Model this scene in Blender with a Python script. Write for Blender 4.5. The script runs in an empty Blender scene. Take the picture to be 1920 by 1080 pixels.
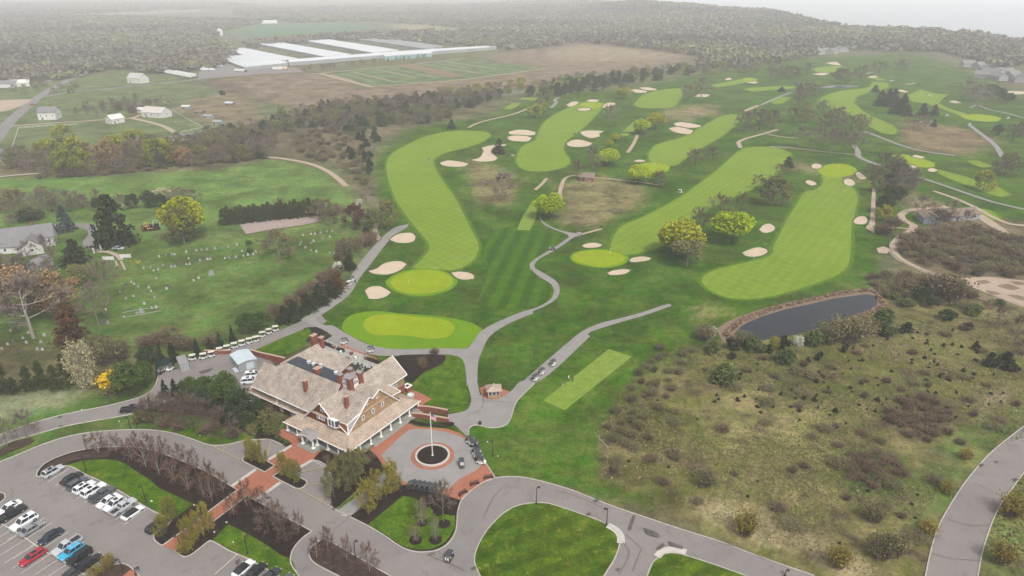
import bpy, math, random
import numpy as np
from mathutils import Vector, Matrix
from mathutils.geometry import tessellate_polygon

# ---------------------------------------------------------------- camera, sky, sun, exposure
scene = bpy.context.scene
COL = scene.collection
CAM_H = 105.0
FOC = 1280.0                                   # focal length in photo pixels (1920 wide)
PITCH = math.atan((540 + 25) / FOC)
SP, CP = math.sin(PITCH), math.cos(PITCH)
cam_d = bpy.data.cameras.new("camera")
cam = bpy.data.objects.new("camera", cam_d)
COL.objects.link(cam)
cam.location = (0, 0, CAM_H)
cam.rotation_euler = (math.pi / 2 - PITCH, 0, 0)
cam_d.sensor_width = 36
cam_d.lens = 36 * FOC / 1920
cam_d.clip_start = 1
cam_d.clip_end = 30000
scene.camera = cam

SUN_ELEV, SUN_AZ = math.radians(52), math.radians(150)     # azimuth clockwise from +Y
world = bpy.data.worlds.new("World")
scene.world = world
world.use_nodes = True
wn = world.node_tree
bg = wn.nodes["Background"]
sky = wn.nodes.new("ShaderNodeTexSky")
sky.sky_type = 'NISHITA'
sky.sun_disc = False
sky.sun_elevation = SUN_ELEV
sky.sun_rotation = SUN_AZ
sky.dust_density = 4
hs = wn.nodes.new("ShaderNodeHueSaturation")               # grey cloud cover takes the blue out of the sky
hs.inputs["Saturation"].default_value = 0.12
wn.links.new(sky.outputs[0], hs.inputs["Color"])
wn.links.new(hs.outputs[0], bg.inputs["Color"])
bg.inputs["Strength"].default_value = 0.105
sun_d = bpy.data.lights.new("sun", 'SUN')
sun_d.energy = 1.5
sun_d.angle = math.radians(11)
sun_d.color = (1, 0.95, 0.88)
sun = bpy.data.objects.new("sun", sun_d)
COL.objects.link(sun)
sun.location = (0, 0, 400)
sd = Vector((math.sin(SUN_AZ) * math.cos(SUN_ELEV), math.cos(SUN_AZ) * math.cos(SUN_ELEV), math.sin(SUN_ELEV)))
sun.rotation_euler = (-sd).to_track_quat('-Z', 'Y').to_euler()
vs = scene.view_settings
vs.view_transform = 'Standard'
vs.look = 'None'
vs.exposure = 0.92
vs.gamma = 1
vs.use_curve_mapping = False
scene.cycles.max_bounces = 5
scene.cycles.diffuse_bounces = 2
scene.cycles.glossy_bounces = 2
scene.cycles.volume_bounces = 1
scene.cycles.transparent_max_bounces = 6
scene.cycles.use_denoising = True
HAZE = 0.00026

# ---------------------------------------------------------------- plan coordinates
TILES = {'F': (0, 0, 1), 'TL': (0, 0, 3), 'TC': (640, 0, 3), 'TR': (1280, 0, 3), 'ML': (0, 360, 3), 'MC': (640, 360, 3),
         'MR': (1280, 360, 3), 'BL': (0, 720, 3), 'BC': (640, 720, 3), 'BR': (1280, 720, 3), 'D': (0, 600, 4),
         'Z1': (0, 840, 4), 'Z2': (360, 840, 4), 'B': (400, 0, 24 / 7), 'C5': (660, 740, 5.4), 'K8': (880, 620, 27 / 7),
         'R5': (1400, 200, 3.375), 'A': (0, 860, 4.91), 'E4': (420, 620, 4.5)}


def px(tile, x, y):
    a, b, s = TILES[tile]
    return (a + x / s, b + y / s)


def G(p, z=0.0):
    """point of the plan (metres, camera at the origin, +Y ahead) for a photo pixel at height z"""
    u = (p[0] - 960) / FOC
    v = (p[1] - 540) / FOC
    t = (z - CAM_H) / (-SP - v * CP)
    return Vector((u * t, (CP - v * SP) * t, z))


def W(tile, x, y, z=0.0):
    return G(px(tile, x, y), z)


def proj_y(x, y, z):
    zz = z - CAM_H
    return 540 - FOC * (y * SP + zz * CP) / (y * CP - zz * SP)


def metres_high(w, hpx):
    """height in metres of something that stands at w and is hpx photo pixels tall"""
    y0 = proj_y(w.x, w.y, w.z)
    k = (y0 - proj_y(w.x, w.y, w.z + 5)) / 5
    return hpx / k


def metres_wide(w, wpx):
    return wpx * (w.y * CP - (w.z - CAM_H) * SP) / FOC


def pts(tile, s):
    a = [float(q) for q in s.split()]
    return [px(tile, a[i], a[i + 1]) for i in range(0, len(a), 2)]


def smooth(P, closed=True, n=4, corner=60):
    """rounded outline through the points; sharp turns stay corners"""
    N = len(P)
    out = []
    A = [Vector(p) for p in P]

    def is_corner(i):
        if not closed and i in (0, N - 1):
            return True
        a = A[i] - A[i - 1]
        b = A[(i + 1) % N] - A[i]
        if a.length < 1e-6 or b.length < 1e-6:
            return True
        return math.degrees(a.angle(b)) > corner
    segs = N if closed else N - 1
    for i in range(segs):
        p1, p2 = A[i], A[(i + 1) % N]
        c1, c2 = is_corner(i), is_corner((i + 1) % N)
        d = (p2 - p1).length
        p0 = A[i - 1] if (closed or i > 0) else p1
        p3 = A[(i + 2) % N] if (closed or i + 2 < N) else p2
        m1 = (p2 - p1) if c1 else (p2 - p0).normalized() * d
        m2 = (p2 - p1) if c2 else (p3 - p1).normalized() * d
        for k in range(n):
            t = k / n
            h00 = 2 * t ** 3 - 3 * t ** 2 + 1
            h10 = t ** 3 - 2 * t ** 2 + t
            h01 = -2 * t ** 3 + 3 * t ** 2
            h11 = t ** 3 - t ** 2
            q = p1 * h00 + m1 * h10 + p2 * h01 + m2 * h11
            out.append((q.x, q.y))
    if not closed:
        out.append(tuple(A[-1]))
    return out


# ---------------------------------------------------------------- materials
MATS = {}


def nd(nt, kind, **kw):
    n = nt.nodes.new(kind)
    for k, v in kw.items():
        setattr(n, k, v)
    return n


def plain(name, col, rough=0.6, metal=0.0, spec=0.3, vary=0.0, scale=3.0, bump=0.0, objvar=0.0):
    """one colour, with fine mottling (vary) and a shift per object (objvar)"""
    if name in MATS:
        return MATS[name]
    m = bpy.data.materials.new(name)
    m.use_nodes = True
    nt = m.node_tree
    b = nt.nodes["Principled BSDF"]
    b.inputs["Roughness"].default_value = rough
    b.inputs["Metallic"].default_value = metal
    b.inputs["Specular IOR Level"].default_value = spec
    b.inputs["Base Color"].default_value = (*col, 1)
    src = None
    if vary or objvar:
        rgb = nd(nt, "ShaderNodeRGB")
        rgb.outputs[0].default_value = (*col, 1)
        src = rgb.outputs[0]
    if vary:
        tc = nd(nt, "ShaderNodeTexCoord")
        no = nd(nt, "ShaderNodeTexNoise")
        no.inputs["Scale"].default_value = scale
        no.inputs["Detail"].default_value = 5
        no.inputs["Roughness"].default_value = 0.7
        nt.links.new(tc.outputs["Object"], no.inputs["Vector"])
        mr = nd(nt, "ShaderNodeMapRange")
        mr.inputs["From Min"].default_value = 0.3
        mr.inputs["From Max"].default_value = 0.7
        mr.inputs["To Min"].default_value = 1 - vary
        mr.inputs["To Max"].default_value = 1 + vary
        nt.links.new(no.outputs["Fac"], mr.inputs["Value"])
        h = nd(nt, "ShaderNodeHueSaturation")
        nt.links.new(mr.outputs[0], h.inputs["Value"])
        nt.links.new(src, h.inputs["Color"])
        src = h.outputs[0]
        if bump:
            bp = nd(nt, "ShaderNodeBump")
            bp.inputs["Strength"].default_value = bump
            nt.links.new(no.outputs["Fac"], bp.inputs["Height"])
            nt.links.new(bp.outputs[0], b.inputs["Normal"])
    if objvar:
        oi = nd(nt, "ShaderNodeObjectInfo")
        mr = nd(nt, "ShaderNodeMapRange")
        mr.inputs["To Min"].default_value = 1 - objvar
        mr.inputs["To Max"].default_value = 1 + objvar
        nt.links.new(oi.outputs["Random"], mr.inputs["Value"])
        mr2 = nd(nt, "ShaderNodeMapRange")
        mr2.inputs["To Min"].default_value = 0.5 + objvar * 0.05
        mr2.inputs["To Max"].default_value = 0.5 - objvar * 0.05
        nt.links.new(oi.outputs["Random"], mr2.inputs["Value"])
        h = nd(nt, "ShaderNodeHueSaturation")
        nt.links.new(mr.outputs[0], h.inputs["Value"])
        nt.links.new(mr2.outputs[0], h.inputs["Hue"])
        nt.links.new(src, h.inputs["Color"])
        src = h.outputs[0]
    if src:
        nt.links.new(src, b.inputs["Base Color"])
    MATS[name] = m
    return m


def cover(name, c1, c2, c3=None, big=0.03, mid=0.25, fine=2.2, stripe=None, rough=0.9, attr=None, bump=0.15, fine_amt=0.5, patch=0.14):
    """ground cover: two colours in patches, a third in sparse flecks, fine grain; optional mowing stripes (angle, period, depth)"""
    m = bpy.data.materials.new(name)
    m.use_nodes = True
    nt = m.node_tree
    b = nt.nodes["Principled BSDF"]
    b.inputs["Roughness"].default_value = rough
    b.inputs["Specular IOR Level"].default_value = 0.02
    tc = nd(nt, "ShaderNodeTexCoord")

    def noise(scale, detail=4, rr=0.6, dist=0.0):
        n = nd(nt, "ShaderNodeTexNoise")
        n.inputs["Scale"].default_value = scale
        n.inputs["Detail"].default_value = detail
        n.inputs["Roughness"].default_value = rr
        n.inputs["Distortion"].default_value = dist
        nt.links.new(tc.outputs["Object"], n.inputs["Vector"])
        return n.outputs["Fac"]

    def ramp(v, lo, hi, a=0.0, c=1.0):
        r = nd(nt, "ShaderNodeMapRange")
        r.inputs["From Min"].default_value = lo
        r.inputs["From Max"].default_value = hi
        r.inputs["To Min"].default_value = a
        r.inputs["To Max"].default_value = c
        nt.links.new(v, r.inputs["Value"])
        return r.outputs[0]

    def mix(f, a, c, mode='MIX'):
        x = nd(nt, "ShaderNodeMix", data_type='RGBA', blend_type=mode)
        if isinstance(f, float):
            x.inputs[0].default_value = f
        else:
            nt.links.new(f, x.inputs[0])
        for s, q in ((6, a), (7, c)):
            if isinstance(q, tuple):
                x.inputs[s].default_value = (*q, 1)
            else:
                nt.links.new(q, x.inputs[s])
        return x.outputs[2]
    nbig = noise(big, 5, 0.62, 0.4)
    nmid = noise(mid, 5, 0.65)
    nf = noise(fine, 4, 0.75)
    if attr:
        at = nd(nt, "ShaderNodeAttribute", attribute_name=attr)
        base = at.outputs["Color"]
        dry = at.outputs["Alpha"]
        s = nd(nt, "ShaderNodeMath", operation='ADD')
        nt.links.new(nbig, s.inputs[0])
        nt.links.new(nmid, s.inputs[1])
        f = ramp(s.outputs[0], 0.86, 1.26)
        ml = nd(nt, "ShaderNodeMath", operation='MULTIPLY')
        nt.links.new(f, ml.inputs[0])
        nt.links.new(dry, ml.inputs[1])
        col = mix(ml.outputs[0], base, c2)
        v = ramp(noise(0.11, 6, 0.7, 0.8), 0.50, 0.66)
        ml = nd(nt, "ShaderNodeMath", operation='MULTIPLY')
        nt.links.new(v, ml.inputs[0])
        nt.links.new(dry, ml.inputs[1])
        col = mix(ml.outputs[0], col, c3)
        v = ramp(noise(0.05, 5, 0.6, 0.3), 0.36, 0.64, 0.66, 1.34)
        vh = nd(nt, "ShaderNodeHueSaturation")
        nt.links.new(ramp(noise(0.35, 5, 0.7, 0.3), 0.34, 0.66, 0.74, 1.28), vh.inputs["Value"])
        nt.links.new(ramp(noise(0.16, 4, 0.6, 0.2), 0.35, 0.65, 0.515, 0.485), vh.inputs["Hue"])
        nt.links.new(col, vh.inputs["Color"])
        col = vh.outputs[0]
    else:
        s = nd(nt, "ShaderNodeMath", operation='ADD')
        nt.links.new(nbig, s.inputs[0])
        nt.links.new(nmid, s.inputs[1])
        col = mix(ramp(s.outputs[0], 0.78, 1.22), c1, c2)
        if c3:
            col = mix(ramp(noise(mid * 1.7, 5, 0.7, 0.6), 0.55, 0.72), col, c3)
        v = ramp(nmid, 0.3, 0.7, 1 - patch, 1 + patch)
    h = nd(nt, "ShaderNodeHueSaturation")
    nt.links.new(v, h.inputs["Value"])
    nt.links.new(col, h.inputs["Color"])
    col = h.outputs[0]
    h = nd(nt, "ShaderNodeHueSaturation")
    nt.links.new(ramp(nf, 0.25, 0.75, 1 - fine_amt, 1 + fine_amt), h.inputs["Value"])
    nt.links.new(col, h.inputs["Color"])
    col = h.outputs[0]
    for st in (stripe or []):
        ang, per, depth = st
        mp = nd(nt, "ShaderNodeMapping")
        mp.inputs["Rotation"].default_value = (0, 0, math.radians(ang))
        nt.links.new(tc.outputs["Object"], mp.inputs["Vector"])
        wv = nd(nt, "ShaderNodeTexWave")
        wv.inputs["Scale"].default_value = 0.3142 / per
        wv.inputs["Distortion"].default_value = 0.35
        wv.inputs["Detail Scale"].default_value = 0.3
        nt.links.new(mp.outputs[0], wv.inputs["Vector"])
        h = nd(nt, "ShaderNodeHueSaturation")
        nt.links.new(ramp(wv.outputs["Fac"], 0.3, 0.7, 1 - depth, 1 + depth), h.inputs["Value"])
        nt.links.new(col, h.inputs["Color"])
        col = h.outputs[0]
    nt.links.new(col, b.inputs["Base Color"])
    if bump:
        bp = nd(nt, "ShaderNodeBump")
        bp.inputs["Strength"].default_value = bump
        bp.inputs["Distance"].default_value = 0.3
        nt.links.new(nf, bp.inputs["Height"])
        nt.links.new(bp.outputs[0], b.inputs["Normal"])
    MATS[name] = m
    return m


def attr_mat(name, attr, rough=0.9):
    m = bpy.data.materials.new(name)
    m.use_nodes = True
    nt = m.node_tree
    b = nt.nodes["Principled BSDF"]
    b.inputs["Roughness"].default_value = rough
    b.inputs["Specular IOR Level"].default_value = 0.1
    at = nd(nt, "ShaderNodeAttribute", attribute_name=attr)
    nt.links.new(at.outputs["Color"], b.inputs["Base Color"])
    MATS[name] = m
    return m


# ---------------------------------------------------------------- object helpers
def link(name, mesh, mats, parent=None):
    o = bpy.data.objects.new(name, mesh)
    COL.objects.link(o)
    for m in (mats if isinstance(mats, (list, tuple)) else [mats]):
        if m.name not in [q.name for q in mesh.materials if q]:
            mesh.materials.append(m)
    if parent is not None:
        o.parent = parent
    return o


def tag(o, label=None, cat=None, group=None, kind=None):
    for k, v in (('label', label), ('category', cat), ('group', group), ('kind', kind)):
        if v:
            o[k] = v
    return o


def thing(name, label, cat, loc=(0, 0, 0), rz=0.0, group=None):
    o = bpy.data.objects.new(name, None)
    COL.objects.link(o)
    o.empty_display_size = 0.5
    o.location = loc
    o.rotation_euler = (0, 0, rz)
    return tag(o, label, cat, group)


def copy_tree(o, loc, rz=0.0, label=None, group=None, scale=None):
    def rec(q, par):
        c = q.copy()
        COL.objects.link(c)
        if par is not None:
            c.parent = par
        for ch in list(q.children):
            rec(ch, c)
        return c
    c = rec(o, None)
    c.location = loc
    c.rotation_euler = (0, 0, rz)
    if scale:
        c.scale = scale if isinstance(scale, tuple) else (scale,) * 3
    if label:
        c['label'] = label
    if group:
        c['group'] = group
    return c


class MB:
    """collects faces of one mesh"""
    def __init__(s):
        s.v, s.f, s.m = [], [], []

    def face(s, P, mi=0):
        n = len(s.v)
        s.v += [tuple(p) for p in P]
        s.f.append(tuple(range(n, n + len(P))))
        s.m.append(mi)
        return s

    def box(s, c, d, rz=0.0, mi=0, top=None):
        """box with centre c and full sizes d; top = (fx, fy) shrinks the upper face"""
        fx, fy = top or (1, 1)
        cr, sr = math.cos(rz), math.sin(rz)
        n = len(s.v)
        for z, gx, gy in ((-.5, 1, 1), (.5, fx, fy)):
            for a, b in ((-.5, -.5), (.5, -.5), (.5, .5), (-.5, .5)):
                x, y = a * d[0] * gx, b * d[1] * gy
                s.v.append((c[0] + x * cr - y * sr, c[1] + x * sr + y * cr, c[2] + z * d[2]))
        for q in ((3, 2, 1, 0), (4, 5, 6, 7), (0, 1, 5, 4), (1, 2, 6, 5), (2, 3, 7, 6), (3, 0, 4, 7)):
            s.f.append(tuple(n + i for i in q))
            s.m.append(mi)
        return s

    def tube(s, p0, p1, r0, r1=None, n=6, mi=0, cap=True):
        r1 = r0 if r1 is None else r1
        p0, p1 = Vector(p0), Vector(p1)
        d = (p1 - p0)
        if d.length < 1e-6:
            return s
        d.normalize()
        a = d.orthogonal().normalized()
        b = d.cross(a)
        k = len(s.v)
        for p, r in ((p0, r0), (p1, r1)):
            for i in range(n):
                t = 2 * math.pi * i / n
                s.v.append(tuple(p + a * (math.cos(t) * r) + b * (math.sin(t) * r)))
        for i in range(n):
            j = (i + 1) % n
            s.f.append((k + i, k + j, k + n + j, k + n + i))
            s.m.append(mi)
        if cap:
            s.f.append(tuple(k + i for i in reversed(range(n))))
            s.f.append(tuple(k + n + i for i in range(n)))
            s.m += [mi, mi]
        return s

    def loft(s, rings, mi=0, cap=True, closed=True):
        k = len(s.v)
        n = len(rings[0])
        for r in rings:
            s.v += [tuple(p) for p in r]
        for a in range(len(rings) - 1):
            for i in range(n if closed else n - 1):
                j = (i + 1) % n
                s.f.append((k + a * n + i, k + a * n + j, k + (a + 1) * n + j, k + (a + 1) * n + i))
                s.m.append(mi)
        if cap:
            s.f.append(tuple(k + i for i in reversed(range(n))))
            s.f.append(tuple(k + (len(rings) - 1) * n + i for i in range(n)))
            s.m += [mi, mi]
        return s

    def lathe(s, prof, c=(0, 0, 0), n=12, mi=0):
        rings = [[(c[0] + r * math.cos(2 * math.pi * i / n), c[1] + r * math.sin(2 * math.pi * i / n), c[2] + z) for i in range(n)]
                 for r, z in prof]
        return s.loft(rings, mi)

    def slab(s, P, th, mi=0, mi_side=None):
        """polygon P (3-D, any plane) with thickness th straight down"""
        ms = mi if mi_side is None else mi_side
        P = [Vector(p) for p in P]
        Q = [p - Vector((0, 0, th)) for p in P]
        s.face(P, mi)
        s.face(list(reversed(Q)), ms)
        for i in range(len(P)):
            j = (i + 1) % len(P)
            s.face([P[i], Q[i], Q[j], P[j]], ms)
        return s

    def build(s, name, mats, parent=None, smooth_=False):
        me = bpy.data.meshes.new(name)
        me.from_pydata(s.v, [], s.f)
        me.polygons.foreach_set("material_index", s.m)
        if smooth_:
            me.polygons.foreach_set("use_smooth", [True] * len(s.f))
        me.update()
        o = bpy.data.objects.new(name, me)
        COL.objects.link(o)
        for m in (mats if isinstance(mats, (list, tuple)) else [mats]):
            me.materials.append(m)
        if parent is not None:
            o.parent = parent
        return o


def np_mesh(name, V, Fc, col=None, mi=None):
    """triangle mesh from numpy arrays, optional colour per vertex"""
    me = bpy.data.meshes.new(name)
    V = np.asarray(V, np.float32)
    Fc = np.asarray(Fc, np.int32)
    k = Fc.shape[1]
    me.vertices.add(len(V))
    me.vertices.foreach_set("co", V.ravel())
    me.loops.add(Fc.size)
    me.loops.foreach_set("vertex_index", Fc.ravel())
    me.polygons.add(len(Fc))
    me.polygons.foreach_set("loop_start", np.arange(0, Fc.size, k, dtype=np.int32))
    me.polygons.foreach_set("loop_total", np.full(len(Fc), k, np.int32))
    if mi is not None:
        me.polygons.foreach_set("material_index", np.asarray(mi, np.int32))
    me.update(calc_edges=True)
    if col is not None:
        at = me.color_attributes.new("tint", 'FLOAT_COLOR', 'POINT')
        at.data.foreach_set("color", np.asarray(col, np.float32).ravel())
    return me


LEVEL = [0.02]


def sheet(name, mat, P, z=None, kind='structure', label=None, closed_smooth=True, n=4, parent=None, corner=60, thick=0.0, cat=None):
    """a flat piece of ground (photo pixels) laid just above what was laid before"""
    if closed_smooth:
        P = smooth(P, True, n, corner)
    if z is None:
        LEVEL[0] += 0.004
        z = LEVEL[0]
    V = [G(p, 0) for p in P]
    for v in V:
        v.z = z
    tris = tessellate_polygon([V])
    me = bpy.data.meshes.new(name)
    F_ = []
    for t in tris:
        a, b, c = (V[i] for i in t)
        if (b - a).cross(c - a).z < 0:
            t = (t[0], t[2], t[1])
        F_.append(tuple(t))
    VV = [tuple(v) for v in V]
    if thick:
        k = len(VV)
        VV += [(v.x, v.y, z - thick) for v in V]
        for i in range(k):
            j = (i + 1) % k
            F_.append((i, i + k, j + k, j))
    me.from_pydata(VV, [], F_)
    me.update()
    o = link(name, me, mat, parent)
    if kind:
        o['kind'] = kind
    if label:
        o['label'] = label
    if cat:
        o['category'] = cat
    return o


def strip(name, mat, P, width, z=None, height=0.0, kind='structure', closed=False, label=None, n=4, parent=None, side=0.0, smooth_=True):
    """a ribbon of constant width (m) along photo pixels; height > 0 makes a kerb"""
    if smooth_:
        P = smooth(P, closed, n)
    V = [G(p, 0) for p in P]
    if closed:
        V.append(V[0].copy())
    if z is None:
        LEVEL[0] += 0.004
        z = LEVEL[0]
    mb = MB()
    L, R = [], []
    N = len(V)
    for i in range(N):
        if closed:
            a, b = V[(i - 1) % (N - 1)], V[(i + 1) % (N - 1)] if i < N - 1 else V[1]
        else:
            a, b = V[max(i - 1, 0)], V[min(i + 1, N - 1)]
        d = (b - a)
        d.z = 0
        if d.length < 1e-6:
            d = Vector((1, 0, 0))
        d.normalize()
        nn = Vector((-d.y, d.x, 0))
        L.append(V[i] + nn * width * (0.5 + side))
        R.append(V[i] + nn * width * (-0.5 + side))
    zt = z + height
    for i in range(N - 1):
        q = [(R[i].x, R[i].y, zt), (R[i + 1].x, R[i + 1].y, zt), (L[i + 1].x, L[i + 1].y, zt), (L[i].x, L[i].y, zt)]
        mb.face(q)
        if height:
            for A_, B_ in ((R[i + 1], R[i]), (L[i], L[i + 1])):
                mb.face([(A_.x, A_.y, zt), (B_.x, B_.y, zt), (B_.x, B_.y, 0), (A_.x, A_.y, 0)])
    o = mb.build(name, mat, parent)
    if kind:
        o['kind'] = kind
    if label:
        o['label'] = label
    return o

# ---------------------------------------------------------------- terrain
RID = [(-.35, 3400, 0), (-.06, 3300, 0), (.06, 3200, 14), (.174, 3000, 42), (.232, 2900, 36), (.29, 2750, 26), (.35, 2600, 18),
       (.406, 2350, 10), (.464, 1980, 2), (.52, 1850, 5), (.58, 1740, 6), (.64, 1600, 3), (.70, 1480, 0), (.9, 1250, 0), (1.5, 900, 0)]
RS, RY, RZ = (np.array(q, float) for q in zip(*RID))


def sstep(t):
    t = np.clip(t, 0, 1)
    return t * t * (3 - 2 * t)


def terrain(x, y):
    x = np.asarray(x, float)
    y = np.asarray(y, float)
    s = x / np.maximum(y, 1)
    yr = np.interp(s, RS, RY)
    zr = np.interp(s, RS, RZ)
    wob = np.sin(x * .011) * np.cos(y * .007 + x * .004)
    z = (zr + 5 * wob * (zr > 0.5)) * sstep((y - (yr - 1000)) / 1000)
    drop = sstep((y - yr - 60) / 260) * sstep((s - .10) / .07)
    return z * (1 - drop) - 24 * drop


def inside(poly, X, Y):
    P = np.array(poly)
    r = np.zeros(X.shape, bool)
    j = len(P) - 1
    for i in range(len(P)):
        xi, yi, xj, yj = P[i, 0], P[i, 1], P[j, 0], P[j, 1]
        if yi != yj:
            c = ((yi > Y) != (yj > Y)) & (X < (xj - xi) * (Y - yi) / (yj - yi) + xi)
            r ^= c
        j = i
    return r


def plan(P):
    return [tuple(G(p)[:2]) for p in P]


NY, NX = 430, 430
ys = 40 * (9000 / 40) ** np.linspace(0, 1, NY)
ss = np.linspace(-1.3, 1.3, NX)
GX = (ys[:, None] * ss[None, :])
GY = np.repeat(ys[:, None], NX, 1)
GZ = terrain(GX, GY)
rng = np.random.default_rng(3)
REG = [  # outline, colour, how much dry grass and brush it carries
    ('F', '-200 700 -200 -12 2200 -12 2200 300 1900 160 1600 100 1300 105 1000 90 600 30 0 100', (.10, .088, .062), .4),
    ('F', '0 105 110 88 200 95 440 42 560 60 660 40 700 55 420 75 300 60 0 140', (.08, .10, .05), .3),
    ('F', '130 19 380 16 395 22 250 28 140 27', (.20, .17, .12), .2),
    ('F', '430 50 640 42 720 52 600 62 470 72 440 62', (.06, .13, .055), .1),
    ('F', '720 48 860 38 1000 36 1000 48 900 54 780 58', (.20, .18, .11), .2),
    ('F', '590 640 560 600 640 560 700 450 690 380 690 300 760 240 900 220 1000 180 1180 165 1300 140 1500 110 1700 100 1790 120 1960 200 1990 430 1780 450 1640 480 1660 520 1500 590 1330 640 1200 720 1120 800 1120 920 1240 960 1000 900 880 900 700 700',
     (.031, .078, .002), .18),
    ('F', '1330 648 1500 600 1660 540 1800 560 2100 600 2100 1150 1560 1150 1380 1020 1230 955 1125 925 1112 800 1190 700 1240 650', (.090, .096, .024), 1.0),
    ('F', '-300 440 200 440 420 440 700 420 690 470 640 520 560 600 480 660 330 680 150 735 -300 690', (.060, .108, .020), .3),
    ('F', '-300 335 200 328 400 318 530 297 610 318 665 370 700 420 420 440 -300 440', (.082, .142, .030), .12),
    ('F', '-200 660 0 640 150 650 330 665 250 715 130 735 0 740 -200 760', (.075, .075, .03), .7),
    ('F', '-300 790 60 765 180 735 300 700 330 735 480 770 560 800 500 840 440 850 300 800 0 890 -300 960', (.052, .105, .016), .35),
    ('F', '-100 748 50 730 118 733 165 742 100 765 0 790 -100 800', (.15, .17, .095), .5),
    ('F', '-200 250 0 285 100 290 200 270 380 250 560 215 700 195 950 178 900 210 760 235 690 262 700 330 640 305 520 295 380 315 200 325 -200 340', (.072, .062, .038), .6),
    ('F', '-200 180 60 160 250 130 340 152 470 190 560 205 500 225 380 250 100 285 -200 300', (.085, .115, .045), .2),
    ('F', '320 205 350 190 430 170 480 195 500 232 390 236', (.14, .11, .07), .4),
    ('F', '405 152 480 142 600 139 690 165 760 158 880 148 1020 130 900 105 1080 82 1180 90 1310 108 1240 128 1100 140 980 165 860 182 700 198 560 203 480 182', (.155, .115, .085), .35),
    ('F', '1020 100 1090 84 1180 92 1290 106 1180 114 1060 116', (.21, .165, .115), .3),
    ('F', '605 139 700 128 870 110 1020 129 880 148 700 163', (.085, .125, .05), .1),
    ('F', '385 150 420 150 460 172 440 175', (.09, .05, .05), .2),
    ('F', '560 150 640 300 690 320 690 265 760 240 690 230 640 235', (.13, .105, .07), .6),
    ('F', '1690 440 1780 405 2100 430 2100 560 1800 525 1700 492', (.115, .088, .058), .7),
    ('F', '870 300 920 308 965 330 955 385 900 380 880 340', (.15, .135, .06), .7),
    ('F', '1050 345 1120 330 1215 350 1205 380 1120 422 1068 412', (.135, .13, .055), .9),
    ('F', '1040 405 1090 395 1130 410 1110 425 1060 418', (.17, .14, .08), .8),
    ('F', '1690 225 1800 238 1870 262 1810 292 1730 285 1690 262', (.14, .10, .055), .7),
    ('F', '1250 205 1330 195 1350 212 1280 225 1245 222', (.15, .13, .065), .6),
    ('F', '1400 300 1480 303 1580 320 1640 335 1600 340 1500 318', (.14, .125, .06), .7),
    ('F', '1680 350 1800 395 1860 430 1830 440 1740 405 1690 385', (.15, .13, .07), .6),
    ('F', '670 345 690 330 712 400 700 420', (.16, .125, .09), .4),
    ('F', '1290 590 1345 577 1352 590 1310 600', (.17, .165, .06), .8),
    ('F', '880 1030 1000 700 1120 640 1240 620 1330 600 1320 640 1200 700 1130 780 1125 900 1240 950 1000 900', (.040, .092, .003), .26),
    ('BR', '0 640 150 650 400 680 560 760 800 850 1000 960 1120 1090 900 1100 700 960 400 890 100 740', (.27, .22, .125), .4),
    ('BR', '260 260 600 230 980 240 1050 330 860 420 820 600 700 640 560 560 330 520 240 400', (.125, .118, .042), 1.0),
    ('BR', '860 420 1000 340 1180 370 1300 470 1280 600 1150 660 960 620 840 520', (.045, .082, .016), .5),
    ('BR', '1040 120 1300 50 1560 110 1600 240 1450 380 1280 340 1080 240', (.075, .062, .034), .8),
    ('BR', '1400 300 1700 180 1900 60 1990 40 1990 200 1700 420 1560 600 1380 900 1250 800 1300 600', (.058, .098, .018), .6),
    ('BR', '1640 150 1700 90 1800 30 1850 45 1840 80 1740 130 1660 172', (.27, .215, .14), .4),
    ('F', '1885 1200 1830 1080 1870 960 1930 900 2100 900 2100 1200', (.085, .105, .028), .6),
]
base = np.zeros((NY, NX, 4))
base[...] = (.085, .09, .045, .45)
for tile, s_, c, dry in REG:
    poly = plan(pts(tile, s_))
    w = np.zeros((NY, NX))
    K = 6
    for k in range(K):
        jx = rng.normal(0, 1, (NY, NX)) * GY * .008 + np.sin(GX * .09 + k) * GY * .006
        jy = rng.normal(0, 1, (NY, NX)) * GY * .012 + np.cos(GY * .07 + k) * GY * .008
        w += inside(poly, GX + jx, GY + jy)
    w = (w / K)[..., None]
    base = base * (1 - w) + np.array((*c, dry)) * w
hill = np.clip(GZ / 8, 0, 1)[..., None]
base = base * (1 - hill) + np.array((.085, .072, .05, .4)) * hill
i0 = (np.arange(NY - 1)[:, None] * NX + np.arange(NX - 1)[None, :]).ravel()
quads = np.stack([i0, i0 + 1, i0 + NX + 1, i0 + NX], 1)
gm = np_mesh("ground", np.stack([GX, GY, GZ], -1).reshape(-1, 3), quads, base.reshape(-1, 4))
M_ground = cover("ground_cover", (.1, .1, .1), (.175, .15, .066), (.070, .056, .034), big=.02, mid=.16, fine=1.3, attr="tint", fine_amt=.42)
ground = link("ground", gm, M_ground)
ground['kind'] = 'structure'
ground['label'] = 'grassy ground of the golf course, cemetery and fields'

M_sea = plain("sea_water", (.30, .33, .36), rough=.25, spec=.5)
me = bpy.data.meshes.new("sea")
me.from_pydata([(-9500, 20, -18), (11000, 20, -18), (11000, 9300, -18), (-9500, 9300, -18)], [], [(0, 1, 2, 3)])
tag(link("sea", me, M_sea), 'pale sea lost in fog beyond the wooded ridge', kind='structure')

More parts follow.
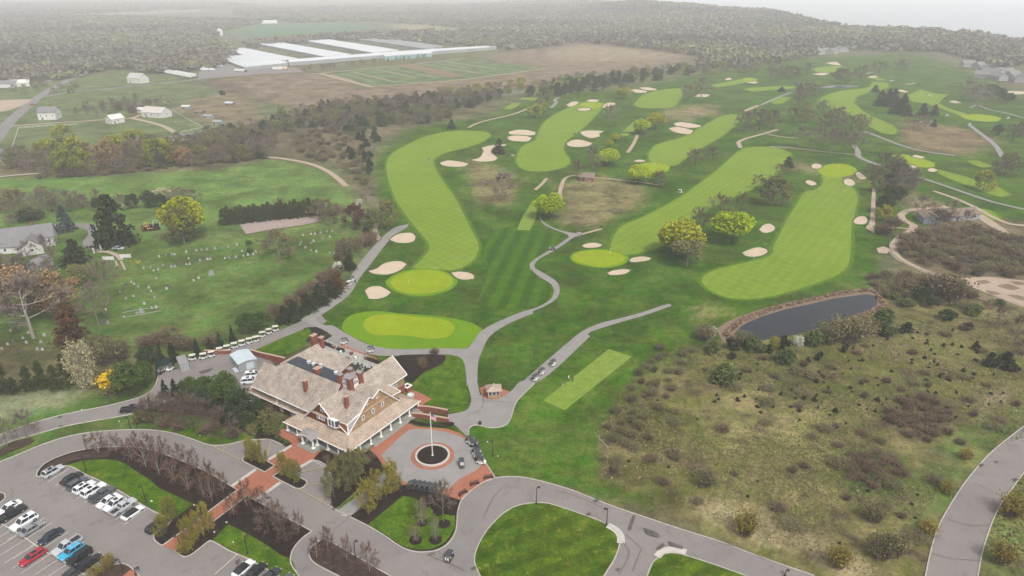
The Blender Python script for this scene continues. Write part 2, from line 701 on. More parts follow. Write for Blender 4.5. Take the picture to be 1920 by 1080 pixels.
# haze: one closed box of even air round everything
mh = bpy.data.materials.new("haze_air")
mh.use_nodes = True
for n in list(mh.node_tree.nodes):
    if n.type == 'BSDF_PRINCIPLED':
        mh.node_tree.nodes.remove(n)
pv = nd(mh.node_tree, "ShaderNodeVolumePrincipled")
pv.inputs["Color"].default_value = (.97, .975, 1, 1)
pv.inputs["Density"].default_value = HAZE
pv.inputs["Anisotropy"].default_value = 0.0
mh.node_tree.links.new(pv.outputs[0], [n for n in mh.node_tree.nodes if n.type == 'OUTPUT_MATERIAL'][0].inputs["Volume"])
hb = MB().box((0, 4500, 43), (26000, 9900, 140))
tag(hb.build("haze", mh), 'thin pale fog over the whole course', kind='stuff')

# ---------------------------------------------------------------- ground materials
M_fair = cover("fairway_turf", (.150, .215, .022), (.116, .185, .015), (.185, .22, .04), big=.03, mid=.12, fine=1.5, stripe=[(35, 4.5, .035), (-40, 4.5, .035)], bump=.05, fine_amt=.12)
M_green = cover("green_turf", (.205, .255, .006), (.165, .24, .005), (.22, .245, .02), big=.06, mid=.2, fine=2, stripe=[(20, 1.6, .02)], bump=.02, fine_amt=.06)
M_fringe = cover("fringe_turf", (.115, .21, .004), (.092, .18, .004), None, big=.05, mid=.3, fine=2, bump=.05, fine_amt=.14)
M_tee = cover("tee_turf", (.135, .205, .025), (.155, .205, .04), (.12, .19, .016), big=.08, mid=.4, fine=2, bump=.05, fine_amt=.2)
SA = 90 - 80
M_stripes = cover("striped_rough", (.031, .080, .003), (.038, .088, .003), (.06, .11, .012), big=.03, mid=.2, fine=1.5, stripe=[(SA, 7, .16)], fine_amt=.3)
M_lawn = cover("lawn_grass", (.036, .086, .003), (.062, .110, .005), (.14, .14, .025), big=.05, mid=.3, fine=2.2, fine_amt=.5, patch=.3)
M_dlawn = cover("dark_lawn", (.036, .076, .003), (.060, .095, .005), (.16, .15, .02), big=.05, mid=.3, fine=2.2, stripe=[(62, 5, .14)], fine_amt=.45, patch=.25)
M_sand = cover("bunker_sand", (.46, .37, .28), (.40, .315, .235), None, big=.1, mid=.4, fine=2.5, bump=.2, fine_amt=.08)
M_asph = cover("asphalt", (.205, .185, .176), (.165, .15, .144), (.14, .13, .126), big=.035, mid=.2, fine=4, bump=.05, fine_amt=.16, rough=.85)
M_asph2 = cover("cart_path_asphalt", (.225, .212, .205), (.20, .19, .184), None, big=.05, mid=.3, fine=5, bump=.05, fine_amt=.1, rough=.85)
M_patch = cover("tar_patch", (.07, .065, .062), (.10, .095, .09), None, big=.2, mid=.8, fine=5, bump=.05, fine_amt=.15, rough=.7)
M_court = cover("court_paving", (.235, .225, .218), (.21, .20, .195), None, big=.06, mid=.3, fine=5, bump=.05, fine_amt=.1, rough=.85)
M_curb = plain("kerb_concrete", (.34, .315, .285), rough=.85, vary=.22, scale=1.2)
M_conc = plain("concrete", (.40, .375, .345), rough=.85, vary=.12, scale=1.0)
M_line = plain("road_paint", (.52, .49, .45), rough=.7, vary=.2, scale=1.2)
M_yline = plain("yellow_paint", (.42, .33, .15), rough=.7, vary=.25, scale=1.2)
M_brick = cover("brick_paving", (.31, .122, .076), (.25, .10, .066), (.37, .175, .12), big=.15, mid=1.2, fine=5, bump=.1, fine_amt=.25, rough=.85)
M_mulch = cover("bark_mulch", (.018, .013, .011), (.028, .020, .016), (.038, .028, .022), big=.1, mid=.7, fine=4, bump=.5, fine_amt=.4)
M_mulch2 = cover("brown_mulch", (.045, .032, .024), (.06, .042, .03), (.075, .055, .035), big=.1, mid=.7, fine=4, bump=.5, fine_amt=.4)
M_dirt = cover("sandy_track", (.36, .285, .22), (.29, .23, .175), (.23, .175, .125), big=.05, mid=.3, fine=2, bump=.15, fine_amt=.18)
M_heath = cover("bare_earth", (.19, .14, .10), (.15, .11, .075), (.11, .10, .05), big=.05, mid=.3, fine=2, bump=.15, fine_amt=.3)
M_road = cover("old_road", (.19, .175, .168), (.17, .158, .152), None, big=.03, mid=.2, fine=3, bump=.05, fine_amt=.1)
M_stone = cover("flagstone", (.26, .26, .24), (.31, .30, .27), (.22, .23, .21), big=.2, mid=.8, fine=4, bump=.1, fine_amt=.15)
M_pond = plain("pond_water", (.008, .011, .018), rough=.06, spec=.32, vary=.15, scale=.2)
M_reed = plain("dead_reed", (.20, .135, .09), rough=.95, vary=.35, scale=1.2)

# ---------------------------------------------------------------- golf course
sheet('mown_rough', M_stripes, pts('MC', '890 205 1080 215 1268 240 1190 310 1062 395 1060 430 1190 545 1150 620 1000 660 850 650 770 600 830 420 800 330'))
FAIR = [('MC', '620 0 660 70 700 150 745 240 770 290 770 330 740 385 680 425 620 440 560 435 480 432 400 427 440 390 490 330 495 300 470 260 410 190 350 110 310 50 290 0 262 -80 255 -160 280 -210 360 -260 470 -310 600 -340 740 -344 830 -332 840 -315 790 -280 700 -250 600 -225 540 -200 515 -175 530 -130 560 -80 600 -20'),
        ('F', '1145 463 1153 440 1167 423 1200 410 1240 390 1280 367 1300 353 1347 317 1377 290 1397 278 1427 275 1460 278 1483 288 1477 310 1447 333 1413 353 1370 372 1330 390 1290 412 1250 442 1240 460 1200 474 1170 477 1150 471'),
        ('MR', '690 0 640 70 580 170 540 250 510 310 505 345 460 370 380 390 280 415 180 440 120 470 105 500 130 535 190 570 260 595 360 602 480 590 620 555 760 510 850 475 910 440 935 400 945 320 950 200 975 90 985 30 960 -20 910 -60 885 -95 860 -115 780 -110 790 -60 780 -35 740 -10'),
        ('TC', '985 900 1000 850 1030 815 1090 790 1110 740 1140 690 1200 645 1270 610 1340 577 1420 574 1480 580 1460 615 1420 660 1370 710 1310 760 1260 800 1250 850 1280 890 1285 920 1240 945 1150 962 1050 960 1000 935'),
        ('F', '1220 283 1230 272 1280 257 1307 243 1330 230 1353 218 1377 214 1392 217 1380 233 1357 253 1323 273 1280 300 1267 310 1233 308 1220 303 1216 290'),
        ('TC', '1645 590 1690 540 1760 515 1850 500 1920 495 1905 560 1860 602 1760 608 1680 604'),
        ('TR', '760 570 800 540 900 510 1050 490 1070 460 1150 468 1160 492 1050 520 980 545 965 580 1020 630 1100 670 1180 705 1208 735 1190 755 1120 745 1020 690 920 630 820 600'),
        ('TR', '1250 540 1350 500 1480 455 1560 450 1580 460 1530 510 1470 550 1440 580 1500 610 1600 640 1590 662 1480 620 1380 585 1290 570'),
        ('TR', '150 480 280 455 330 445 400 450 330 470 200 490'), ('TR', '335 500 430 490 560 485 640 485 630 497 500 505 400 515'),
        ('TR', '1400 945 1500 970 1640 1010 1780 1055 1840 1095 1780 1105 1600 1040 1470 990'),
        ('TR', '490 560 560 545 610 548 560 580 510 582'), ('TR', '1050 340 1180 330 1250 342 1150 360 1060 362'),
        ('TR', '1180 308 1300 306 1330 316 1220 322'), ('TR', '720 385 860 370 980 372 880 400 760 408'), ('TR', '1050 440 1150 420 1260 432 1240 446 1120 452'),
        ('TR', '1630 1180 1640 1170 1740 1190 1790 1230 1720 1240'), ('TR', '1600 905 1660 905 1740 935 1680 940')]
M_cut = cover("first_cut_turf", (.072, .135, .008), (.060, .118, .006), (.09, .14, .02), big=.04, mid=.25, fine=1.5, bump=.05, fine_amt=.25)


def grown(P, d):
    """outline pushed outward by about d metres, a little ragged"""
    Q = [G(p) for p in smooth(P)]
    n = len(Q)
    area = sum(Q[i].x * Q[(i + 1) % n].y - Q[(i + 1) % n].x * Q[i].y for i in range(n))
    out = []
    for i in range(n):
        e = Q[(i + 1) % n] - Q[i - 1]
        nn = Vector((e.y, -e.x, 0)).normalized() * (1 if area > 0 else -1)
        out.append(Q[i] + nn * d * (.7 + .6 * math.sin(i * 1.9) ** 2))
    return out


def world_sheet(name, mat, V, z):
    for v in V:
        v.z = z
    tr = tessellate_polygon([V])
    me_ = bpy.data.meshes.new(name)
    F_ = []
    for t_ in tr:
        a_, b_, c_ = (V[q] for q in t_)
        F_.append(tuple(t_) if (b_ - a_).cross(c_ - a_).z > 0 else (t_[0], t_[2], t_[1]))
    me_.from_pydata([tuple(v) for v in V], [], F_)
    o_ = link(name, me_, mat)
    o_['kind'] = 'structure'
    return o_


for i, (t, s_) in enumerate(FAIR):
    P_ = pts(t, s_)
    if G(P_[0]).length < 800:
        world_sheet('first_cut', M_cut, grown(P_, 1.5), .02)
    sheet('fairway', M_fair, pts(t, s_), z=.024)
FRINGE = [('MC', '245 505 290 470 370 440 480 430 560 440 640 480 655 510 620 545 540 575 430 588 330 570 270 540'),
          ('MC', '0 770 20 720 80 685 200 670 350 685 500 695 650 715 750 745 795 775 770 820 720 865 690 880 560 880 400 888 260 885 130 845 40 800'),
          ('MC', '1285 365 1310 340 1380 325 1480 322 1580 340 1620 370 1600 400 1540 422 1450 428 1350 410 1300 390')]
for t, s_ in FRINGE:
    sheet('green_collar', M_fringe, pts(t, s_), z=.03)
GREENS = [('MC', '270 505 300 478 370 450 470 437 570 450 625 485 630 510 590 545 500 568 400 572 310 550'),
          ('MC', '120 745 140 715 210 690 320 692 450 705 560 715 625 740 640 770 620 800 560 822 480 825 400 812 300 805 200 805 140 780'),
          ('MC', '1298 365 1325 343 1390 331 1480 329 1565 345 1600 370 1580 395 1530 414 1450 420 1360 403 1312 385'),
          ('TR', '760 965 780 940 840 922 920 925 970 945 985 965 950 985 880 995 810 995'), ('TC', '1340 592 1370 577 1430 573 1475 583 1450 605 1390 614'),
          ('TC', '1640 940 1700 918 1780 918 1850 935 1830 965 1740 970 1660 960'), ('TR', '1560 650 1640 643 1750 652 1795 665 1770 682 1680 683 1590 668'),
          ('TR', '1160 875 1240 868 1340 890 1420 920 1415 942 1330 940 1240 910'), ('TR', '330 445 370 436 420 445 410 458 350 460')]
for t, s_ in GREENS:
    sheet('putting_green', M_green, pts(t, s_), z=.036, label='smooth bright putting green')
TEES = [('K8', '1010 133 1177 187 690 577 535 505'), ('MC', '1075 52 1095 60 1095 140 1060 215 988 215 1015 150'), ('TC', '1000 560 1020 548 1105 548 1090 568'),
        ('TC', '915 612 960 580 1015 580 960 615'), ('TC', '1565 760 1580 748 1620 750 1610 765'), ('TC', '1580 740 1640 690 1680 690 1640 745')]
for t, s_ in TEES:
    sheet('tee', M_tee, pts(t, s_), z=.034, corner=30)
BUNK = [('MC', '270 268 310 240 360 230 400 232 418 250 410 275 370 288 310 285'), ('MC', '152 445 200 430 235 405 290 390 340 392 370 408 340 435 300 455 250 466 180 460'),
        ('MC', '132 555 160 535 215 530 250 545 280 565 250 590 200 604 155 602'), ('MC', '615 455 660 448 720 455 745 470 745 490 690 495 650 485'),
        ('MC', '1355 300 1380 290 1430 286 1470 297 1450 310 1400 316 1365 312'), ('MC', '1620 382 1640 370 1700 363 1740 370 1735 383 1680 393 1630 395'),
        ('MC', '1495 455 1530 442 1590 434 1632 440 1600 460 1550 468 1510 467'), ('TR', '722 930 745 920 780 928 785 940 760 950 730 948'),
        ('TR', '687 1020 710 1013 745 1025 755 1038 730 1045 700 1035'), ('TR', '968 975 990 968 1020 985 1037 1005 1010 1010 985 1000'),
        ('TR', '903 1015 930 1005 960 1015 972 1035 950 1047 915 1040'), ('MR', '430 212 455 185 490 178 520 195 515 215 480 230 450 228'),
        ('MR', '335 340 380 322 430 311 475 322 480 340 440 360 390 366 350 358'), ('MR', '960 160 985 140 1025 137 1042 155 1030 178 990 183 965 175'),
        ('TC', '1265 590 1300 572 1338 572 1320 590 1285 600'), ('TC', '1378 565 1410 559 1450 563 1440 572 1390 572'), ('TC', '1325 615 1350 607 1400 608 1405 618 1370 624 1335 622'),
        ('TC', '1465 605 1490 580 1540 578 1540 590 1480 606'), ('TC', '940 742 980 732 1040 731 1095 745 1085 760 1000 760 945 755'),
        ('TC', '935 770 970 762 1040 765 1072 775 1050 795 980 795 940 785'), ('TC', '1340 742 1380 735 1440 735 1485 738 1450 752 1455 768 1410 777 1365 765'),
        ('TC', '1267 805 1300 788 1350 787 1412 805 1390 822 1320 828 1275 820'), ('TC', '555 915 600 903 670 910 718 922 690 937 610 938 565 928'),
        ('TC', '725 900 780 885 800 850 785 832 830 820 870 815 930 812 920 825 860 830 840 855 880 890 860 905 780 910'),
        ('TC', '1628 507 1660 502 1720 512 1715 522 1660 522'), ('TC', '1670 495 1710 490 1770 500 1775 508 1720 508'),
        ('F', '1251.7 240.7 1267 238 1280 239 1300 245 1295 251 1280 251 1263 247'), ('F', '1263 231 1280 229 1313 235 1315 238 1300 240 1280 239 1266 235'),
        ('TC', '1642 905 1675 898 1715 905 1700 911 1655 910'), ('TR', '235 445 265 437 280 445 250 452'), ('TR', '348 463 400 459 430 463 400 470'),
        ('TR', '725 418 780 410 830 412 790 424'), ('TR', '800 355 880 347 1000 360 950 370 850 365'), ('TR', '1030 435 1080 426 1110 430 1070 438'),
        ('TR', '1155 455 1200 445 1270 450 1230 458'), ('TR', '1205 510 1230 504 1270 515 1250 521'), ('TR', '1285 880 1310 872 1365 885 1340 892'),
        ('TR', '1270 930 1300 930 1318 942 1295 948'), ('TR', '1375 955 1400 944 1435 955 1420 967 1390 966'), ('TR', '1495 570 1530 565 1570 578 1530 581'),
        ('TR', '65 545 90 530 155 532 130 547'), ('TR', '1140 380 1160 375 1178 385 1155 390'), ('TR', '1800 515 1860 512 1930 516 1930 530 1830 530')]
M_lip = plain("bunker_lip_grass", (.035, .085, .012), rough=.9, vary=.3, scale=1.5)
for t, s_ in BUNK:
    P = pts(t, s_)
    b = sheet('sand_bunker', M_sand, P, z=.042)
    cx = sum(p[0] for p in P) / len(P)
    cy = sum(p[1] for p in P) / len(P)
    d = G((cx, cy)).length
    k = .28 if d < 500 else .45
    Q = [G(p) for p in smooth(P)]
    mb = MB()
    c0 = sum(Q, Vector()) / len(Q)
    rings = []
    for q in Q:
        o_ = (q - c0).normalized()
        back = max(0.0, o_.y)
        hh = .15 + .45 * back
        zb = b.data.vertices[0].co.z
        rings.append([(q - o_ * k * .3) + Vector((0, 0, zb + .002)), q + Vector((0, 0, zb + hh)), (q + o_ * k) + Vector((0, 0, zb + hh * .8)), (q + o_ * k * 3) + Vector((0, 0, .022))])
    rings.append(rings[0])
    mb.loft(rings, cap=False, closed=False)
    lip = mb.build('bunker_lip', M_lip, b, True)

# pond with a fringe of dead reeds
sheet('pond_bank', M_heath, pts('MR', '190 770 260 725 350 690 440 660 560 630 700 600 830 570 930 550 1020 545 1090 555 1110 590 1150 640 1100 670 1000 700 850 740 640 800 450 830 330 850 240 850'))
sheet('pond', M_pond, pts('MR', '290 800 330 755 400 720 480 690 600 655 720 630 850 600 960 585 1040 575 1090 590 1095 630 1060 655 980 690 880 715 760 765 640 800 480 830 370 835'),
      label='dark still pond below the long fairway')
sheet('pond', M_pond, pts('TR', '765 492 820 484 880 480 960 482 1000 482 970 492 880 494'), label='small far pond by the brown bank')
sheet('pond', M_pond, pts('TR', '615 476 640 463 668 467 660 482'), label='tiny far pond beside the dark trees')

# ---------------------------------------------------------------- roads, paths and paving
LEVEL[0] = .05
sheet('service_road', M_asph, pts('BL', '-200 370 0 288 95 250 205 215 330 180 460 152 600 125 720 95 800 70 850 40 878 0 888 -45 905 -80 990 -80 1050 -120 1130 -145 1290 -200 1420 -245 1560 -295 1700 -355 1800 -395 1840 -350 1760 -315 1600 -255 1440 -190 1500 -150 1600 -50 1420 40 1300 60 1000 110 830 140 750 170 620 193 490 215 350 243 200 285 60 325 -200 440'))
sheet('parking_lot', M_asph, pts('BL', '-300 590 0 440 100 400 230 345 370 300 520 272 700 260 850 260 980 280 1090 315 1190 347 1290 340 1375 320 1440 315 1520 315 1590 345 1640 350 1700 400 1810 420 1850 470 1875 540 1860 610 1865 690 1920 725 2070 800 2170 860 2250 915 2320 942 2390 947 2460 935 2520 900 2560 840 2570 780 2575 720 2600 650 2660 595 2720 555 2790 530 2880 523 2960 530 3070 555 3220 600 3370 660 3520 715 3670 765 3840 822 4040 885 4290 980 4580 1080 4900 1200 4900 1500 -300 1500'), corner=45)
sheet('access_road', M_asph, pts('BR', '2060 150 1920 240 1820 315 1720 400 1640 490 1570 580 1500 690 1440 800 1400 920 1365 1080 1340 1240 1640 1240 1660 1080 1690 930 1740 780 1800 660 1860 580 1920 500 2060 380'))
sheet('cart_path', M_asph2, pts('MC', '1010 1075 1090 1075 1200 1000 1400 812 1385 800 1410 785 1500 755 1600 725 1720 690 1860 640 1840 630 1700 675 1550 715 1450 740 1380 770 1330 800'), corner=45)
sheet('cart_path', M_asph2, pts('MC', '705 1090 700 1020 685 950 650 925 590 915 300 922 200 920 60 890 -60 860 -150 800 -140 770 -60 750 0 780 120 845 200 870 300 885 600 880 690 882 720 870 780 790 850 745 1000 680 1110 645 1180 600 1198 555 1180 520 1110 475 1060 430 1060 400 1100 370 1200 310 1280 255 1270 240 1180 205 1130 175 1115 150 1120 135 1130 160 1170 190 1230 215 1290 228 1340 235 1350 245 1310 255 1260 290 1180 340 1110 380 1085 410 1090 430 1160 470 1215 510 1228 560 1210 600 1150 640 1075 672 1080 685 1000 715 900 765 830 820 790 900 770 960 765 1090'), corner=45)
sheet('cart_path', M_asph2, pts('ML', '1690 720 1760 680 1850 620 1920 560 1960 500 2000 430 2080 330 2150 255 2220 200 2300 180 2290 198 2230 235 2170 295 2090 400 2020 490 1980 560 1940 600 1850 665 1780 710 1795 735 1870 765 1960 810 2010 850 1960 890 1880 830 1800 770'), corner=50)
sheet('cart_path', M_asph2, pts('BC', '705 -10 730 80 725 115 700 150 595 172 600 215 640 235 700 290 712 300 718 255 740 235 780 235 840 248 920 235 950 200 970 140 990 95 1085 0 1100 -15 1010 -15 950 45 860 85 780 60 765 -10'), corner=60)
# brick work
BRICK = []
BRICK.append(sheet('brick_walk', M_brick, pts('BL', '918 912 1335 602 1303 577 1440 482 1490 499 1547 460 1508 430 1640 350 1540 285 1612 238 1705 285 1675 345 1765 388 1812 372 1755 430 1690 468 1592 485 1533 520 1580 555 1450 648 1390 628 982 942'), closed_smooth=False))
BRICK.append(sheet('brick_court', M_brick, pts('BC', '160 368 345 215 440 242 560 250 640 268 712 308 765 380 815 450 868 533 838 537 760 587 700 628 672 655 590 627 480 592 340 562 250 470 215 430'), corner=50))
BRICK.append(sheet('brick_walk', M_brick, pts('E4', '940 135 1000 120 1110 165 1290 235 1270 290 1180 250 1060 190'), closed_smooth=False))
BRICK.append(sheet('brick_walk', M_brick, pts('BC', '380 40 420 40 510 85 440 130 400 110'), closed_smooth=False))
BRICK.append(sheet('brick_walk', M_brick, pts('BC', '778 25 820 10 880 20 950 45 900 75 860 88 800 75'), corner=80))
sheet('motor_court', M_court, pts('BC', '225 402 330 300 392 258 500 258 600 275 680 303 722 335 760 390 792 452 760 485 660 540 605 588 560 596 345 548 290 500'), corner=55)
cc = W('C5', 816, 622)


def ring_sheet(name, mat, c, r, z=None, n=40, r0=0.0, h=0.0, kind='structure', label=None):
    if z is None:
        LEVEL[0] += .004
        z = LEVEL[0]
    mb = MB()
    if r0 == 0 and h == 0:
        mb.face([(c.x + r * math.cos(2 * math.pi * i / n), c.y + r * math.sin(2 * math.pi * i / n), z) for i in range(n)])
    else:
        prof = [(r0, z), (r0, z + h), (r, z + h), (r, z)]
        rings = [[(c.x + q * math.cos(2 * math.pi * i / n), c.y + q * math.sin(2 * math.pi * i / n), zz) for i in range(n)] for q, zz in prof]
        mb.loft(rings, cap=False)
    return tag(mb.build(name, mat), label, kind=kind)


ring_sheet('brick_ring', M_brick, cc, 5.3)
ring_sheet('planter_kerb', M_conc, cc, 4.25, r0=3.75, h=.35, label='round concrete kerb about the flagpole bed')
ring_sheet('planter_bed', M_mulch, cc, 3.8, z=LEVEL[0] + .2)
# flagstone terrace behind the clubhouse
sheet('terrace', M_stone, pts('F', '592 640 609 636 632 648 700 672 722 688 735 705 690 725 640 700 600 670 585 650'), closed_smooth=False)
# islands with kerbs
KZ = .12


def island(fills, kerb, kname='kerb'):
    """fills: [(name, material, outline)], the first is the whole island"""
    out = []
    for k, (nm, mt, P) in enumerate(fills):
        out.append(sheet(nm, mt, P, z=.17 + .005 * k, corner=50, thick=.12 if k == 0 else 0))
    if kerb:
        strip(kname, M_curb, smooth(kerb, True, 4, 50), .24, z=.05, height=.16, closed=True, smooth_=False)
    return out


I1 = pts('BL', '205 520 215 490 255 450 330 412 430 380 540 362 650 357 760 358 860 375 960 410 1060 450 1180 505 1335 598 918 908 900 905 870 880 865 855 890 835 940 800 968 770 830 700 700 620 560 545 480 510 370 462 240 522')
island([('mulch_bed', M_mulch, I1), ('island_lawn', M_lawn, pts('BL', '378 458 500 430 640 430 700 450 760 490 840 540 900 590 1000 635 1090 678 990 752 962 760 830 692 700 612 560 537 480 502')),
        ('ground_cover_bed', M_mulch2, pts('BL', '250 470 330 425 430 392 540 378 640 372 600 410 480 422 400 435 365 458 245 515 222 512'))], I1)
I2 = pts('BL', '982 942 1390 632 1500 690 1630 765 1755 830 1700 870 1650 930 1635 980 1640 1020 1690 1100 1690 1140 1600 1100 1400 988 1290 940 1190 885 1170 890 1120 930 1060 970 1030 972')
island([('mulch_bed', M_mulch, I2), ('island_lawn', M_lawn, pts('BL', '1285 792 1195 882 1400 984 1600 1090 1680 1120 1675 1085 1640 990 1590 970 1500 910 1400 850'))], I2)
I3 = pts('BL', '1740 965 1745 930 1790 890 1820 870 1920 922 2010 975 2120 1040 2200 1085 2200 1200 2050 1160 1900 1080 1850 1055 1760 1002')
island([('mulch_bed', M_mulch2, I3)], I3)
for s_ in ('1365 430 1370 415 1400 402 1430 400 1545 460 1490 497 1375 440', '1535 522 1590 485 1720 545 1727 560 1702 585 1670 590 1640 577'):
    island([('planter_bed', M_mulch, pts('BL', s_))], pts('BL', s_))
I5 = pts('BL', '-120 600 0 612 25 620 32 640 20 655 0 668 -120 690')
island([('island_lawn', M_mulch2, I5)], I5)
I6 = pts('BL', '500 1100 560 1060 600 1035 680 1013 725 1025 762 1060 820 1120 700 1200 500 1200')
island([('mulch_bed', M_mulch2, I6), ('brick_walk', M_brick, pts('BL', '690 1085 735 1048 765 1068 800 1120 700 1190'))], I6)
G2 = pts('BC', '830 1180 780 1080 750 1010 755 950 790 870 840 800 900 740 970 695 1050 675 1150 672 1250 700 1380 745 1500 795 1560 850 1565 900 1540 980 1480 1080 1440 1180')
island([('oval_lawn', M_dlawn, G2)], G2)
strip('apron', M_conc, pts('BC', '1498 798 1545 825 1570 860 1572 900'), 1.6, z=.05, height=.15)
G3 = pts('BC', '1660 1200 1720 1080 1750 1010 1775 985 1830 955 1920 962 2300 1090 2500 1170 2500 1250')
island([('corner_lawn', M_dlawn, G3)], G3)
strip('apron', M_conc, pts('BC', '1775 975 1800 950 1840 935 1900 938 1940 950'), 1.5, z=.05, height=.15)
# bed and lawn between the court and the drive
GC = pts('BC', '48 748 340 575 480 598 672 658 655 700 648 740 645 790 630 840 595 892 540 930 470 943 400 938 330 912 250 857 150 800')
island([('mulch_bed', M_mulch, GC), ('court_lawn', M_lawn, pts('BC', '150 795 345 632 420 648 475 690 560 730 640 745 640 800 622 840 590 885 535 922 470 934 400 930 330 905 250 850'))], None)
for x, y, r in ((418, 882, 1.35), (530, 880, 1.35), (455, 788, 1.1), (578, 790, 1.35), (545, 725, 1.2)):
    ring_sheet('mulch_ring', M_mulch, W('BC', x, y), r, z=.185)
# beds round the clubhouse
sheet('mulch_bed', M_mulch, pts('Z2', '905 90 980 20 1100 30 1180 90 1330 20 1390 70 1450 165 1310 260 1100 440 1060 470 1045 450 1035 330 1050 230 1030 160 970 110'), corner=50)
sheet('walk', M_court, pts('Z2', '1095 470 1440 195 1500 230 1180 525'), closed_smooth=False)
sheet('grass_edge', M_lawn, pts('Z2', '1105 440 1290 300 1310 320 1110 455'), closed_smooth=False)
sheet('mulch_bed', M_mulch, pts('Z5' if 'Z5' in TILES else 'E4', '255 900 300 830 420 865 575 955 525 985 460 945 380 925 270 915'), corner=50)
sheet('mulch_bed', M_mulch, pts('MC', '305 930 330 920 420 916 520 915 580 920 590 935 570 965 520 990 460 1020 400 1075 350 1060 340 1000'), corner=50)
sheet('mulch_bed', M_mulch, pts('BC', '358 215 375 198 480 225 560 220 625 215 638 228 620 240 560 243 440 232'), corner=60)
sheet('mulch_bed', M_mulch, pts('ML', '1705 770 1740 762 1790 765 1840 790 1870 812 1790 850 1715 840 1745 800'), corner=60)
sheet('side_lawn', M_lawn, pts('MC', '590 920 650 925 685 950 697 1020 710 1160 720 1200 700 1230 640 1245 500 1240 455 1210 510 1165 400 1080 460 1025 520 995 575 968'), corner=60)
sheet('side_lawn', M_lawn, pts('ML', '1440 888 1560 835 1700 778 1740 768 1752 800 1720 840 1715 870 1600 920 1480 915'), corner=60)
sheet('mulch_bed', M_mulch2, pts('BL', '1000 170 1180 190 1350 270 1440 250 1420 130 1250 60 1000 90 800 150'), corner=60)
sheet('side_lawn', M_lawn, pts('BL', '800 245 900 225 1000 235 1180 230 1300 260 1380 300 1290 330 1190 338 1090 307 980 272'), corner=60)
sheet('mulch_bed', M_mulch2, pts('BL', '-60 400 0 370 60 335 170 305 200 320 150 350 60 385 0 415'), corner=60)
# kerb lines along the drives
for t, s_ in (('BL', '-200 530 0 440 100 400 230 345 370 300 520 272 700 260 850 260 980 280 1090 315 1190 347 1290 340 1375 320 1440 315 1520 315 1590 345'),
              ('BL', '1755 432 1810 460 1855 500 1875 560 1860 610 1865 690 1920 725 2070 800 2170 860 2250 915 2320 942 2390 947 2460 935 2520 900 2560 840 2570 780 2575 720 2600 650 2660 595 2720 555 2790 530 2880 523 2960 530 3070 555 3220 600 3370 660 3520 715 3670 765 3840 822 4040 885 4290 980 4580 1080'),
              ('BL', '-200 370 0 288 95 250 205 215 330 180 460 152 600 125 720 95 800 70 850 40 878 0 888 -35'),
              ('BL', '-200 440 60 325 200 285 350 243 490 215 620 193 750 170'),
              ('BR', '2060 150 1920 240 1820 315 1720 400 1640 490 1570 580 1500 690 1440 800 1400 920 1365 1080 1340 1240'),
              ('BR', '2060 380 1920 500 1860 580 1800 660 1740 780 1690 930 1660 1080 1640 1240'),
              ('BC', '718 300 718 255 740 235 780 235 840 248 920 235 950 200 970 140 990 95 1085 0'),
              ('BC', '712 308 765 380 815 450 868 533'), ('Z2', '905 90 970 110 1030 160 1050 230 1035 330 1045 450 1095 470'),
              ('BC', '0 738 48 748')):
    strip('kerb', M_curb, pts(t, s_), .22, z=.05, height=.15)
for t, s_, w in (('BL', '1305 577 1440 482', .9), ('BL', '1450 648 1580 555', .9), ('BL', '1508 430 1640 350', .9), ('BL', '1690 470 1755 432', .9)):
    strip('concrete_band', M_conc, pts(t, s_), w)
# painted stall lines
STALL = [('A', 640, 97, 440, 220), ('A', 720, 133, 510, 257), ('A', 790, 165, 570, 295), ('A', 860, 205, 638, 332), ('A', 930, 245, 708, 372), ('A', 1000, 285, 778, 410),
         ('A', 1080, 320, 850, 447), ('A', 1150, 365, 920, 490), ('BL', 740, 645, 565, 715), ('BL', 770, 672, 652, 768), ('BL', 825, 706, 700, 795)]
for t, a, b, c, d in STALL:
    strip('stall_line', M_line, [px(t, a, b), px(t, c, d)], .13)
for a, b, c, d in ((270, 478, -60, 685), (412, 552, 70, 760), (485, 595, 245, 745), (630, 683, 410, 830), (780, 770, 560, 920), (857, 815, 640, 955), (935, 858, 700, 1030),
                   (100, 668, -80, 780), (175, 705, -60, 850), (245, 750, -40, 925), (355, 770, 45, 972), (330, 800, 120, 935), (250, 935, 118, 1020), (455, 895, 195, 1068), (535, 940, 320, 1082),
                   (612, 985, 440, 1100), (1000, 895, 780, 1050)):
    strip('stall_line', M_line, [px('A', a, b), px('A', c, d)], .13)
strip('stall_line', M_line, pts('A', '-80 560 0 600 200 715 330 805 440 875 560 940 720 1040 800 1090'), .15)
strip('stall_line', M_line, pts('BL', '1335 965 1205 1080'), .13)
for t, s_ in (('BL', '1190 350 1260 385 1350 430'), ('BL', '1265 360 1250 385'), ('BL', '1525 330 1500 425'), ('BL', '1690 500 1820 472'), ('BL', '1730 575 1860 555'), ('BL', '1670 590 1850 690'), ('BL', '1790 655 1840 645')):
    strip('yellow_line', M_yline, pts(t, s_), .14)
for t, s_ in (('BC', '1640 745 1655 745 1630 825 1612 828'), ('BC', '1700 815 1780 845 1790 870 1720 850'), ('BC', '1840 890 1920 920 1920 935 1850 915'), ('BC', '1540 1048 1570 1040 1560 1060'), ('BC', '1770 930 1810 900 1820 915 1790 940'),
              ('BC', '500 960 540 955 480 975'), ('BR', '1750 440 1775 440 1770 450'), ('Z1', '1765 855 1800 840 1795 880 1770 885'), ('D', '1490 395 1560 375 1600 370 1520 405')):
    sheet('tar_patch', M_patch, pts(t, s_))
M_seam = plain("paving_seam", (.085, .078, .074), rough=.9)
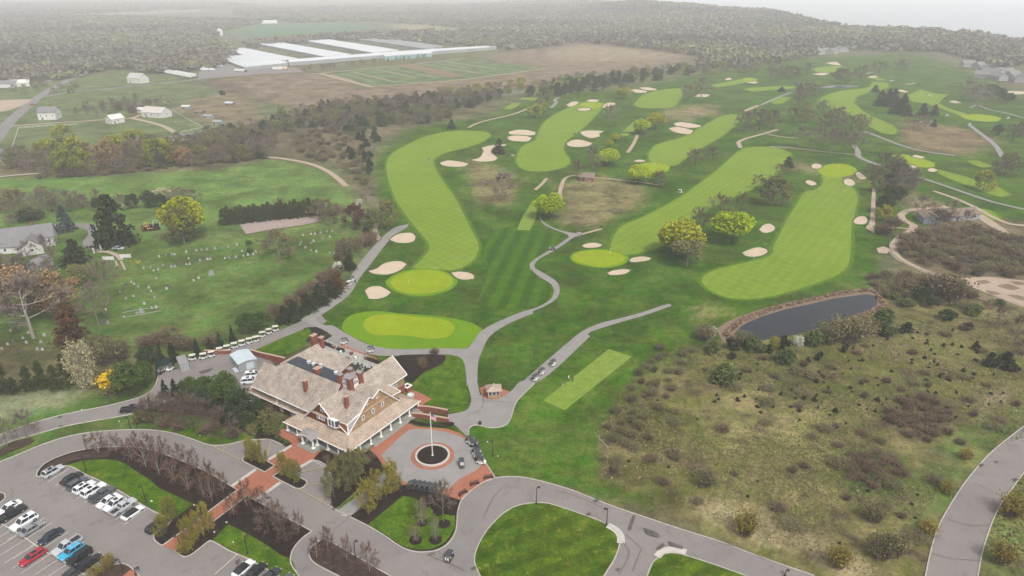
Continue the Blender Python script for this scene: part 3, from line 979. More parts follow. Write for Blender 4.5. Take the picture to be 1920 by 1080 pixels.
for t, s_ in (('Z2', '1060 630 1115 580 1180 528'), ('BC', '490 965 560 1000 640 1030 700 1062'), ('C5', '1040 590 1110 575 1180 570'), 
              ('BC', '1600 850 1690 930 1640 1060'), ('BC', '1580 890 1620 960 1560 1080'), ('BC', '940 560 860 640 800 760'), ('BC', '1200 600 1360 650 1500 720'), ('BR', '1480 760 1600 800 1730 800'), ('BR', '1640 560 1720 600 1800 640'),
              ('BR', '1400 960 1520 990 1680 1000'), ('BR', '200 900 330 930 480 1000'), ('BC', '800 60 790 140 700 190'), ('BC', '730 85 830 100 960 110'), ('D', '1300 460 1420 420 1560 430'), ('MC', '1030 690 1045 730')):
    strip('paving_seam', M_seam, pts(t, s_), .09)
for t, x, y in (('BC', 1435, 662), ('BC', 1390, 740), ('BC', 745, 1045), ('BR', 1682, 463), ('BR', 1872, 545), ('D', 450, 735), ('D', 460, 803)):
    w = W(t, x, y)
    mb = MB().box((w.x, w.y, LEVEL[0] + .012), (1.0, .7, .02), math.radians(30))
    for k in range(4):
        mb.box((w.x - .3 + .2 * k, w.y, LEVEL[0] + .03), (.06, .55, .02), math.radians(30))
    tag(mb.build('drain_grate', M_patch), 'dark drain grate at the kerb', kind='structure')
# sandy tracks, far roads and the court
LEVEL[0] = .05
for m, w, t, s_ in ((M_dirt, 2.2, 'TC', '1225 1100 1240 1040 1258 1005 1300 988 1345 990'), (M_dirt, 1.6, 'TC', '1420 998 1550 1010 1680 1025 1790 1042'), (M_dirt, 2.5, 'TC', '1610 858 1640 815 1668 758'),
                    (M_dirt, 1.8, 'MC', '1240 40 1225 0'), (M_dirt, 1.6, 'MC', '1345 240 1400 225 1465 207'), (M_dirt, 2.2, 'MC', '215 272 195 235 190 205 205 175'),
                    (M_dirt, 2.5, 'TC', '715 718 760 695 850 670 960 645 1045 613'), (M_asph2, 3.5, 'TC', '1180 607 1208 580 1200 560 1230 545'), (M_road, 6, 'TC', '560 590 690 565 800 550 900 535 1035 513'),
                    (M_dirt, 3, 'TR', '535 728 440 757 345 783 312 800 325 832'), (M_dirt, 2, 'TR', '475 755 560 770 655 778'), (M_dirt, 2, 'TR', '490 825 640 835 800 855 970 870'),
                    (M_asph2, 3.5, 'TR', '960 815 985 850 990 880 1050 910 1110 932'), (M_asph2, 2.6, 'TR', '1280 985 1400 1020 1560 1075 1740 1135 1930 1180'), (M_asph2, 3, 'TR', '1020 738 1130 780 1240 822 1350 850 1530 875'),
                    (M_asph2, 3.5, 'TR', '1615 705 1680 755 1760 820 1800 885'), (M_dirt, 4, 'TR', '1030 415 1080 406 1250 422 1370 430 1400 441 1370 456 1260 476'), (M_dirt, 4, 'TR', '1330 366 1350 352 1375 350'),
                    (M_dirt, 4, 'TR', '1410 376 1480 395 1487 410 1495 426'), (M_asph2, 3, 'TR', '1620 605 1655 590 1710 612 1800 632 1930 666'), (M_dirt, 4, 'TR', '425 593 350 625'), (M_asph2, 3, 'TR', '612 520 520 555 440 592'),
                    (M_dirt, 3.5, 'MR', '1490 84 1380 95 1270 105 1226 130 1240 155 1300 188 1288 218 1220 260 1188 300 1192 350 1260 400 1400 460 1520 490 1650 535 1780 590 1930 645'),
                    (M_dirt, 2.6, 'MR', '1410 -5 1540 40 1650 90 1750 145 1840 180 1930 190'), (M_dirt, 1.5, 'MR', '1160 200 1220 203 1290 212'), (M_dirt, 1.2, 'MR', '1440 405 1500 370 1590 362 1680 378 1775 375'),
                    (M_dirt, 2.2, 'TR', '0 628 60 632 120 648'),
                    (M_road, 10, 'TL', '-160 960 0 755 60 680 140 610 200 560 260 520 310 490 380 455 440 425 492 394'), (M_road, 7, 'TL', '255 545 400 516 560 505 700 490 850 475 1000 460 1110 447 1300 430 1500 415 1710 405'),
                    (M_dirt, 4, 'TL', '60 710 250 695 420 685 620 672 740 665 795 645'), (M_dirt, 4.5, 'TL', '740 665 850 690 930 715 990 748 1030 760'), (M_road, 6, 'TL', '930 778 1010 762 1100 752'),
                    (M_conc, 3, 'TL', '930 795 1000 790 1075 782'), (M_conc, 2, 'TL', '-60 1000 100 985 220 975'), (M_dirt, 4, 'TL', '0 300 1 300'),
                    (M_dirt, 6, 'F', '601 138 640 149 697 163'), (M_dirt, 4, 'F', '697 163 790 156 880 148 1022 129'), (M_dirt, 4, 'F', '570 140 680 130 760 122 870 110'), (M_dirt, 5, 'B', '0 172 300 160 600 150 900 138'),
                    (M_road, 9, 'TL', '240 470 290 450 370 432 400 420'), (M_dirt, 2, 'ML', '545 338 610 340 660 360 685 385'), (M_dirt, .8, 'ML', '650 390 665 430'), (M_dirt, .8, 'ML', '680 390 705 440'),
                    (M_dirt, 3.5, 'TL', '1500 885 1600 895 1750 925 1860 975 1950 1050'), (M_dirt, 2, 'TC', '1090 1070 1130 1035 1155 1005')):
    strip('track' if m is M_dirt else 'road', m, pts(t, s_), w)
sheet('drive', M_road, pts('ML', '290 190 320 180 430 178 520 182 565 210 580 260 575 310 530 335 480 310 465 285 495 245 490 220 430 200 330 200'), corner=80)
sheet('sand_patch', M_dirt, pts('MR', '1540 490 1700 480 1820 490 1990 510 1990 680 1900 640 1800 605 1640 545'))
for s_ in ('1640 505 1700 498 1735 512 1690 522', '1760 530 1830 520 1900 545 1850 556', '1820 580 1890 585 1960 610 1900 612', '1700 555 1760 565 1790 580 1730 578', '1840 505 1900 508 1940 522 1880 526'):
    sheet('sand_patch', M_heath, pts('MR', s_))
sheet('sand_patch', M_heath, pts('MR', '1600 575 1650 568 1740 600 1730 620 1660 605'))
sheet('sand_patch', M_dirt, pts('MR', '1090 320 1130 310 1165 325 1150 350 1100 345'))
sheet('sand_strip', M_dirt, pts('MR', '1066 -30 1058 90 1050 170 1028 205 1078 238 1082 170 1085 -30'))
sheet('sand_patch', M_dirt, pts('MR', '1600 110 1640 105 1750 170 1880 262 1860 258 1720 190 1640 140'))
sheet('dirt_field', M_dirt, pts('TL', '-60 568 60 562 180 560 165 575 60 620 -60 640'))
sheet('dirt_field', M_heath, pts('TL', '40 290 100 280 200 290 220 320 120 330 60 310'))
sheet('service_yard', M_road, pts('TL', '1110 450 1130 390 1200 345 1260 350 1400 385 1660 380 1710 405 1500 415 1300 430'), corner=80)
sheet('ball_court', cover("worn_court", (.30, .24, .215), (.25, .205, .185), (.35, .29, .25), big=.1, mid=.4, fine=3, fine_amt=.15), pts('ML', '1350 188 1480 160 1640 135 1780 120 1812 165 1700 190 1520 215 1385 240'), closed_smooth=False, label='pink worn basketball court')
sheet('playground_bed', M_mulch, pts('ML', '792 190 895 178 905 215 800 226'), closed_smooth=False)
for k in range(12):
    t = k / 12
    a = (1005 / 1, 0)
    x0, y0 = 615 + (870 - 615) * t, 139 - (139 - 110) * t
    x1, y1 = 700 + (1020 - 700) * t, 163 - (163 - 129) * t
    if k in (6,):
        sheet('sand_patch', M_heath, [(x0 + 5, y0), (x0 + 28, y0 - 4), (x1 + 8, y1 - 5), (x1 - 18, y1)])
    elif k % 4 != 3:
        f = .15 * (k % 3)
        strip('track', M_dirt, [(x0 + (x1 - x0) * .05, y0 + (y1 - y0) * .05), (x0 + (x1 - x0) * (.6 + f), y0 + (y1 - y0) * (.6 + f))], 1.8 if k % 2 else 3)

# ---------------------------------------------------------------- vegetation
def leaf_cards(rg, P, size, up=0.0, aspect=1.0):
    """one small four-cornered leaf spray at each point of P"""
    n = len(P)
    a = rg.normal(size=(n, 3))
    a[:, 2] *= (1 - up)
    a /= np.linalg.norm(a, axis=1, keepdims=True)
    b = rg.normal(size=(n, 3))
    b -= a * (a * b).sum(1, keepdims=True)
    b /= np.linalg.norm(b, axis=1, keepdims=True)
    s = (size * rg.uniform(.6, 1.4, n))[:, None] * .5
    a = a * s * aspect
    b = b * s
    V = np.stack([P - a * .6 - b, P + a - b * .5, P + a * .7 + b, P - a + b * .6], 1).reshape(-1, 3)
    F_ = np.arange(4 * n).reshape(n, 4)
    return V, F_


def clump_points(rg, C, R, n, shell=.55):
    """n points spread over the clumps (centres C, radii R)"""
    k = rg.integers(0, len(C), n)
    d = rg.normal(size=(n, 3))
    d /= np.linalg.norm(d, axis=1, keepdims=True)
    r = shell + (1 - shell) * rg.random(n) ** .6
    return C[k] + d * (R[k] * r[:, None])


class Tubes:
    def __init__(s):
        s.V, s.F, s.n = [], [], 0

    def seg(s, p0, p1, r0, r1, k=4):
        d = p1 - p0
        L = np.linalg.norm(d)
        if L < 1e-6:
            return
        d = d / L
        a = np.cross(d, (0, 0, 1.) if abs(d[2]) < .9 else (1., 0, 0))
        a /= np.linalg.norm(a)
        b = np.cross(d, a)
        if k == 2:
            t = random.random() * 3.14
            w = a * math.cos(t) + b * math.sin(t)
            s.V += [p0 - w * r0, p0 + w * r0, p1 + w * r1, p1 - w * r1]
            s.F.append((s.n, s.n + 1, s.n + 2, s.n + 3))
            s.n += 4
            return
        an = np.arange(k) * 2 * math.pi / k
        o = np.cos(an)[:, None] * a + np.sin(an)[:, None] * b
        s.V += list(p0 + o * r0) + list(p1 + o * r1)
        for i in range(k):
            j = (i + 1) % k
            s.F.append((s.n + i, s.n + j, s.n + k + j, s.n + k + i))
        s.n += 2 * k

    def mesh(s, name):
        return np_mesh(name, np.array(s.V), np.array(s.F))


def grow(seed, style):
    """branching skeleton of a tree one metre tall and one metre wide; wood (limbs), twigs, tip points"""
    rg = np.random.default_rng(seed)
    random.seed(seed)
    wood, twig, tips = Tubes(), Tubes(), []
    lo, limbs, steep, m0, m1, m2, e0 = dict(round=(.10, 15, .24, 4, 5, 6, -28), upright=(.14, 17, .36, 4, 5, 7, -50),
                                            wide=(.08, 15, .16, 5, 6, 7, -12), tall=(.34, 13, .22, 4, 5, 5, -20))[style]
    cz, rz_ = (lo + 1) / 2 + .04, (1 - lo) / 2
    tr = .017
    wood.seg(np.zeros(3), np.array([0, 0, .3]), tr * 1.35, tr, 6)
    wood.seg(np.array([0, 0, .3]), np.array([.01, 0, .62]), tr, tr * .55, 5)
    wood.seg(np.array([.01, 0, .62]), np.array([0, .01, .92]), tr * .55, tr * .12, 4)

    def branch(p, d, L, r, lev):
        q = p
        n = 3
        P_ = [p]
        for i in range(n):
            d = d + rg.normal(0, .13, 3) + np.array([0, 0, .05])
            d /= np.linalg.norm(d)
            q2 = q + d * L / n
            (wood if lev < 2 else twig).seg(q, q2, r * (1 - i / n * .7), r * (1 - (i + 1) / n * .7), 4 if lev == 0 else (3 if lev == 1 else 2))
            q = q2
            P_.append(q)
        tips.append(q)
        if lev < 3:
            m = (m0, m1, m2)[lev]
            for k in range(m):
                t = rg.uniform(.25, 1)
                i = min(int(t * n), n - 1)
                s0 = P_[i] + (P_[i + 1] - P_[i]) * (t * n - i)
                out = np.array([s0[0], s0[1], (s0[2] - cz) * .6])
                out /= (np.linalg.norm(out) + 1e-6)
                dd = d * .55 + out * .55 + rg.normal(0, .5, 3) + np.array([0, 0, .25])
                dd /= np.linalg.norm(dd)
                branch(s0, dd, (L * rg.uniform(.38, .6) if lev < 2 else rg.uniform(.05, .11)), max(r * .5, .0048), lev + 1)
    for k in range(limbs):
        t = (k + .5) / limbs
        e = math.radians(e0 + (82 - e0) * t)
        an = k * 2.4 + rg.uniform(-.4, .4)
        tg = np.array([math.cos(an) * math.cos(e) * .5, math.sin(an) * math.cos(e) * .5, cz + math.sin(e) * rz_])
        z0 = min(max(lo * .9, tg[2] - steep - .5 * steep * rg.random()), .85)
        p = np.array([0, 0, z0])
        v = (tg - p) * .80
        L = np.linalg.norm(v)
        branch(p, v / L, L, tr * .5 * (1 - .5 * t), 0)
    for T_ in (wood, twig):
        T_.V = np.array(T_.V)
    allv = np.concatenate([wood.V, twig.V])
    rad = np.percentile(np.hypot(allv[:, 0], allv[:, 1]), 98)
    hz = np.percentile(allv[:, 2], 99.5)
    sc = np.array([.5 / rad, .5 / rad, 1 / hz])
    wood.V = wood.V * sc
    twig.V = twig.V * sc
    return wood, twig, np.array(tips) * sc


def merged(name, parts):
    V, Fs, n = [], [], 0
    for v, f in parts:
        V.append(v)
        Fs.append(np.asarray(f) + n)
        n += len(v)
    return np_mesh(name, np.concatenate(V), np.concatenate(Fs))


def quads_only(T_):
    return np.array(T_.V), np.array(T_.F)


def vmat(name, col, vary=.35, scale=.9, objvar=.16, rough=.8):
    m = plain(name, col, rough=rough, spec=.04, vary=vary, scale=scale, objvar=objvar)
    return m


BARK = vmat("grey_bark", (.16, .135, .11), .25, 6)
BARKD = vmat("dark_bark", (.07, .055, .042), .25, 6)
BARKW = vmat("pale_bark", (.30, .275, .24), .2, 6)
KIND = {}                 # kind -> list of (wood mesh, crown mesh)


def add_kind(kind, variants):
    KIND[kind] = variants


def leafy(kind, style, leaf, bark, n, size, seeds, twig_mat=None, with_twigs=True, keep=1.0, crown_squash=None):
    out = []
    for s in seeds:
        rg = np.random.default_rng(s * 7 + 1)
        wood, twig, tips = grow(s, style)
        wm = wood.mesh(kind + "_wood")
        wm.materials.append(bark)
        parts = []
        C = tips[rg.random(len(tips)) < keep]
        P = C[rg.integers(0, len(C), n)] + rg.normal(0, .028, (n, 3))
        P = P[P[:, 2] > .12]
        lv, lf = leaf_cards(rg, P, size)
        tv, tf = quads_only(twig)
        if with_twigs and n:
            me = bpy.data.meshes.new(kind + "_crown")
            V = np.concatenate([tv, lv])
            Fc = np.concatenate([tf, lf + len(tv)])
            me = np_mesh(kind + "_crown", V, Fc, mi=np.r_[np.ones(len(tf)), np.zeros(len(lf))])
            me.materials.append(leaf)
            me.materials.append(twig_mat or bark)
        elif n:
            me = np_mesh(kind + "_crown", lv, lf)
            me.materials.append(leaf)
        else:
            me = np_mesh(kind + "_crown", tv, tf)
            me.materials.append(twig_mat or bark)
        out.append((wm, me))
    add_kind(kind, out)


TW_RED = vmat("reddish_twigs", (.125, .072, .052), .25, 3)
TW_GREY = vmat("grey_twigs", (.165, .13, .105), .25, 3)
TW_BROWN = vmat("brown_twigs", (.13, .09, .065), .25, 3)
leafy('bare', 'round', None, BARK, 0, .03, (1, 2, 3), TW_GREY)
leafy('pear', 'upright', None, BARKW, 0, .03, (11, 12, 13), TW_RED)
leafy('brown', 'round', None, BARKD, 0, .03, (14, 15, 19), vmat("grey_brown_twigs", (.125, .092, .072), .25, 3))
leafy('tall', 'tall', None, BARK, 0, .03, (16, 17), TW_GREY)
leafy('wide', 'wide', None, BARKW, 0, .03, (18,), TW_GREY)
leafy('bud', 'round', vmat("bud_leaves", (.15, .135, .050)), BARK, 900, .030, (21, 22, 23), TW_GREY)
leafy('olive', 'round', vmat("olive_leaves", (.135, .14, .045)), BARK, 2600, .035, (24, 25), TW_GREY)
leafy('rust', 'round', vmat("rust_leaves", (.29, .185, .085)), BARK, 2600, .032, (26, 27), TW_BROWN)
leafy('pale', 'upright', vmat("pale_leaves", (.40, .37, .20)), BARKW, 1500, .030, (28, 29), vmat("pale_twigs", (.30, .26, .18)))
leafy('horn', 'upright', vmat("young_leaves", (.20, .185, .022)), BARK, 2300, .034, (31, 32, 33), TW_BROWN)
leafy('yel', 'round', vmat("yellow_green_leaves", (.22, .235, .022)), BARKD, 3600, .036, (34, 35, 36), TW_BROWN)
leafy('maroon', 'round', vmat("maroon_leaves", (.085, .036, .036)), BARKD, 2600, .036, (37,), TW_RED)
leafy('sparse', 'upright', vmat("sparse_leaves", (.22, .20, .07)), BARKW, 260, .028, (38, 39), TW_GREY)


def ball(kind, leaf, bark, n, size, seeds, trunk=.2, lumps=26, flat=.8, lump_r=.19):
    """dense crown of lumps over a short trunk"""
    out = []
    for s in seeds:
        rg = np.random.default_rng(s)
        random.seed(s)
        wood, twig, tips = grow(s, 'round')
        wm = wood.mesh(kind + "_wood")
        wm.materials.append(bark)
        d = rg.normal(size=(lumps, 3))
        d[:, 2] = np.abs(d[:, 2]) * 1.0 - .35
        d /= np.linalg.norm(d, axis=1, keepdims=True)
        zc = trunk + (1 - trunk) * .45
        C = np.array([0, 0, zc]) + d * np.array([.5 - lump_r * .8, .5 - lump_r * .8, (1 - trunk) * .55 - lump_r * .8]) * rg.uniform(.7, 1.05, (lumps, 1))
        R = np.repeat(lump_r * rg.uniform(.7, 1.25, (lumps, 1)), 3, 1) * np.array([1, 1, flat])
        P = clump_points(rg, C, R, n)
        P = P[P[:, 2] > trunk * .6]
        v, f = leaf_cards(rg, P, size)
        me = np_mesh(kind + "_crown", v, f)
        me.materials.append(leaf)
        out.append((wm, me))
    add_kind(kind, out)


ball('lime', vmat("lime_leaves", (.29, .375, .004), .3, .8, .08), BARKD, 7500, .045, (41, 42), lumps=40)
ball('gold', vmat("gold_green_leaves", (.26, .275, .012), .3, .8, .08), BARKD, 7500, .045, (43, 44), lumps=40)
ball('sage', vmat("grey_green_leaves", (.155, .15, .055), .3, .8, .1), BARK, 2600, .036, (45, 46))


def cone(kind, leaf, n, size, seeds, sharp=1.0, droop=.25, rag=.25, bottom=.06, power=.8):
    """evergreen: sprays set round a tapering stem in uneven tiers"""
    out = []
    for s in seeds:
        rg = np.random.default_rng(s)
        T_ = Tubes()
        random.seed(s)
        T_.seg(np.zeros(3), np.array([0, 0, .5]), .022, .012, 5)
        T_.seg(np.array([0, 0, .5]), np.array([0, 0, .97]), .012, .003, 4)
        wm = T_.mesh(kind + "_wood")
        wm.materials.append(BARKD)
        nb = 150
        zb = bottom + (1 - bottom) * rg.random(nb) ** 1.25
        an = rg.random(nb) * 6.283
        rr = .5 * ((1 - zb) / (1 - bottom)) ** power * (1 + rg.normal(0, rag, nb)).clip(.45, 1.35) * sharp + .015
        k = rg.integers(0, nb, n)
        t = rg.random(n) ** .55
        r = rr[k] * t
        P = np.stack([np.cos(an[k]) * r, np.sin(an[k]) * r, zb[k] - droop * r * rg.uniform(.5, 1, n) + .03 * (1 - t)], 1)
        P += rg.normal(0, .022, (n, 3)) * np.array([1, 1, .6])
        P[:, 2] = np.clip(P[:, 2], .01, 1)
        v, f = leaf_cards(rg, P, size)
        me = np_mesh(kind + "_crown", v, f)
        me.materials.append(leaf)
        out.append((wm, me))
    add_kind(kind, out)


cone('cedar', vmat("cedar_sprays", (.030, .040, .017)), 2600, .055, (51, 52, 53), rag=.35, power=.6, sharp=.95)
cone('spruce', vmat("blue_spruce_sprays", (.055, .075, .070)), 2600, .05, (54,), power=.85)
cone('arb', vmat("arborvitae_sprays", (.048, .056, .018)), 2200, .05, (55, 56, 57), rag=.18, power=.5, droop=0)
cone('fir', vmat("dark_fir_sprays", (.022, .036, .018)), 2000, .05, (58, 59), power=.95, rag=.2)
cone('rcedar', vmat("rusty_cedar_sprays", (.085, .048, .020)), 2400, .055, (60, 61), rag=.35, power=.6)
ball('pine', vmat("pine_needles", (.055, .090, .020)), BARKD, 3400, .042, (62, 63), trunk=.12, lumps=34, lump_r=.15)
ball('ever', vmat("evergreen_leaves", (.036, .055, .020)), BARKD, 3000, .045, (64, 65), trunk=.05, lumps=30, lump_r=.16)


def bushy(kind, leaf, n, size, seeds, lumps=12, lump_r=.24, stems=None):
    out = []
    for s in seeds:
        rg = np.random.default_rng(s)
        d = rg.normal(size=(lumps, 3))
        d[:, 2] = np.abs(d[:, 2])
        d /= np.linalg.norm(d, axis=1, keepdims=True)
        C = d * np.array([.32, .32, .62]) * rg.uniform(.4, 1, (lumps, 1)) + np.array([0, 0, .14])
        R = np.repeat(lump_r * rg.uniform(.7, 1.25, (lumps, 1)), 3, 1)
        P = clump_points(rg, C, R, n, .3)
        P[:, 2] = np.clip(P[:, 2], .01, None)
        v, f = leaf_cards(rg, P, size, aspect=1.0)
        me = np_mesh(kind + "_leaves", v, f)
        me.materials.append(leaf)
        out.append((None, me))
    add_kind(kind, out)


def twiggy(kind, mat, seeds, n=420, leaf=None, nl=0, lsize=.04):
    """bare brush: a fan of thin stems"""
    out = []
    for s in seeds:
        rg = np.random.default_rng(s)
        random.seed(s)
        T_ = Tubes()
        tips = []
        for k in range(n):
            a = rg.random() * 6.283
            r0 = rg.random() ** .5 * .28
            p = np.array([math.cos(a) * r0, math.sin(a) * r0, 0])
            d = np.array([math.cos(a) * r0 * 1.6, math.sin(a) * r0 * 1.6, 1]) + rg.normal(0, .35, 3)
            d[2] = abs(d[2]) + .2
            d /= np.linalg.norm(d)
            L = rg.uniform(.45, 1) * (1 - r0)
            z0 = rg.random() * .3
            p = p + np.array([0, 0, z0])
            q = p + d * L
            q[2] = min(q[2], 1)
            T_.seg(p, q, .010, .004, 2)
            tips.append(q)
        V, Fc = quads_only(T_)
        if nl:
            tips = np.array(tips)
            v, f = leaf_cards(rg, tips[rg.integers(0, len(tips), nl)] + rg.normal(0, .08, (nl, 3)), lsize)
            me = np_mesh(kind + "_brush", np.concatenate([V, v]), np.concatenate([Fc, f + len(V)]), mi=np.r_[np.zeros(len(Fc)), np.ones(len(f))])
            me.materials.append(mat)
            me.materials.append(leaf)
        else:
            me = np_mesh(kind + "_brush", V, Fc)
            me.materials.append(mat)
        out.append((None, me))
    add_kind(kind, out)


bushy('jun', vmat("juniper_sprays", (.030, .036, .014)), 500, .12, (71, 72, 73), lumps=7, lump_r=.28)
bushy('gshrub', vmat("green_shrub_leaves", (.075, .098, .028)), 1300, .075, (74, 75, 76))
bushy('oshrub', vmat("olive_shrub_leaves", (.115, .11, .038)), 1200, .07, (77, 78))
bushy('wshrub', vmat("white_blossom", (.42, .42, .33)), 900, .07, (79,))
bushy('yshrub', vmat("forsythia_blossom", (.62, .40, .006)), 1500, .06, (80,))
twiggy('brush', TW_BROWN, (81, 82, 83), 420, vmat("brush_buds", (.125, .095, .055)), 420, .06)
twiggy('gbrush', TW_GREY, (84, 85), 380, vmat("brush_leaves", (.12, .115, .045)), 700, .06)
twiggy('ybush', TW_BROWN, (86, 87), 260, vmat("yellow_brush_leaves", (.20, .155, .025)), 900, .06)

PHR = dict(bare='bare grey tree', pear='bare reddish upright tree', brown='bare brown round tree', tall='tall bare grey tree', wide='huge bare spreading tree',
           bud='bare tree with first buds', olive='olive green tree', rust='rust coloured tree', pale='pale budding tree', horn='upright yellow-green young tree',
           yel='yellow-green tree', maroon='dark maroon tree', sparse='thin young tree', lime='bright lime green round tree', gold='golden green round tree',
           sage='grey green round tree', cedar='dark ragged cedar', spruce='blue grey spruce', arb='narrow green arborvitae', fir='small dark fir', rcedar='rusty brown cedar',
           pine='bushy mid green pine', ever='dark evergreen tree', jun='small dark juniper', gshrub='rounded green shrub', oshrub='olive shrub', wshrub='white blossoming shrub',
           yshrub='bright yellow forsythia bush', brush='brown bare brush', gbrush='grey green brush', ybush='yellowish bush')
SHRUBS = {'jun', 'gshrub', 'oshrub', 'wshrub', 'yshrub', 'brush', 'gbrush', 'ybush'}
NM = dict(bare='bare_tree', pear='bare_pear_tree', brown='brown_tree', tall='tall_tree', wide='bare_tree', bud='budding_tree', olive='olive_tree', rust='rust_tree', pale='budding_tree',
          horn='young_tree', yel='maple_tree', maroon='plum_tree', sparse='young_tree', lime='maple_tree', gold='maple_tree', sage='budding_tree', cedar='cedar_tree', spruce='spruce_tree',
          arb='arborvitae', fir='fir_tree', rcedar='cedar_tree', pine='pine_tree', ever='evergreen_tree', jun='juniper', gshrub='shrub', oshrub='shrub', wshrub='flowering_shrub',
          yshrub='forsythia', brush='brush_shrub', gbrush='grey_shrub', ybush='shrub')
ORD = 'first second third fourth fifth sixth seventh eighth ninth tenth eleventh twelfth thirteenth fourteenth fifteenth sixteenth seventeenth eighteenth nineteenth twentieth'.split()
trng = random.Random(5)
TREES = 0


def plant(kind, w, h, wd, label=None, group=None, z=0.0):
    """one tree or shrub of its own at w, h metres tall and wd wide"""
    global TREES
    TREES += 1
    wm, cm = trng.choice(KIND[kind])
    wd = max(wd, .3)
    h = max(h, .3)
    rz = trng.uniform(0, 6.28)
    loc = (w[0], w[1], z)
    lb = label or PHR[kind]
    if wm is None:
        o = bpy.data.objects.new(NM[kind], cm)
        COL.objects.link(o)
        o.location, o.rotation_euler, o.scale = loc, (0, 0, rz), (wd, wd, h)
        return tag(o, lb, 'shrub', group)
    t = thing(NM[kind], lb, 'tree', loc, rz, group)
    t.scale = (wd, wd, h)
    a = bpy.data.objects.new('trunk', wm)
    b = bpy.data.objects.new('crown', cm)
    for q in (a, b):
        COL.objects.link(q)
        q.parent = t
    return t


def tree_px(kind, tile, x, y, hp, wp, label=None, group=None, z=0.0):
    s = TILES[tile][2]
    w = W(tile, x, y, z)
    if tile == 'TR' and kind in ('bare', 'brown', 'tall'):
        hp, wp = hp * 1.12, wp * 1.3
    return plant(kind, w, metres_high(w, hp / s), metres_wide(w, wp / s), label, group, z)


def row(kind, tile, data, where, ref, group, z=0.0):
    """several alike trees of a row: each label counts along the row from a landmark"""
    a = [float(q) for q in data.split()]
    for i in range(0, len(a), 4):
        k = i // 4
        lb = f"{PHR[kind]} {where}, {ORD[k] if k < 20 else 'next'} from {ref}" if ref else f"{PHR[kind]} {where}"
        if len(lb.replace('-', '').split()) > 16:
            lb = f"{PHR[kind]} {where}, {ORD[k]} from {ref.split()[-1]}"
        if len(lb.split()) > 16:
            lb = ' '.join([q for q in PHR[kind].split() if q != 'upright']) + f" {where}, {ORD[k]} from {ref.split()[-1]}"
        tree_px(kind, tile, *a[i:i + 4], lb, group, z)


# parking island and drive
row('pear', 'BL', '1258 612 120 80 1180 545 125 85 1095 478 115 95 1010 440 105 85 930 405 110 80 850 388 115 85 770 372 110 85 657 383 112 95 555 386 125 115', 'on the drive side of the parking island', 'the brick walk', 'bare trees along the parking island', .12)
row('pear', 'BL', '1195 660 180 95 1148 640 150 85 1063 593 145 110 985 552 150 115 898 507 150 110 822 467 150 100 742 432 130 85', 'in the mulch above the island lawn', 'the brick walk', 'bare trees along the parking island', .12)
row('pear', 'BL', '1387 682 145 115 1315 735 130 95 1470 668 100 85 1572 780 130 100 1680 835 115 90', 'at the drive edge of the black mulch bed', 'the brick walk', 'bare trees in the black mulch bed', .12)
row('brown', 'BL', '1512 836 150 150 1612 892 150 150', 'filling the black mulch bed', 'the brick walk', 'round trees in the black mulch bed', .12)
row('pear', 'BL', '1845 922 120 95 1783 976 120 95', 'at the tip of the brown mulch island', 'the drive', 'bare trees on the brown mulch island', .12)
row('brown', 'BL', '1893 1042 130 135', 'on the brown mulch island by the curved lane', None, None, .12)
row('pear', 'BC', '32 990 140 80 160 1055 170 130', 'beside the lamp on the brown mulch island', 'the curved lane', 'bare trees on the brown mulch island', .12)
row('brown', 'BC', '95 1078 90 95', 'low on the brown mulch island under the lamp', None, None, .12)
row('horn', 'BL', '960 768 130 90', 'at the end of the stall row', None, None, .12)
row('horn', 'BL', '1175 835 160 90 1115 875 150 80 1065 905 150 90', 'on the lot side of the brick walk', 'the clubhouse', 'young trees by the brick walk', .12)
row('horn', 'BL', '1410 425 120 75 1440 440 105 65 1475 458 135 75', 'in the upper planter by the brick walk', 'its rounded end', 'young trees in the upper planter', .12)
row('horn', 'BL', '1600 515 130 75 1636 535 110 60 1670 555 120 70', 'in the lower planter by the brick walk', 'its pointed end', 'young trees in the lower planter', .12)
row('horn', 'BL', '920 850 110 90', 'beside the black parked wagon', None, None, .12)
row('ybush', 'BL', '620 1040 75 60 545 1075 45 70', 'on the lamp island at the bottom of the lot', 'the lamp', 'bushes on the lamp island', .12)
row('ybush', 'BL', '1050 945 60 80', 'at the lot end of the brick walk', None, None, .12)
row('olive', 'BC', '20 610 200 110 70 570 190 110 110 500 130 110 -40 640 190 110', 'in the bed below the porch corner', 'the walk', 'olive trees below the porch')
row('horn', 'BC', '155 720 170 120 205 660 165 100 285 615 170 120', 'lining the grey walk to the motor court', 'the drive', 'young trees lining the grey walk', .12)
row('tall', 'BC', '575 775 230 180', 'standing on the court lawn by the carts', None, None, .12)
row('sparse', 'BC', '418 880 100 70 530 878 140 60 455 786 140 100', 'in a mulch ring on the court lawn', 'the drive', 'young trees on the court lawn', .12)
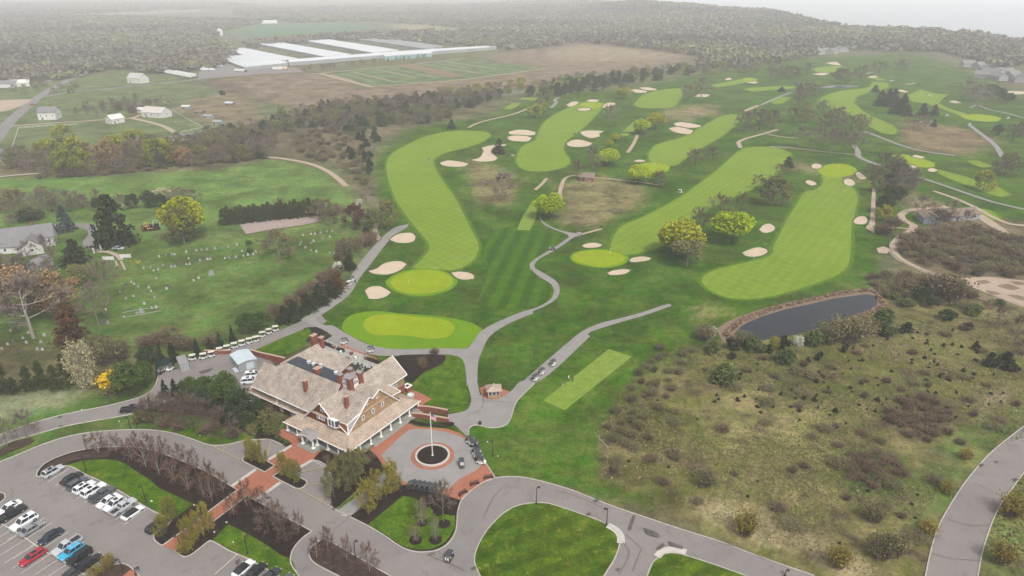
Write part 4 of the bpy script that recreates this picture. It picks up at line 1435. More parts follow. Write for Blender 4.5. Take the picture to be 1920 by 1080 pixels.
# clubhouse shrubbery
row('fir', 'D', '1245 575 125 90 1320 572 130 95', 'beside the bare trees by the service road', 'the yard', 'firs by the service road')
row('pine', 'D', '1420 562 135 150 1545 562 145 150 1700 650 255 230', 'screening the service yard', 'the service road', 'pines screening the yard')
row('ever', 'D', '1790 745 200 190 1650 600 120 120', 'against the clubhouse side porch', 'the porch', 'evergreens by the side porch')
row('brown', 'D', '1150 785 215 200 1300 765 215 200 1455 825 250 210', 'between the service road and the parking drive', 'the black pickup', 'brown trees above the parking drive')
row('brown', 'D', '1672 925 265 250', 'standing alone on lawn beside the clubhouse bed', None, None)
row('oshrub', 'D', '1060 775 110 130 1120 760 70 90', 'at the bend where the pickup stops', 'the pickup', 'shrubs by the pickup')
row('ever', 'ML', '1380 1230 120 120', 'beside the small path at the porch end', None, None)
row('oshrub', 'BL', '1520 235 110 150 1610 225 50 60', 'in front of the brown porch wall', 'the path', 'shrubs before the porch wall')
row('gshrub', 'BL', '1400 235 80 120 1450 240 50 90', 'round the little path by the clubhouse', 'the lawn', 'shrubs round the little path')
row('brush', 'BL', '1500 180 60 90', 'beside the porch column foot', None, None)
row('gshrub', 'BL', '1560 305 22 36 1585 318 22 36 1612 332 22 36', 'in the bed beside the brick entrance', 'the clubhouse', 'low shrubs by the brick entrance')
row('brush', 'Z2', '1060 130 40 60 1100 90 40 60 1140 120 40 50 1180 160 40 50 1010 90 30 50 1350 90 50 60 1250 110 45 60', 'in the dark bed under the porch', 'the brick walk', 'low brush under the porch')
row('ybush', 'C5', '20 620 45 60 60 600 40 50', 'at the porch corner foot', 'the corner', 'bushes at the porch corner')
row('gshrub', 'ML', '1790 840 30 30 1808 834 30 30 1826 826 30 30 1844 818 30 30', 'in a clipped row behind the clubhouse', 'the patio chimney', 'clipped shrubs behind the clubhouse')
row('brush', 'MC', '455 990 60 50 525 915 35 50', 'in the black bed beside the wing', 'the wing', 'bare shrubs in the black bed')
row('ever', 'D', '1590 690 150 150 1740 800 170 160 1860 800 120 140 1960 720 130 130 1500 640 110 110 1380 640 100 110', 'packed between the yard and the side porch', 'the porch', 'evergreens packed by the clubhouse')
row('brown', 'D', '1220 720 170 170 1380 740 190 180 1560 760 170 170 1100 730 130 130', 'among the evergreens by the clubhouse', 'the pickup', 'brown trees among the evergreens')
row('brush', 'D', '1250 800 70 120 1350 820 60 120 1550 850 60 120 1750 880 60 110', 'in the bed above the parking drive', 'the pickup', 'brush above the parking drive')
row('oshrub', 'D', '1900 850 80 120 2050 850 90 150', 'before the clubhouse side wall', 'the path', 'shrubs before the side wall')
# left of the service road
row('bare', 'BL', '45 352 165 120 152 306 155 150', 'on the brown verge by the service road', 'the frame edge', 'bare trees by the service road')
row('arb', 'D', '40 548 250 120 115 552 120 110 232 538 190 110 332 522 215 100 432 532 190 95 520 522 260 100', 'in the screen below the cemetery', 'the frame edge', 'arborvitae screen below the cemetery')
row('pale', 'D', '645 535 355 240', 'beside the yellow forsythia', None, None)
row('yshrub', 'D', '838 520 165 210', 'beside the big green pine', None, None)
row('oshrub', 'D', '815 562 75 150', 'under the yellow forsythia', None, None)
row('pine', 'D', '990 575 265 250 1090 505 200 170', 'inside the bend of the service road', 'the forsythia', 'pines inside the road bend')
row('ever', 'D', '1120 330 130 170', 'behind the pines at the road bend', None, None)
row('gbrush', 'D', '800 330 170 200 900 300 150 160 740 250 130 160', 'between the pale tree and the cemetery', 'the pale tree', 'brush below the cemetery')
row('fir', 'D', '1215 325 150 75 1300 320 150 95', 'behind the dark green fence', 'the fence end', 'firs behind the green fence')
row('bud', 'D', '1290 190 130 230', 'behind the firs of the cart yard', None, None)
row('fir', 'D', '1485 268 125 60 1580 232 100 58 1655 206 115 72 1747 160 120 60', 'behind the row of white carts', 'the container', 'firs behind the white carts')
row('pine', 'ML', '1400 805 130 125 1480 785 120 115', 'behind the far end of the cart row', 'the carts', 'pines at the end of the cart row')
row('brown', 'ML', '1555 740 100 90', 'between pine and cedar by the path fork', None, None)
row('cedar', 'ML', '1600 738 95 90 1655 705 95 95 1735 668 95 110 1800 630 110 120 1860 590 95 120', 'in the hedge along the cart path', 'the path fork', 'cedars along the cart path')
row('rcedar', 'ML', '1895 555 100 110', 'topping the hedge along the cart path', None, None)
row('cedar', 'MC', '45 435 80 90', 'beside the cart path below the bunkers', None, None)
row('brush', 'ML', '1570 690 60 90 1640 640 60 90 1700 600 60 80 1760 560 60 90 1820 520 70 90 1870 490 60 90', 'on the cemetery side of the cart path hedge', 'the path fork', 'brush along the cemetery edge')
row('wshrub', 'ML', '1900 450 75 70', 'at the head of the cart path hedge', None, None)
row('bud', 'MC', '30 370 110 130 90 340 90 120', 'above the cart path by the dirt fork', 'the cemetery', 'budding trees above the cart path')
row('brush', 'MC', '140 300 60 110 170 270 50 80 20 330 50 90', 'beside the dirt fork of the cart path', 'the fork', 'brush beside the dirt fork')
row('maroon', 'MC', '80 207 128 140', 'beside the cemetery corner', None, None)
row('olive', 'MC', '262 212 155 140 180 195 95 100', 'where the dirt fork leaves the cart path', 'the fairway', 'olive trees at the dirt fork')
row('wshrub', 'MC', '100 78 55 50', 'beside the dirt strip above the maroon tree', None, None)
row('jun', 'MC', '140 222 35 55', 'at the foot of the maroon tree', None, None)
# cemetery
row('wide', 'ML', '190 822 330 480', 'at the cemetery corner over old stones', None, None)
row('rust', 'ML', '150 690 250 300 330 690 230 270', 'behind the huge bare tree', 'the frame edge', 'rust trees behind the bare tree')
row('tall', 'ML', '612 628 250 190', 'leaning beside the cemetery path', None, None)
row('tall', 'ML', '563 778 265 180', 'leaning over the cemetery lawn by the rusty cedar', None, None)
row('rcedar', 'ML', '405 835 205 180', 'in front of the huge bare tree', None, None)
row('sage', 'ML', '470 525 130 150', 'below the white gate panels', None, None)
row('cedar', 'ML', '430 402 135 155', 'between the gate and the white garage', None, None)
row('spruce', 'ML', '375 222 148 112', 'on lawn inside the curved driveway', None, None)
row('cedar', 'ML', '655 300 275 230', 'tall and broad by the cemetery gate', None, None)
row('bare', 'ML', '285 405 170 130 160 385 110 110 30 480 130 150 110 470 120 120', 'round the white garage', 'the garage', 'bare trees round the garage')
row('bud', 'ML', '400 700 60 200', 'under the rust trees', None, None)
row('bud', 'ML', '110 165 175 190', 'with dark shrub at its foot by the house', None, None)
row('ever', 'ML', '170 160 70 150', 'under the budding tree by the house', None, None)
row('bare', 'ML', '250 135 150 140 385 105 115 110 440 105 115 110', 'along the field edge above the house', 'the house', 'bare trees above the house')
row('ever', 'ML', '565 110 88 80 750 96 92 82 840 86 98 95 905 86 75 85', 'in the loose line above the playground', 'the tall cedar', 'evergreens above the playground')
row('bare', 'ML', '690 110 100 110 1000 60 90 130 1080 60 80 150', 'behind the yellow maples and evergreens', 'the tall cedar', 'bare trees behind the maples')
row('pale', 'ML', '930 50 70 130', 'behind the evergreens above the playground', None, None)
row('gold', 'ML', '1050 275 250 260', 'beside the playground, larger of two', None, None)
row('olive', 'ML', '1040 302 215 190', 'in front of the golden tree', None, None)
row('bud', 'ML', '1572 372 160 215', 'round and bare among the gravestones', None, None)
row('gshrub', 'ML', '1398 295 32 40 1405 338 32 45', 'among the gravestones', 'the court', 'round shrubs among the gravestones')
row('bare', 'ML', '1582 138 110 80', 'before the hedge by the court', None, None)
row('bud', 'ML', '1840 178 140 140 1790 150 110 110 1900 175 110 110', 'at the end of the ball court', 'the hoop', 'budding trees at the court end')
row('brush', 'ML', '1880 130 60 90', 'at the corner of the meadow and court', None, None)
row('fir', 'ML', '1112 912 88 48 985 948 95 60', 'behind the container yard', 'the carts', 'firs behind the container')
row('brush', 'ML', '1000 880 60 110 1060 885 60 110 1180 860 50 90 900 850 60 100 830 870 60 110', 'on the cemetery slope above the yard', 'the carts', 'brush above the yard')
# clipped evergreen hedge by the court: every column is a shrub of its own
for k in range(22):
    t = k / 21
    tree_px('arb', 'ML', 1262 + (1795 - 1262) * t, 186 - (186 - 132) * t, 95 + 10 * math.sin(k * 2.1), 62,
            f"dense evergreen column of the tall hedge behind the ball court", 'hedge columns behind the ball court')
# golf course trees
row('lime', 'MC', '1168 150 155 165', 'at the path bend by the cross paths', None, None)
row('bare', 'TC', '905 1130 170 215', 'spreading over brown ground by the first fairway', None, None)
row('gold', 'F', '1274 480 68 84', 'behind the grey green tree on the right fairway', None, None)
row('sage', 'F', '1288 500 56 74', 'in front of the golden tree', None, None)
row('lime', 'MR', '272 288 195 230', 'right of the paired golden and grey trees', None, None)
row('brown', 'MR', '90 205 120 140 205 150 140 160 325 130 130 110', 'behind the lime tree on the right fairway', 'the golden tree', 'brown trees behind the lime tree')
row('olive', 'MR', '500 75 150 190', 'between the two right fairways', None, None)
row('brown', 'TR', '420 1060 70 60 540 1000 70 80', 'between the two right fairways behind the olive tree', 'the olive tree', 'brown trees between the fairways')
row('cedar', 'TR', '590 940 60 70', 'lone dark one between the right fairways', None, None)
row('cedar', 'TC', '888 865 85 68', 'beside the odd shaped bunker', None, None)
row('cedar', 'TC', '620 725 52 55', 'at the wood edge by the left fairway', None, None)
row('lime', 'TC', '1500 930 100 128', 'by the small hut path', None, None)
row('lime', 'TC', '1672 1035 115 128', 'in front of the small bright green', None, None)
row('olive', 'TC', '1785 1050 85 85', 'at the end of the hut path', None, None)
row('brown', 'TC', '1325 1010 110 110', 'beside the small hut', None, None)
row('bare', 'TC', '1415 960 140 110', 'behind the small hut', None, None)
row('gold', 'TC', '1508 830 50 45 1535 800 50 55', 'on the rough above the hut', 'the hut', 'gold bushes above the hut')
row('lime', 'TC', '1690 755 90 105', 'at the foot of the dirt ramp', None, None)
row('gold', 'TC', '1765 730 100 115', 'behind the lime tree at the dirt ramp', None, None)
row('brown', 'TC', '1700 790 50 80', 'low beside the dirt ramp', None, None)
row('bare', 'TC', '1510 690 105 125', 'above the paired bunkers mid course', None, None)
row('gold', 'TC', '1588 555 65 88', 'by the far paired bunkers', None, None)
row('olive', 'TC', '1590 520 55 70', 'behind the gold tree at the far bunkers', None, None)
row('olive', 'TC', '1145 575 85 95', 'by the grey path loop', None, None)
row('yel', 'TC', '1090 665 80 95 1130 630 60 65', 'below the grey path loop', 'the tee', 'yellow trees below the path loop')
row('bare', 'TR', '105 550 105 95 25 572 90 90', 'beside the long thin bunker', 'the bunker', 'bare trees by the thin bunker')
row('brown', 'TR', '70 935 90 110 165 900 65 90', 'in the dip between middle fairways', 'the dip', 'bare trees between middle fairways')
row('brown', 'TR', '345 745 105 120 430 735 110 130 505 720 95 95', 'in the grove above the dirt path', 'the dirt path', 'bare grove above the dirt path')
row('brown', 'TR', '620 690 80 90 785 640 70 72 865 700 90 120 945 735 80 110 1000 730 80 90 800 740 90 100', 'in the long grove above the right fairways', 'the grove end', 'bare trees of the long grove')
row('olive', 'TR', '690 690 80 110', 'single green one in the long grove', None, None)
row('yel', 'TR', '695 615 45 55', 'behind the long grove', None, None)
row('brown', 'TR', '650 590 70 90 690 550 75 100 740 545 65 80', 'beside the small far pond', 'the pond', 'bare trees by the small far pond')
row('tall', 'TR', '650 830 110 100 740 845 120 120 830 870 130 130 900 875 130 140 960 880 130 120 840 840 110 110', 'in the tall grove along the gravel path', 'the path end', 'tall bare trees along the gravel path')
row('brown', 'TR', '1130 980 110 110 1190 970 90 100 1060 1000 70 90', 'beside the right green', 'the green', 'bare trees beside the right green')
row('ever', 'TR', '1225 990 75 90 1150 1065 90 110', 'among bare trees right of the long fairway', 'the green', 'evergreens right of the long fairway')
row('bare', 'TR', '1235 1090 120 130 1290 1060 100 100', 'between gravel path and sand strip', 'the green', 'bare trees by the sand strip')
row('ever', 'MR', '1130 120 110 110 1190 70 110 120', 'beside the sand strip', 'the strip', 'evergreens beside the sand strip')
row('yel', 'MR', '1120 165 90 90', 'low beside the sand strip end', None, None)
row('brown', 'MR', '1420 190 90 110 1480 200 90 110 1590 190 90 110 1400 130 70 90', 'round the grey sheds at the gravel yard', 'the drive', 'bare trees round the sheds')
row('brush', 'MR', '1130 238 60 100 1180 190 50 90', 'at the foot of the sand strip', 'the strip', 'brush at the sand strip')
row('yel', 'TR', '1690 1070 105 110', 'single one by the far right path', None, None)
row('olive', 'TR', '1840 930 70 110', 'on the right edge beside dark scrub', None, None)
row('brown', 'TR', '1810 985 70 110 1880 990 75 110 1760 965 50 70', 'in the dark scrub on the right edge', 'the olive tree', 'dark scrub on the right edge')
row('cedar', 'TR', '1082 516 38 50 1110 595 85 75 1150 598 95 85 1185 580 80 70 1195 640 70 70 1232 640 110 75 1262 655 65 60 1240 600 70 60 1348 650 70 65 1412 648 60 50 1410 712 40 36', 'in the dark clump between the far fairways', 'the far green', 'cedars between the far fairways')
row('bare', 'TR', '1300 720 70 100 1360 715 60 80', 'over white stones below the dark clump', 'the clump', 'bare trees below the dark clump')
row('bare', 'TR', '1600 545 90 110 1660 570 90 110 1690 600 70 100 1625 580 80 90', 'in the far right grove', 'the fairway', 'bare trees of the far right grove')
row('ever', 'TR', '1740 530 60 75 1780 565 70 70 1820 582 65 80 1770 760 62 66', 'at the right of the far grove', 'the grove', 'evergreens right of the far grove')
row('brown', 'TR', '1855 790 80 90 1900 770 80 90', 'at the right edge above the path', 'the path', 'bare trees at the right edge')
row('olive', 'TR', '890 470 85 120 610 440 70 110', 'beside the far greens', 'the pond', 'olive trees beside the far greens')
row('brown', 'TR', '520 450 60 80 700 415 55 60 1000 455 80 90 1105 410 60 80 1225 400 60 80', 'dotted among the far greens', 'the woods', 'bare trees among the far greens')
row('cedar', 'TR', '555 515 28 48 660 505 40 40', 'small dark one near the tiny far pond', 'the fairway', 'dark cedars by the tiny pond')
row('bare', 'MR', '1335 130 110 110 1500 160 120 120', 'beside the grey sheds', 'the drive', 'bare trees beside the grey sheds')
# pond side and meadow shrubs
row('wshrub', 'MR', '160 810 70 70 648 862 68 72', 'on the near pond bank', 'the reeds', 'white shrubs by the pond')
row('gshrub', 'MR', '165 905 85 100 400 890 90 130 580 965 105 150 735 860 100 130 240 1065 105 170 1130 745 105 140 1160 810 70 110', 'by the near pond bank', 'the reeds', 'green shrubs by the pond')
row('jun', 'MR', '275 885 85 80 475 905 65 55 575 880 90 85 910 900 65 42 765 945 65 42 1125 815 80 60 280 930 40 60 705 960 40 30', 'under the near pond bank', 'the reeds', 'junipers by the pond')
row('yel', 'MR', '510 885 70 55', 'bright small one at the pond edge', None, None)
row('gbrush', 'MR', '820 850 110 130 930 840 130 180 1010 800 90 140 120 830 80 100 340 850 60 100', 'along the near pond bank', 'the reeds', 'brush along the pond bank')
row('brush', 'MR', '1500 610 130 170 1430 560 90 150 1260 560 70 130 1350 540 70 120', 'above the pond end by the sand', 'the sand', 'brush above the pond')
row('ever', 'MR', '1345 620 90 110 1400 650 70 90 1480 720 60 90', 'right of the pond end', 'the pond', 'dark bushes right of the pond')
row('gshrub', 'MR', '1640 690 75 110 1180 600 50 90 1250 640 60 110 1780 640 50 60', 'right of the pond below the sand', 'the pond', 'green shrubs right of the pond')
row('bare', 'MR', '1860 860 180 160 1760 760 110 130 1900 940 130 130', 'at the right edge of the meadow', 'the sand', 'bare scrub trees at the meadow edge')
row('jun', 'MR', '1740 980 90 90 1800 970 90 100 1850 1010 70 90 1250 790 70 80 1590 770 50 80 1650 890 60 50 1510 720 60 60', 'in the upper meadow', 'the pond', 'dark junipers of the upper meadow')
row('ybush', 'BR', '350 850 120 110 870 1030 110 110 1790 1010 110 110 1850 740 100 120 1380 830 50 90 1480 610 50 70 1590 420 50 60', 'on the verge by the roads', 'the drive', 'yellow bushes on the verges')
row('gbrush', 'BR', '1070 770 80 110 1110 980 120 130 1180 960 110 130 130 560 60 120', 'in the lower meadow by the road', 'the drive', 'brush in the lower meadow')


# shrubs dotted over the meadow, found by chance inside an outline
def scatter(kind, tile, outline, n, hr, wr, label, group, seed, mind=2.0, z=0.0):
    P = plan(pts(tile, outline))
    rg = random.Random(seed)
    xs = [p[0] for p in P]
    ys_ = [p[1] for p in P]
    got = []
    tries = 0
    while len(got) < n and tries < n * 60:
        tries += 1
        x, y = rg.uniform(min(xs), max(xs)), rg.uniform(min(ys_), max(ys_))
        if not inside(P, np.array([x]), np.array([y]))[0]:
            continue
        if any((x - a) ** 2 + (y - b) ** 2 < mind * mind for a, b in got):
            continue
        got.append((x, y))
        k = kind if isinstance(kind, str) else rg.choice(kind)
        lb = label if '{' not in label else label.format(PHR[k])
        plant(k, (x, y), rg.uniform(*hr), rg.uniform(*wr), lb, group + (' - ' + PHR[k] if '{' in label else ''), z)


MEADOW = '1300 700 1400 660 1560 640 1700 610 1800 600 1915 640 1915 800 1790 880 1740 960 1720 1030 1500 1020 1330 960 1200 900 1150 830 1200 740'
scatter('jun', 'F', '1380 690 1560 660 1700 620 1800 620 1900 680 1900 760 1760 800 1600 790 1440 780 1300 760', 110, (.6, 1.7), (.6, 1.6), 'small dark juniper dotted over the upper meadow', 'small junipers of the meadow', 7)
scatter('jun', 'F', MEADOW, 25, (.5, 1.0), (.6, 1.1), 'tiny dark bush lost in the dry meadow grass', 'tiny bushes of the meadow', 8)
scatter('brush', 'F', MEADOW, 40, (.8, 2.0), (1.6, 3.6), 'low brown brush in the dry meadow', 'low brush of the meadow', 9, 4)
scatter('brush', 'BR', '1110 120 1300 70 1500 110 1540 200 1480 300 1380 340 1250 290 1130 230', 34, (1.0, 2.0), (2, 3.4), 'low reddish brush in the big thicket', 'reddish brush thicket', 10, 1.6)
scatter('brush', 'BR', '890 440 960 380 1150 390 1260 470 1260 530 1180 600 1080 590 930 540', 26, (.8, 1.6), (2, 3.2), 'low brush in the dark round thicket', 'brush of the round thicket', 11, 1.6)
scatter('gbrush', 'F', '1120 800 1190 700 1240 650 1300 660 1260 740 1200 820 1150 900 1120 900', 36, (1, 2.4), (1.6, 3.6), 'grey brush along the tee side of the meadow', 'grey brush by the tee', 12, 3)
scatter('gbrush', 'F', MEADOW, 38, (.7, 1.8), (2, 5), 'low grey green brush spreading in the meadow', 'grey green brush of the meadow', 28, 5)
scatter(('cedar', 'brush', 'bud', 'ever', 'brown'), 'ML', '1560 735 1690 640 1790 540 1870 440 1910 330 1950 300 1975 330 1915 470 1850 590 1750 680 1640 745', 44, (2, 4), (2.5, 4.5), '{} in the hedgerow along the cart path', 'hedgerow along the cart path', 29, 2.6)
scatter(('bare', 'brown', 'bud'), 'ML', '0 60 280 30 560 40 540 110 300 140 100 190 0 200', 22, (5, 8), (6, 9), '{} in the loose trees behind the white house', 'trees behind the white house', 30, 6)
scatter(('bare', 'bud', 'brown'), 'ML', '0 420 180 420 320 430 330 480 160 500 0 560', 16, (4, 7), (5, 8), '{} between the garage and the rust trees', 'trees by the garage', 31, 5)
# belts of trees beyond the cemetery meadow
row('yel', 'TL', '290 905 120 145 425 885 110 155 385 990 150 125 465 980 140 125 370 805 100 120 650 870 105 140 770 830 95 130 905 935 150 155', 'in the belt beyond the meadow', 'the frame edge', 'yellow trees in the belt')
row('rust', 'TL', '615 960 170 140 1040 935 105 115', 'in the belt beyond the meadow', 'the frame edge', 'rust trees in the belt')
row('jun', 'TL', '1320 915 45 48 1465 890 50 90 1250 535 38 38', 'dark at the meadow corner', 'the belt', 'dark bushes at the meadow corner')
scatter(('bare', 'brown', 'bud', 'bare', 'olive', 'brown'), 'TL', '0 900 230 870 560 880 800 850 1100 800 1400 820 1560 860 1500 895 1200 930 900 955 600 985 250 1005 60 960', 150, (6, 11), (7, 12), '{} in the belt between meadow and farm', 'belt trees', 13, 5)
scatter(('gbrush', 'brush', 'brush', 'gshrub'), 'TL', '200 1010 600 985 900 955 1200 930 1500 895 1500 880 1200 905 800 935 400 985', 45, (2, 3.5), (4, 7), '{} along the foot of the belt', 'belt undergrowth', 14, 4)
scatter(('bud', 'brown', 'cedar', 'ever', 'bare', 'brown', 'gbrush', 'olive'), 'F', '380 258 480 240 560 212 640 198 720 192 860 180 950 180 880 202 830 210 850 222 770 238 700 240 680 262 640 245 560 240 520 262 520 285 400 290 380 280', 330, (5, 10), (7, 12), '{} in the wood left of the course', 'wood left of the course', 15, 5)
scatter(('cedar', 'ever', 'jun'), 'F', '640 290 700 240 740 262 700 282 705 330 680 330 660 300', 16, (4, 8), (4, 7), '{} at the wood edge by the first fairway', 'wood edge trees', 16, 6)
scatter(('brush', 'gbrush', 'bud', 'brush'), 'F', '560 250 640 240 690 262 680 300 700 360 690 400 672 370 650 320 600 300 540 290', 90, (1.5, 4.5), (3.5, 7), '{} in the scrub below the wood', 'scrub below the wood', 17, 4)
scatter(('ever', 'cedar', 'ever'), 'F', '985 184 1010 170 1100 150 1200 140 1290 132 1300 140 1240 152 1180 162 1120 172 1050 184', 70, (7, 11), (7, 11), 'dark evergreen in the wood above the middle course', 'dark evergreens above the course', 18, 7)
scatter(('bud', 'yel', 'brown', 'olive'), 'F', '800 182 960 160 1100 146 1240 132 1320 128 1480 130 1480 140 1300 140 1100 160 900 185', 90, (6, 10), (8, 12), '{} along the brown field edge', 'field edge trees', 19, 9)
scatter(('brown', 'bud', 'bare', 'brush'), 'F', '130 215 210 190 300 190 330 205 250 216 170 224', 30, (5, 9), (6, 9), '{} behind the white farmhouse', 'trees behind the farmhouse', 20, 7)
scatter(('bud', 'brown', 'olive'), 'F', '0 145 60 150 100 150 150 165 130 180 60 180 0 185', 18, (6, 9), (7, 10), '{} beside the far road', 'trees beside the far road', 21, 9)
scatter(('brush', 'gbrush', 'brush', 'bare'), 'MR', '1240 260 1400 230 1620 210 1800 260 1990 270 1990 470 1800 480 1600 470 1450 440 1300 400 1220 350', 110, (2.2, 4.5), (4, 7), '{} in the thicket above the sand', 'thicket above the sand', 22, 4.5)
scatter(('brush', 'gbrush', 'bud'), 'MR', '1040 500 1200 470 1400 490 1540 510 1650 600 1750 640 1700 680 1500 650 1300 600 1150 600 1080 560', 40, (2, 4), (3, 6), '{} between pond and sand', 'scrub between pond and sand', 23, 4.5)
scatter(('bare', 'bud', 'brown', 'olive'), 'TR', '1080 985 1180 950 1260 960 1330 1040 1330 1080 1250 1150 1150 1130 1090 1080', 16, (6, 9), (7, 10), '{} right of the long fairway', 'trees right of the long fairway', 24, 8)
scatter(('bud', 'brown', 'pale', 'cedar'), 'F', '290 140 360 130 420 125 440 100 300 100 250 130', 40, (8, 12), (10, 14), '{} behind the parked trailers', 'trees behind the trailers', 25, 12)
scatter(('bud', 'brown'), 'B', '560 470 700 450 1000 420 1300 390 1420 385 1420 365 1000 400 600 440', 30, (5, 7), (5, 8), '{} before the greenhouse wall', 'trees before the greenhouses', 26, 9)

# far woods: one mass nobody could count
M_tint = attr_mat("far_foliage", "tint")
PAL = np.array([(.055, .055, .040), (.09, .08, .066), (.11, .096, .082), (.125, .108, .094), (.105, .092, .07), (.13, .115, .082), (.125, .118, .062), (.14, .135, .065)]) * 1.22


def woods(name, label, polys, spacing, hr, wr, seed, cards=34, pal=PAL, size=.34):
    rg = np.random.default_rng(seed)
    Vs, Fs, Cs, n = [], [], [], 0
    temps = []
    for k in range(6):
        C = rg.normal(size=(9, 3)) * np.array([.24, .24, .16]) + np.array([0, 0, .6])
        R = np.full((9, 3), .2)
        P = clump_points(rg, C, R, cards, .5)
        P[:, 2] = P[:, 2].clip(.08, 1)
        temps.append(leaf_cards(rg, P, size))
    for poly in polys:
        P = np.array(plan(pts('F', poly)))
        x0, y0 = P.min(0)
        x1, y1 = P.max(0)
        y1 = min(y1, 5200)
        m = int((x1 - x0) * (y1 - y0) / spacing ** 2)
        m = min(m, 60000)
        X, Y = rg.uniform(x0, x1, m), rg.uniform(y0, y1, m)
        keep = inside(P, X, Y)
        far = np.hypot(X, Y)
        keep &= rg.random(m) < np.clip((1100 / far) ** 1.1, .07, 1)
        X, Y = X[keep], Y[keep]
        grow_ = np.clip((np.hypot(X, Y) / 1100) ** .5, 1, 2.2)
        Z_ = terrain(X, Y)
        ok = Z_ > -6
        for x, y, z, g in zip(X[ok], Y[ok], Z_[ok], grow_[ok]):
            v, f = temps[rg.integers(0, 6)]
            a = rg.random() * 6.28
            w_, h_ = rg.uniform(*wr) * g, rg.uniform(*hr) * (1 + (g - 1) * .3)
            c, s = math.cos(a), math.sin(a)
            Vs.append(np.stack([(v[:, 0] * c - v[:, 1] * s) * w_ + x, (v[:, 0] * s + v[:, 1] * c) * w_ + y, v[:, 2] * h_ + z], 1))
            Fs.append(f + n)
            n += len(v)
            q = .5 + .22 * (math.sin(x * .008 + 2 * math.sin(y * .005)) + math.sin(y * .011 + x * .003)) + rg.normal(0, .22)
            col = pal[int(min(max(q, 0), .999) * len(pal))] * rg.uniform(.8, 1.2)
            g *= rg.uniform(.7, 1.35)
            cc_ = np.repeat(col[None] * rg.uniform(.82, 1.18, (len(f), 1)), 4, 0)
            Cs.append(cc_)
    C = np.concatenate(Cs)
    C = np.concatenate([C, np.ones((len(C), 1))], 1)
    me = np_mesh(name, np.concatenate(Vs), np.concatenate(Fs), C)
    o = link(name, me, M_tint)
    return tag(o, label, kind='stuff')


woods('woods', 'far wooded ridge fading into fog', ['850 62 1000 40 1180 4 1280 14 1400 30 1500 42 1600 58 1700 66 1800 72 2000 88 2060 118 1880 128 1780 104 1560 96 1480 118 1300 134 1320 108 1180 88 1080 80 960 88 880 66'], 10.5, (8, 12), (9, 14), 31)
woods('woods', 'far woods of the plain on the left', ['-120 30 200 34 420 40 520 40 400 62 440 100 420 130 300 140 210 132 120 150 0 160 -160 180', '440 18 960 8 1150 4 900 56 700 40 560 44 440 30', '460 84 600 72 800 62 960 72 1060 84 960 96 800 82 620 76 470 92', '-150 8 400 4 500 14 300 20 100 30 -150 30'], 11, (7, 12), (9, 15), 32)
# dry tufts over the meadow and turf by the pond
def tufts(name, label, outline, tile, n, seed, pal, hr, wr, avoid=()):
    rg = np.random.default_rng(seed)
    P = np.array(plan(pts(tile, outline)))
    A_ = [np.array(plan(pts(t, o))) for t, o in avoid]
    X, Y = rg.uniform(P[:, 0].min(), P[:, 0].max(), n), rg.uniform(P[:, 1].min(), P[:, 1].max(), n)
    dens = np.sin(X * .11 + np.sin(Y * .07) * 2) + np.sin(Y * .13 + X * .05) + rg.normal(0, .9, n)
    keep = inside(P, X, Y) & (dens > -.2)
    for a in A_:
        keep &= ~inside(a, X, Y)
    X, Y = X[keep], Y[keep]
    k = len(X)
    h, w_ = rg.uniform(*hr, k), rg.uniform(*wr, k)
    an = rg.random(k) * 3.14
    lx, ly = rg.normal(0, .25, k), rg.normal(0, .25, k)
    Vs = np.zeros((k, 4, 3))
    for i, (sg, hh, ww) in enumerate(((-1, 0, .6), (1, 0, .6), (1, 1, 1.), (-1, 1, 1.))):
        Vs[:, i, 0] = X + np.cos(an) * w_ * sg * ww * .5 + lx * hh
        Vs[:, i, 1] = Y + np.sin(an) * w_ * sg * ww * .5 + ly * hh
        Vs[:, i, 2] = h * hh + .02
    pal = np.array(pal)
    pi = np.clip(((np.sin(X * .05 + 1) + np.sin(Y * .06 + X * .02)) * .25 + .5 + rg.normal(0, .22, k)) * len(pal), 0, len(pal) - 1).astype(int)
    col = pal[pi] * rg.uniform(.7, 1.3, (k, 1))
    C = np.repeat(np.concatenate([col, np.ones((k, 1))], 1), 4, 0)
    me = np_mesh(name, Vs.reshape(-1, 3), np.arange(4 * k).reshape(k, 4), C)
    return tag(link(name, me, M_tint), label, kind='stuff')


tufts('dry_grass', 'tufts of dry and green grass over the meadow', '1340 650 1500 620 1660 600 1800 590 1990 620 1990 800 1830 850 1730 960 1700 1100 1600 1070 1400 1000 1250 940 1130 915 1120 810 1200 705 1260 650', 'F', 150000, 41,
      [(.075, .10, .022), (.09, .105, .028), (.13, .125, .045), (.19, .16, .075), (.24, .20, .105)], (.10, .28), (.14, .36), [('MR', '250 830 330 740 700 610 1050 560 1110 600 1100 670 700 810')])
tufts('dry_grass', 'dry grass on the road verge', '1890 900 1990 830 1990 1120 1840 1120 1850 1000', 'F', 5000, 42, [(.05, .085, .018), (.075, .10, .025), (.16, .14, .06)], (.15, .4), (.3, .8), [('BR', '2060 150 1920 240 1500 690 1340 1240 1660 1240 1690 930 1860 580 2060 380')])
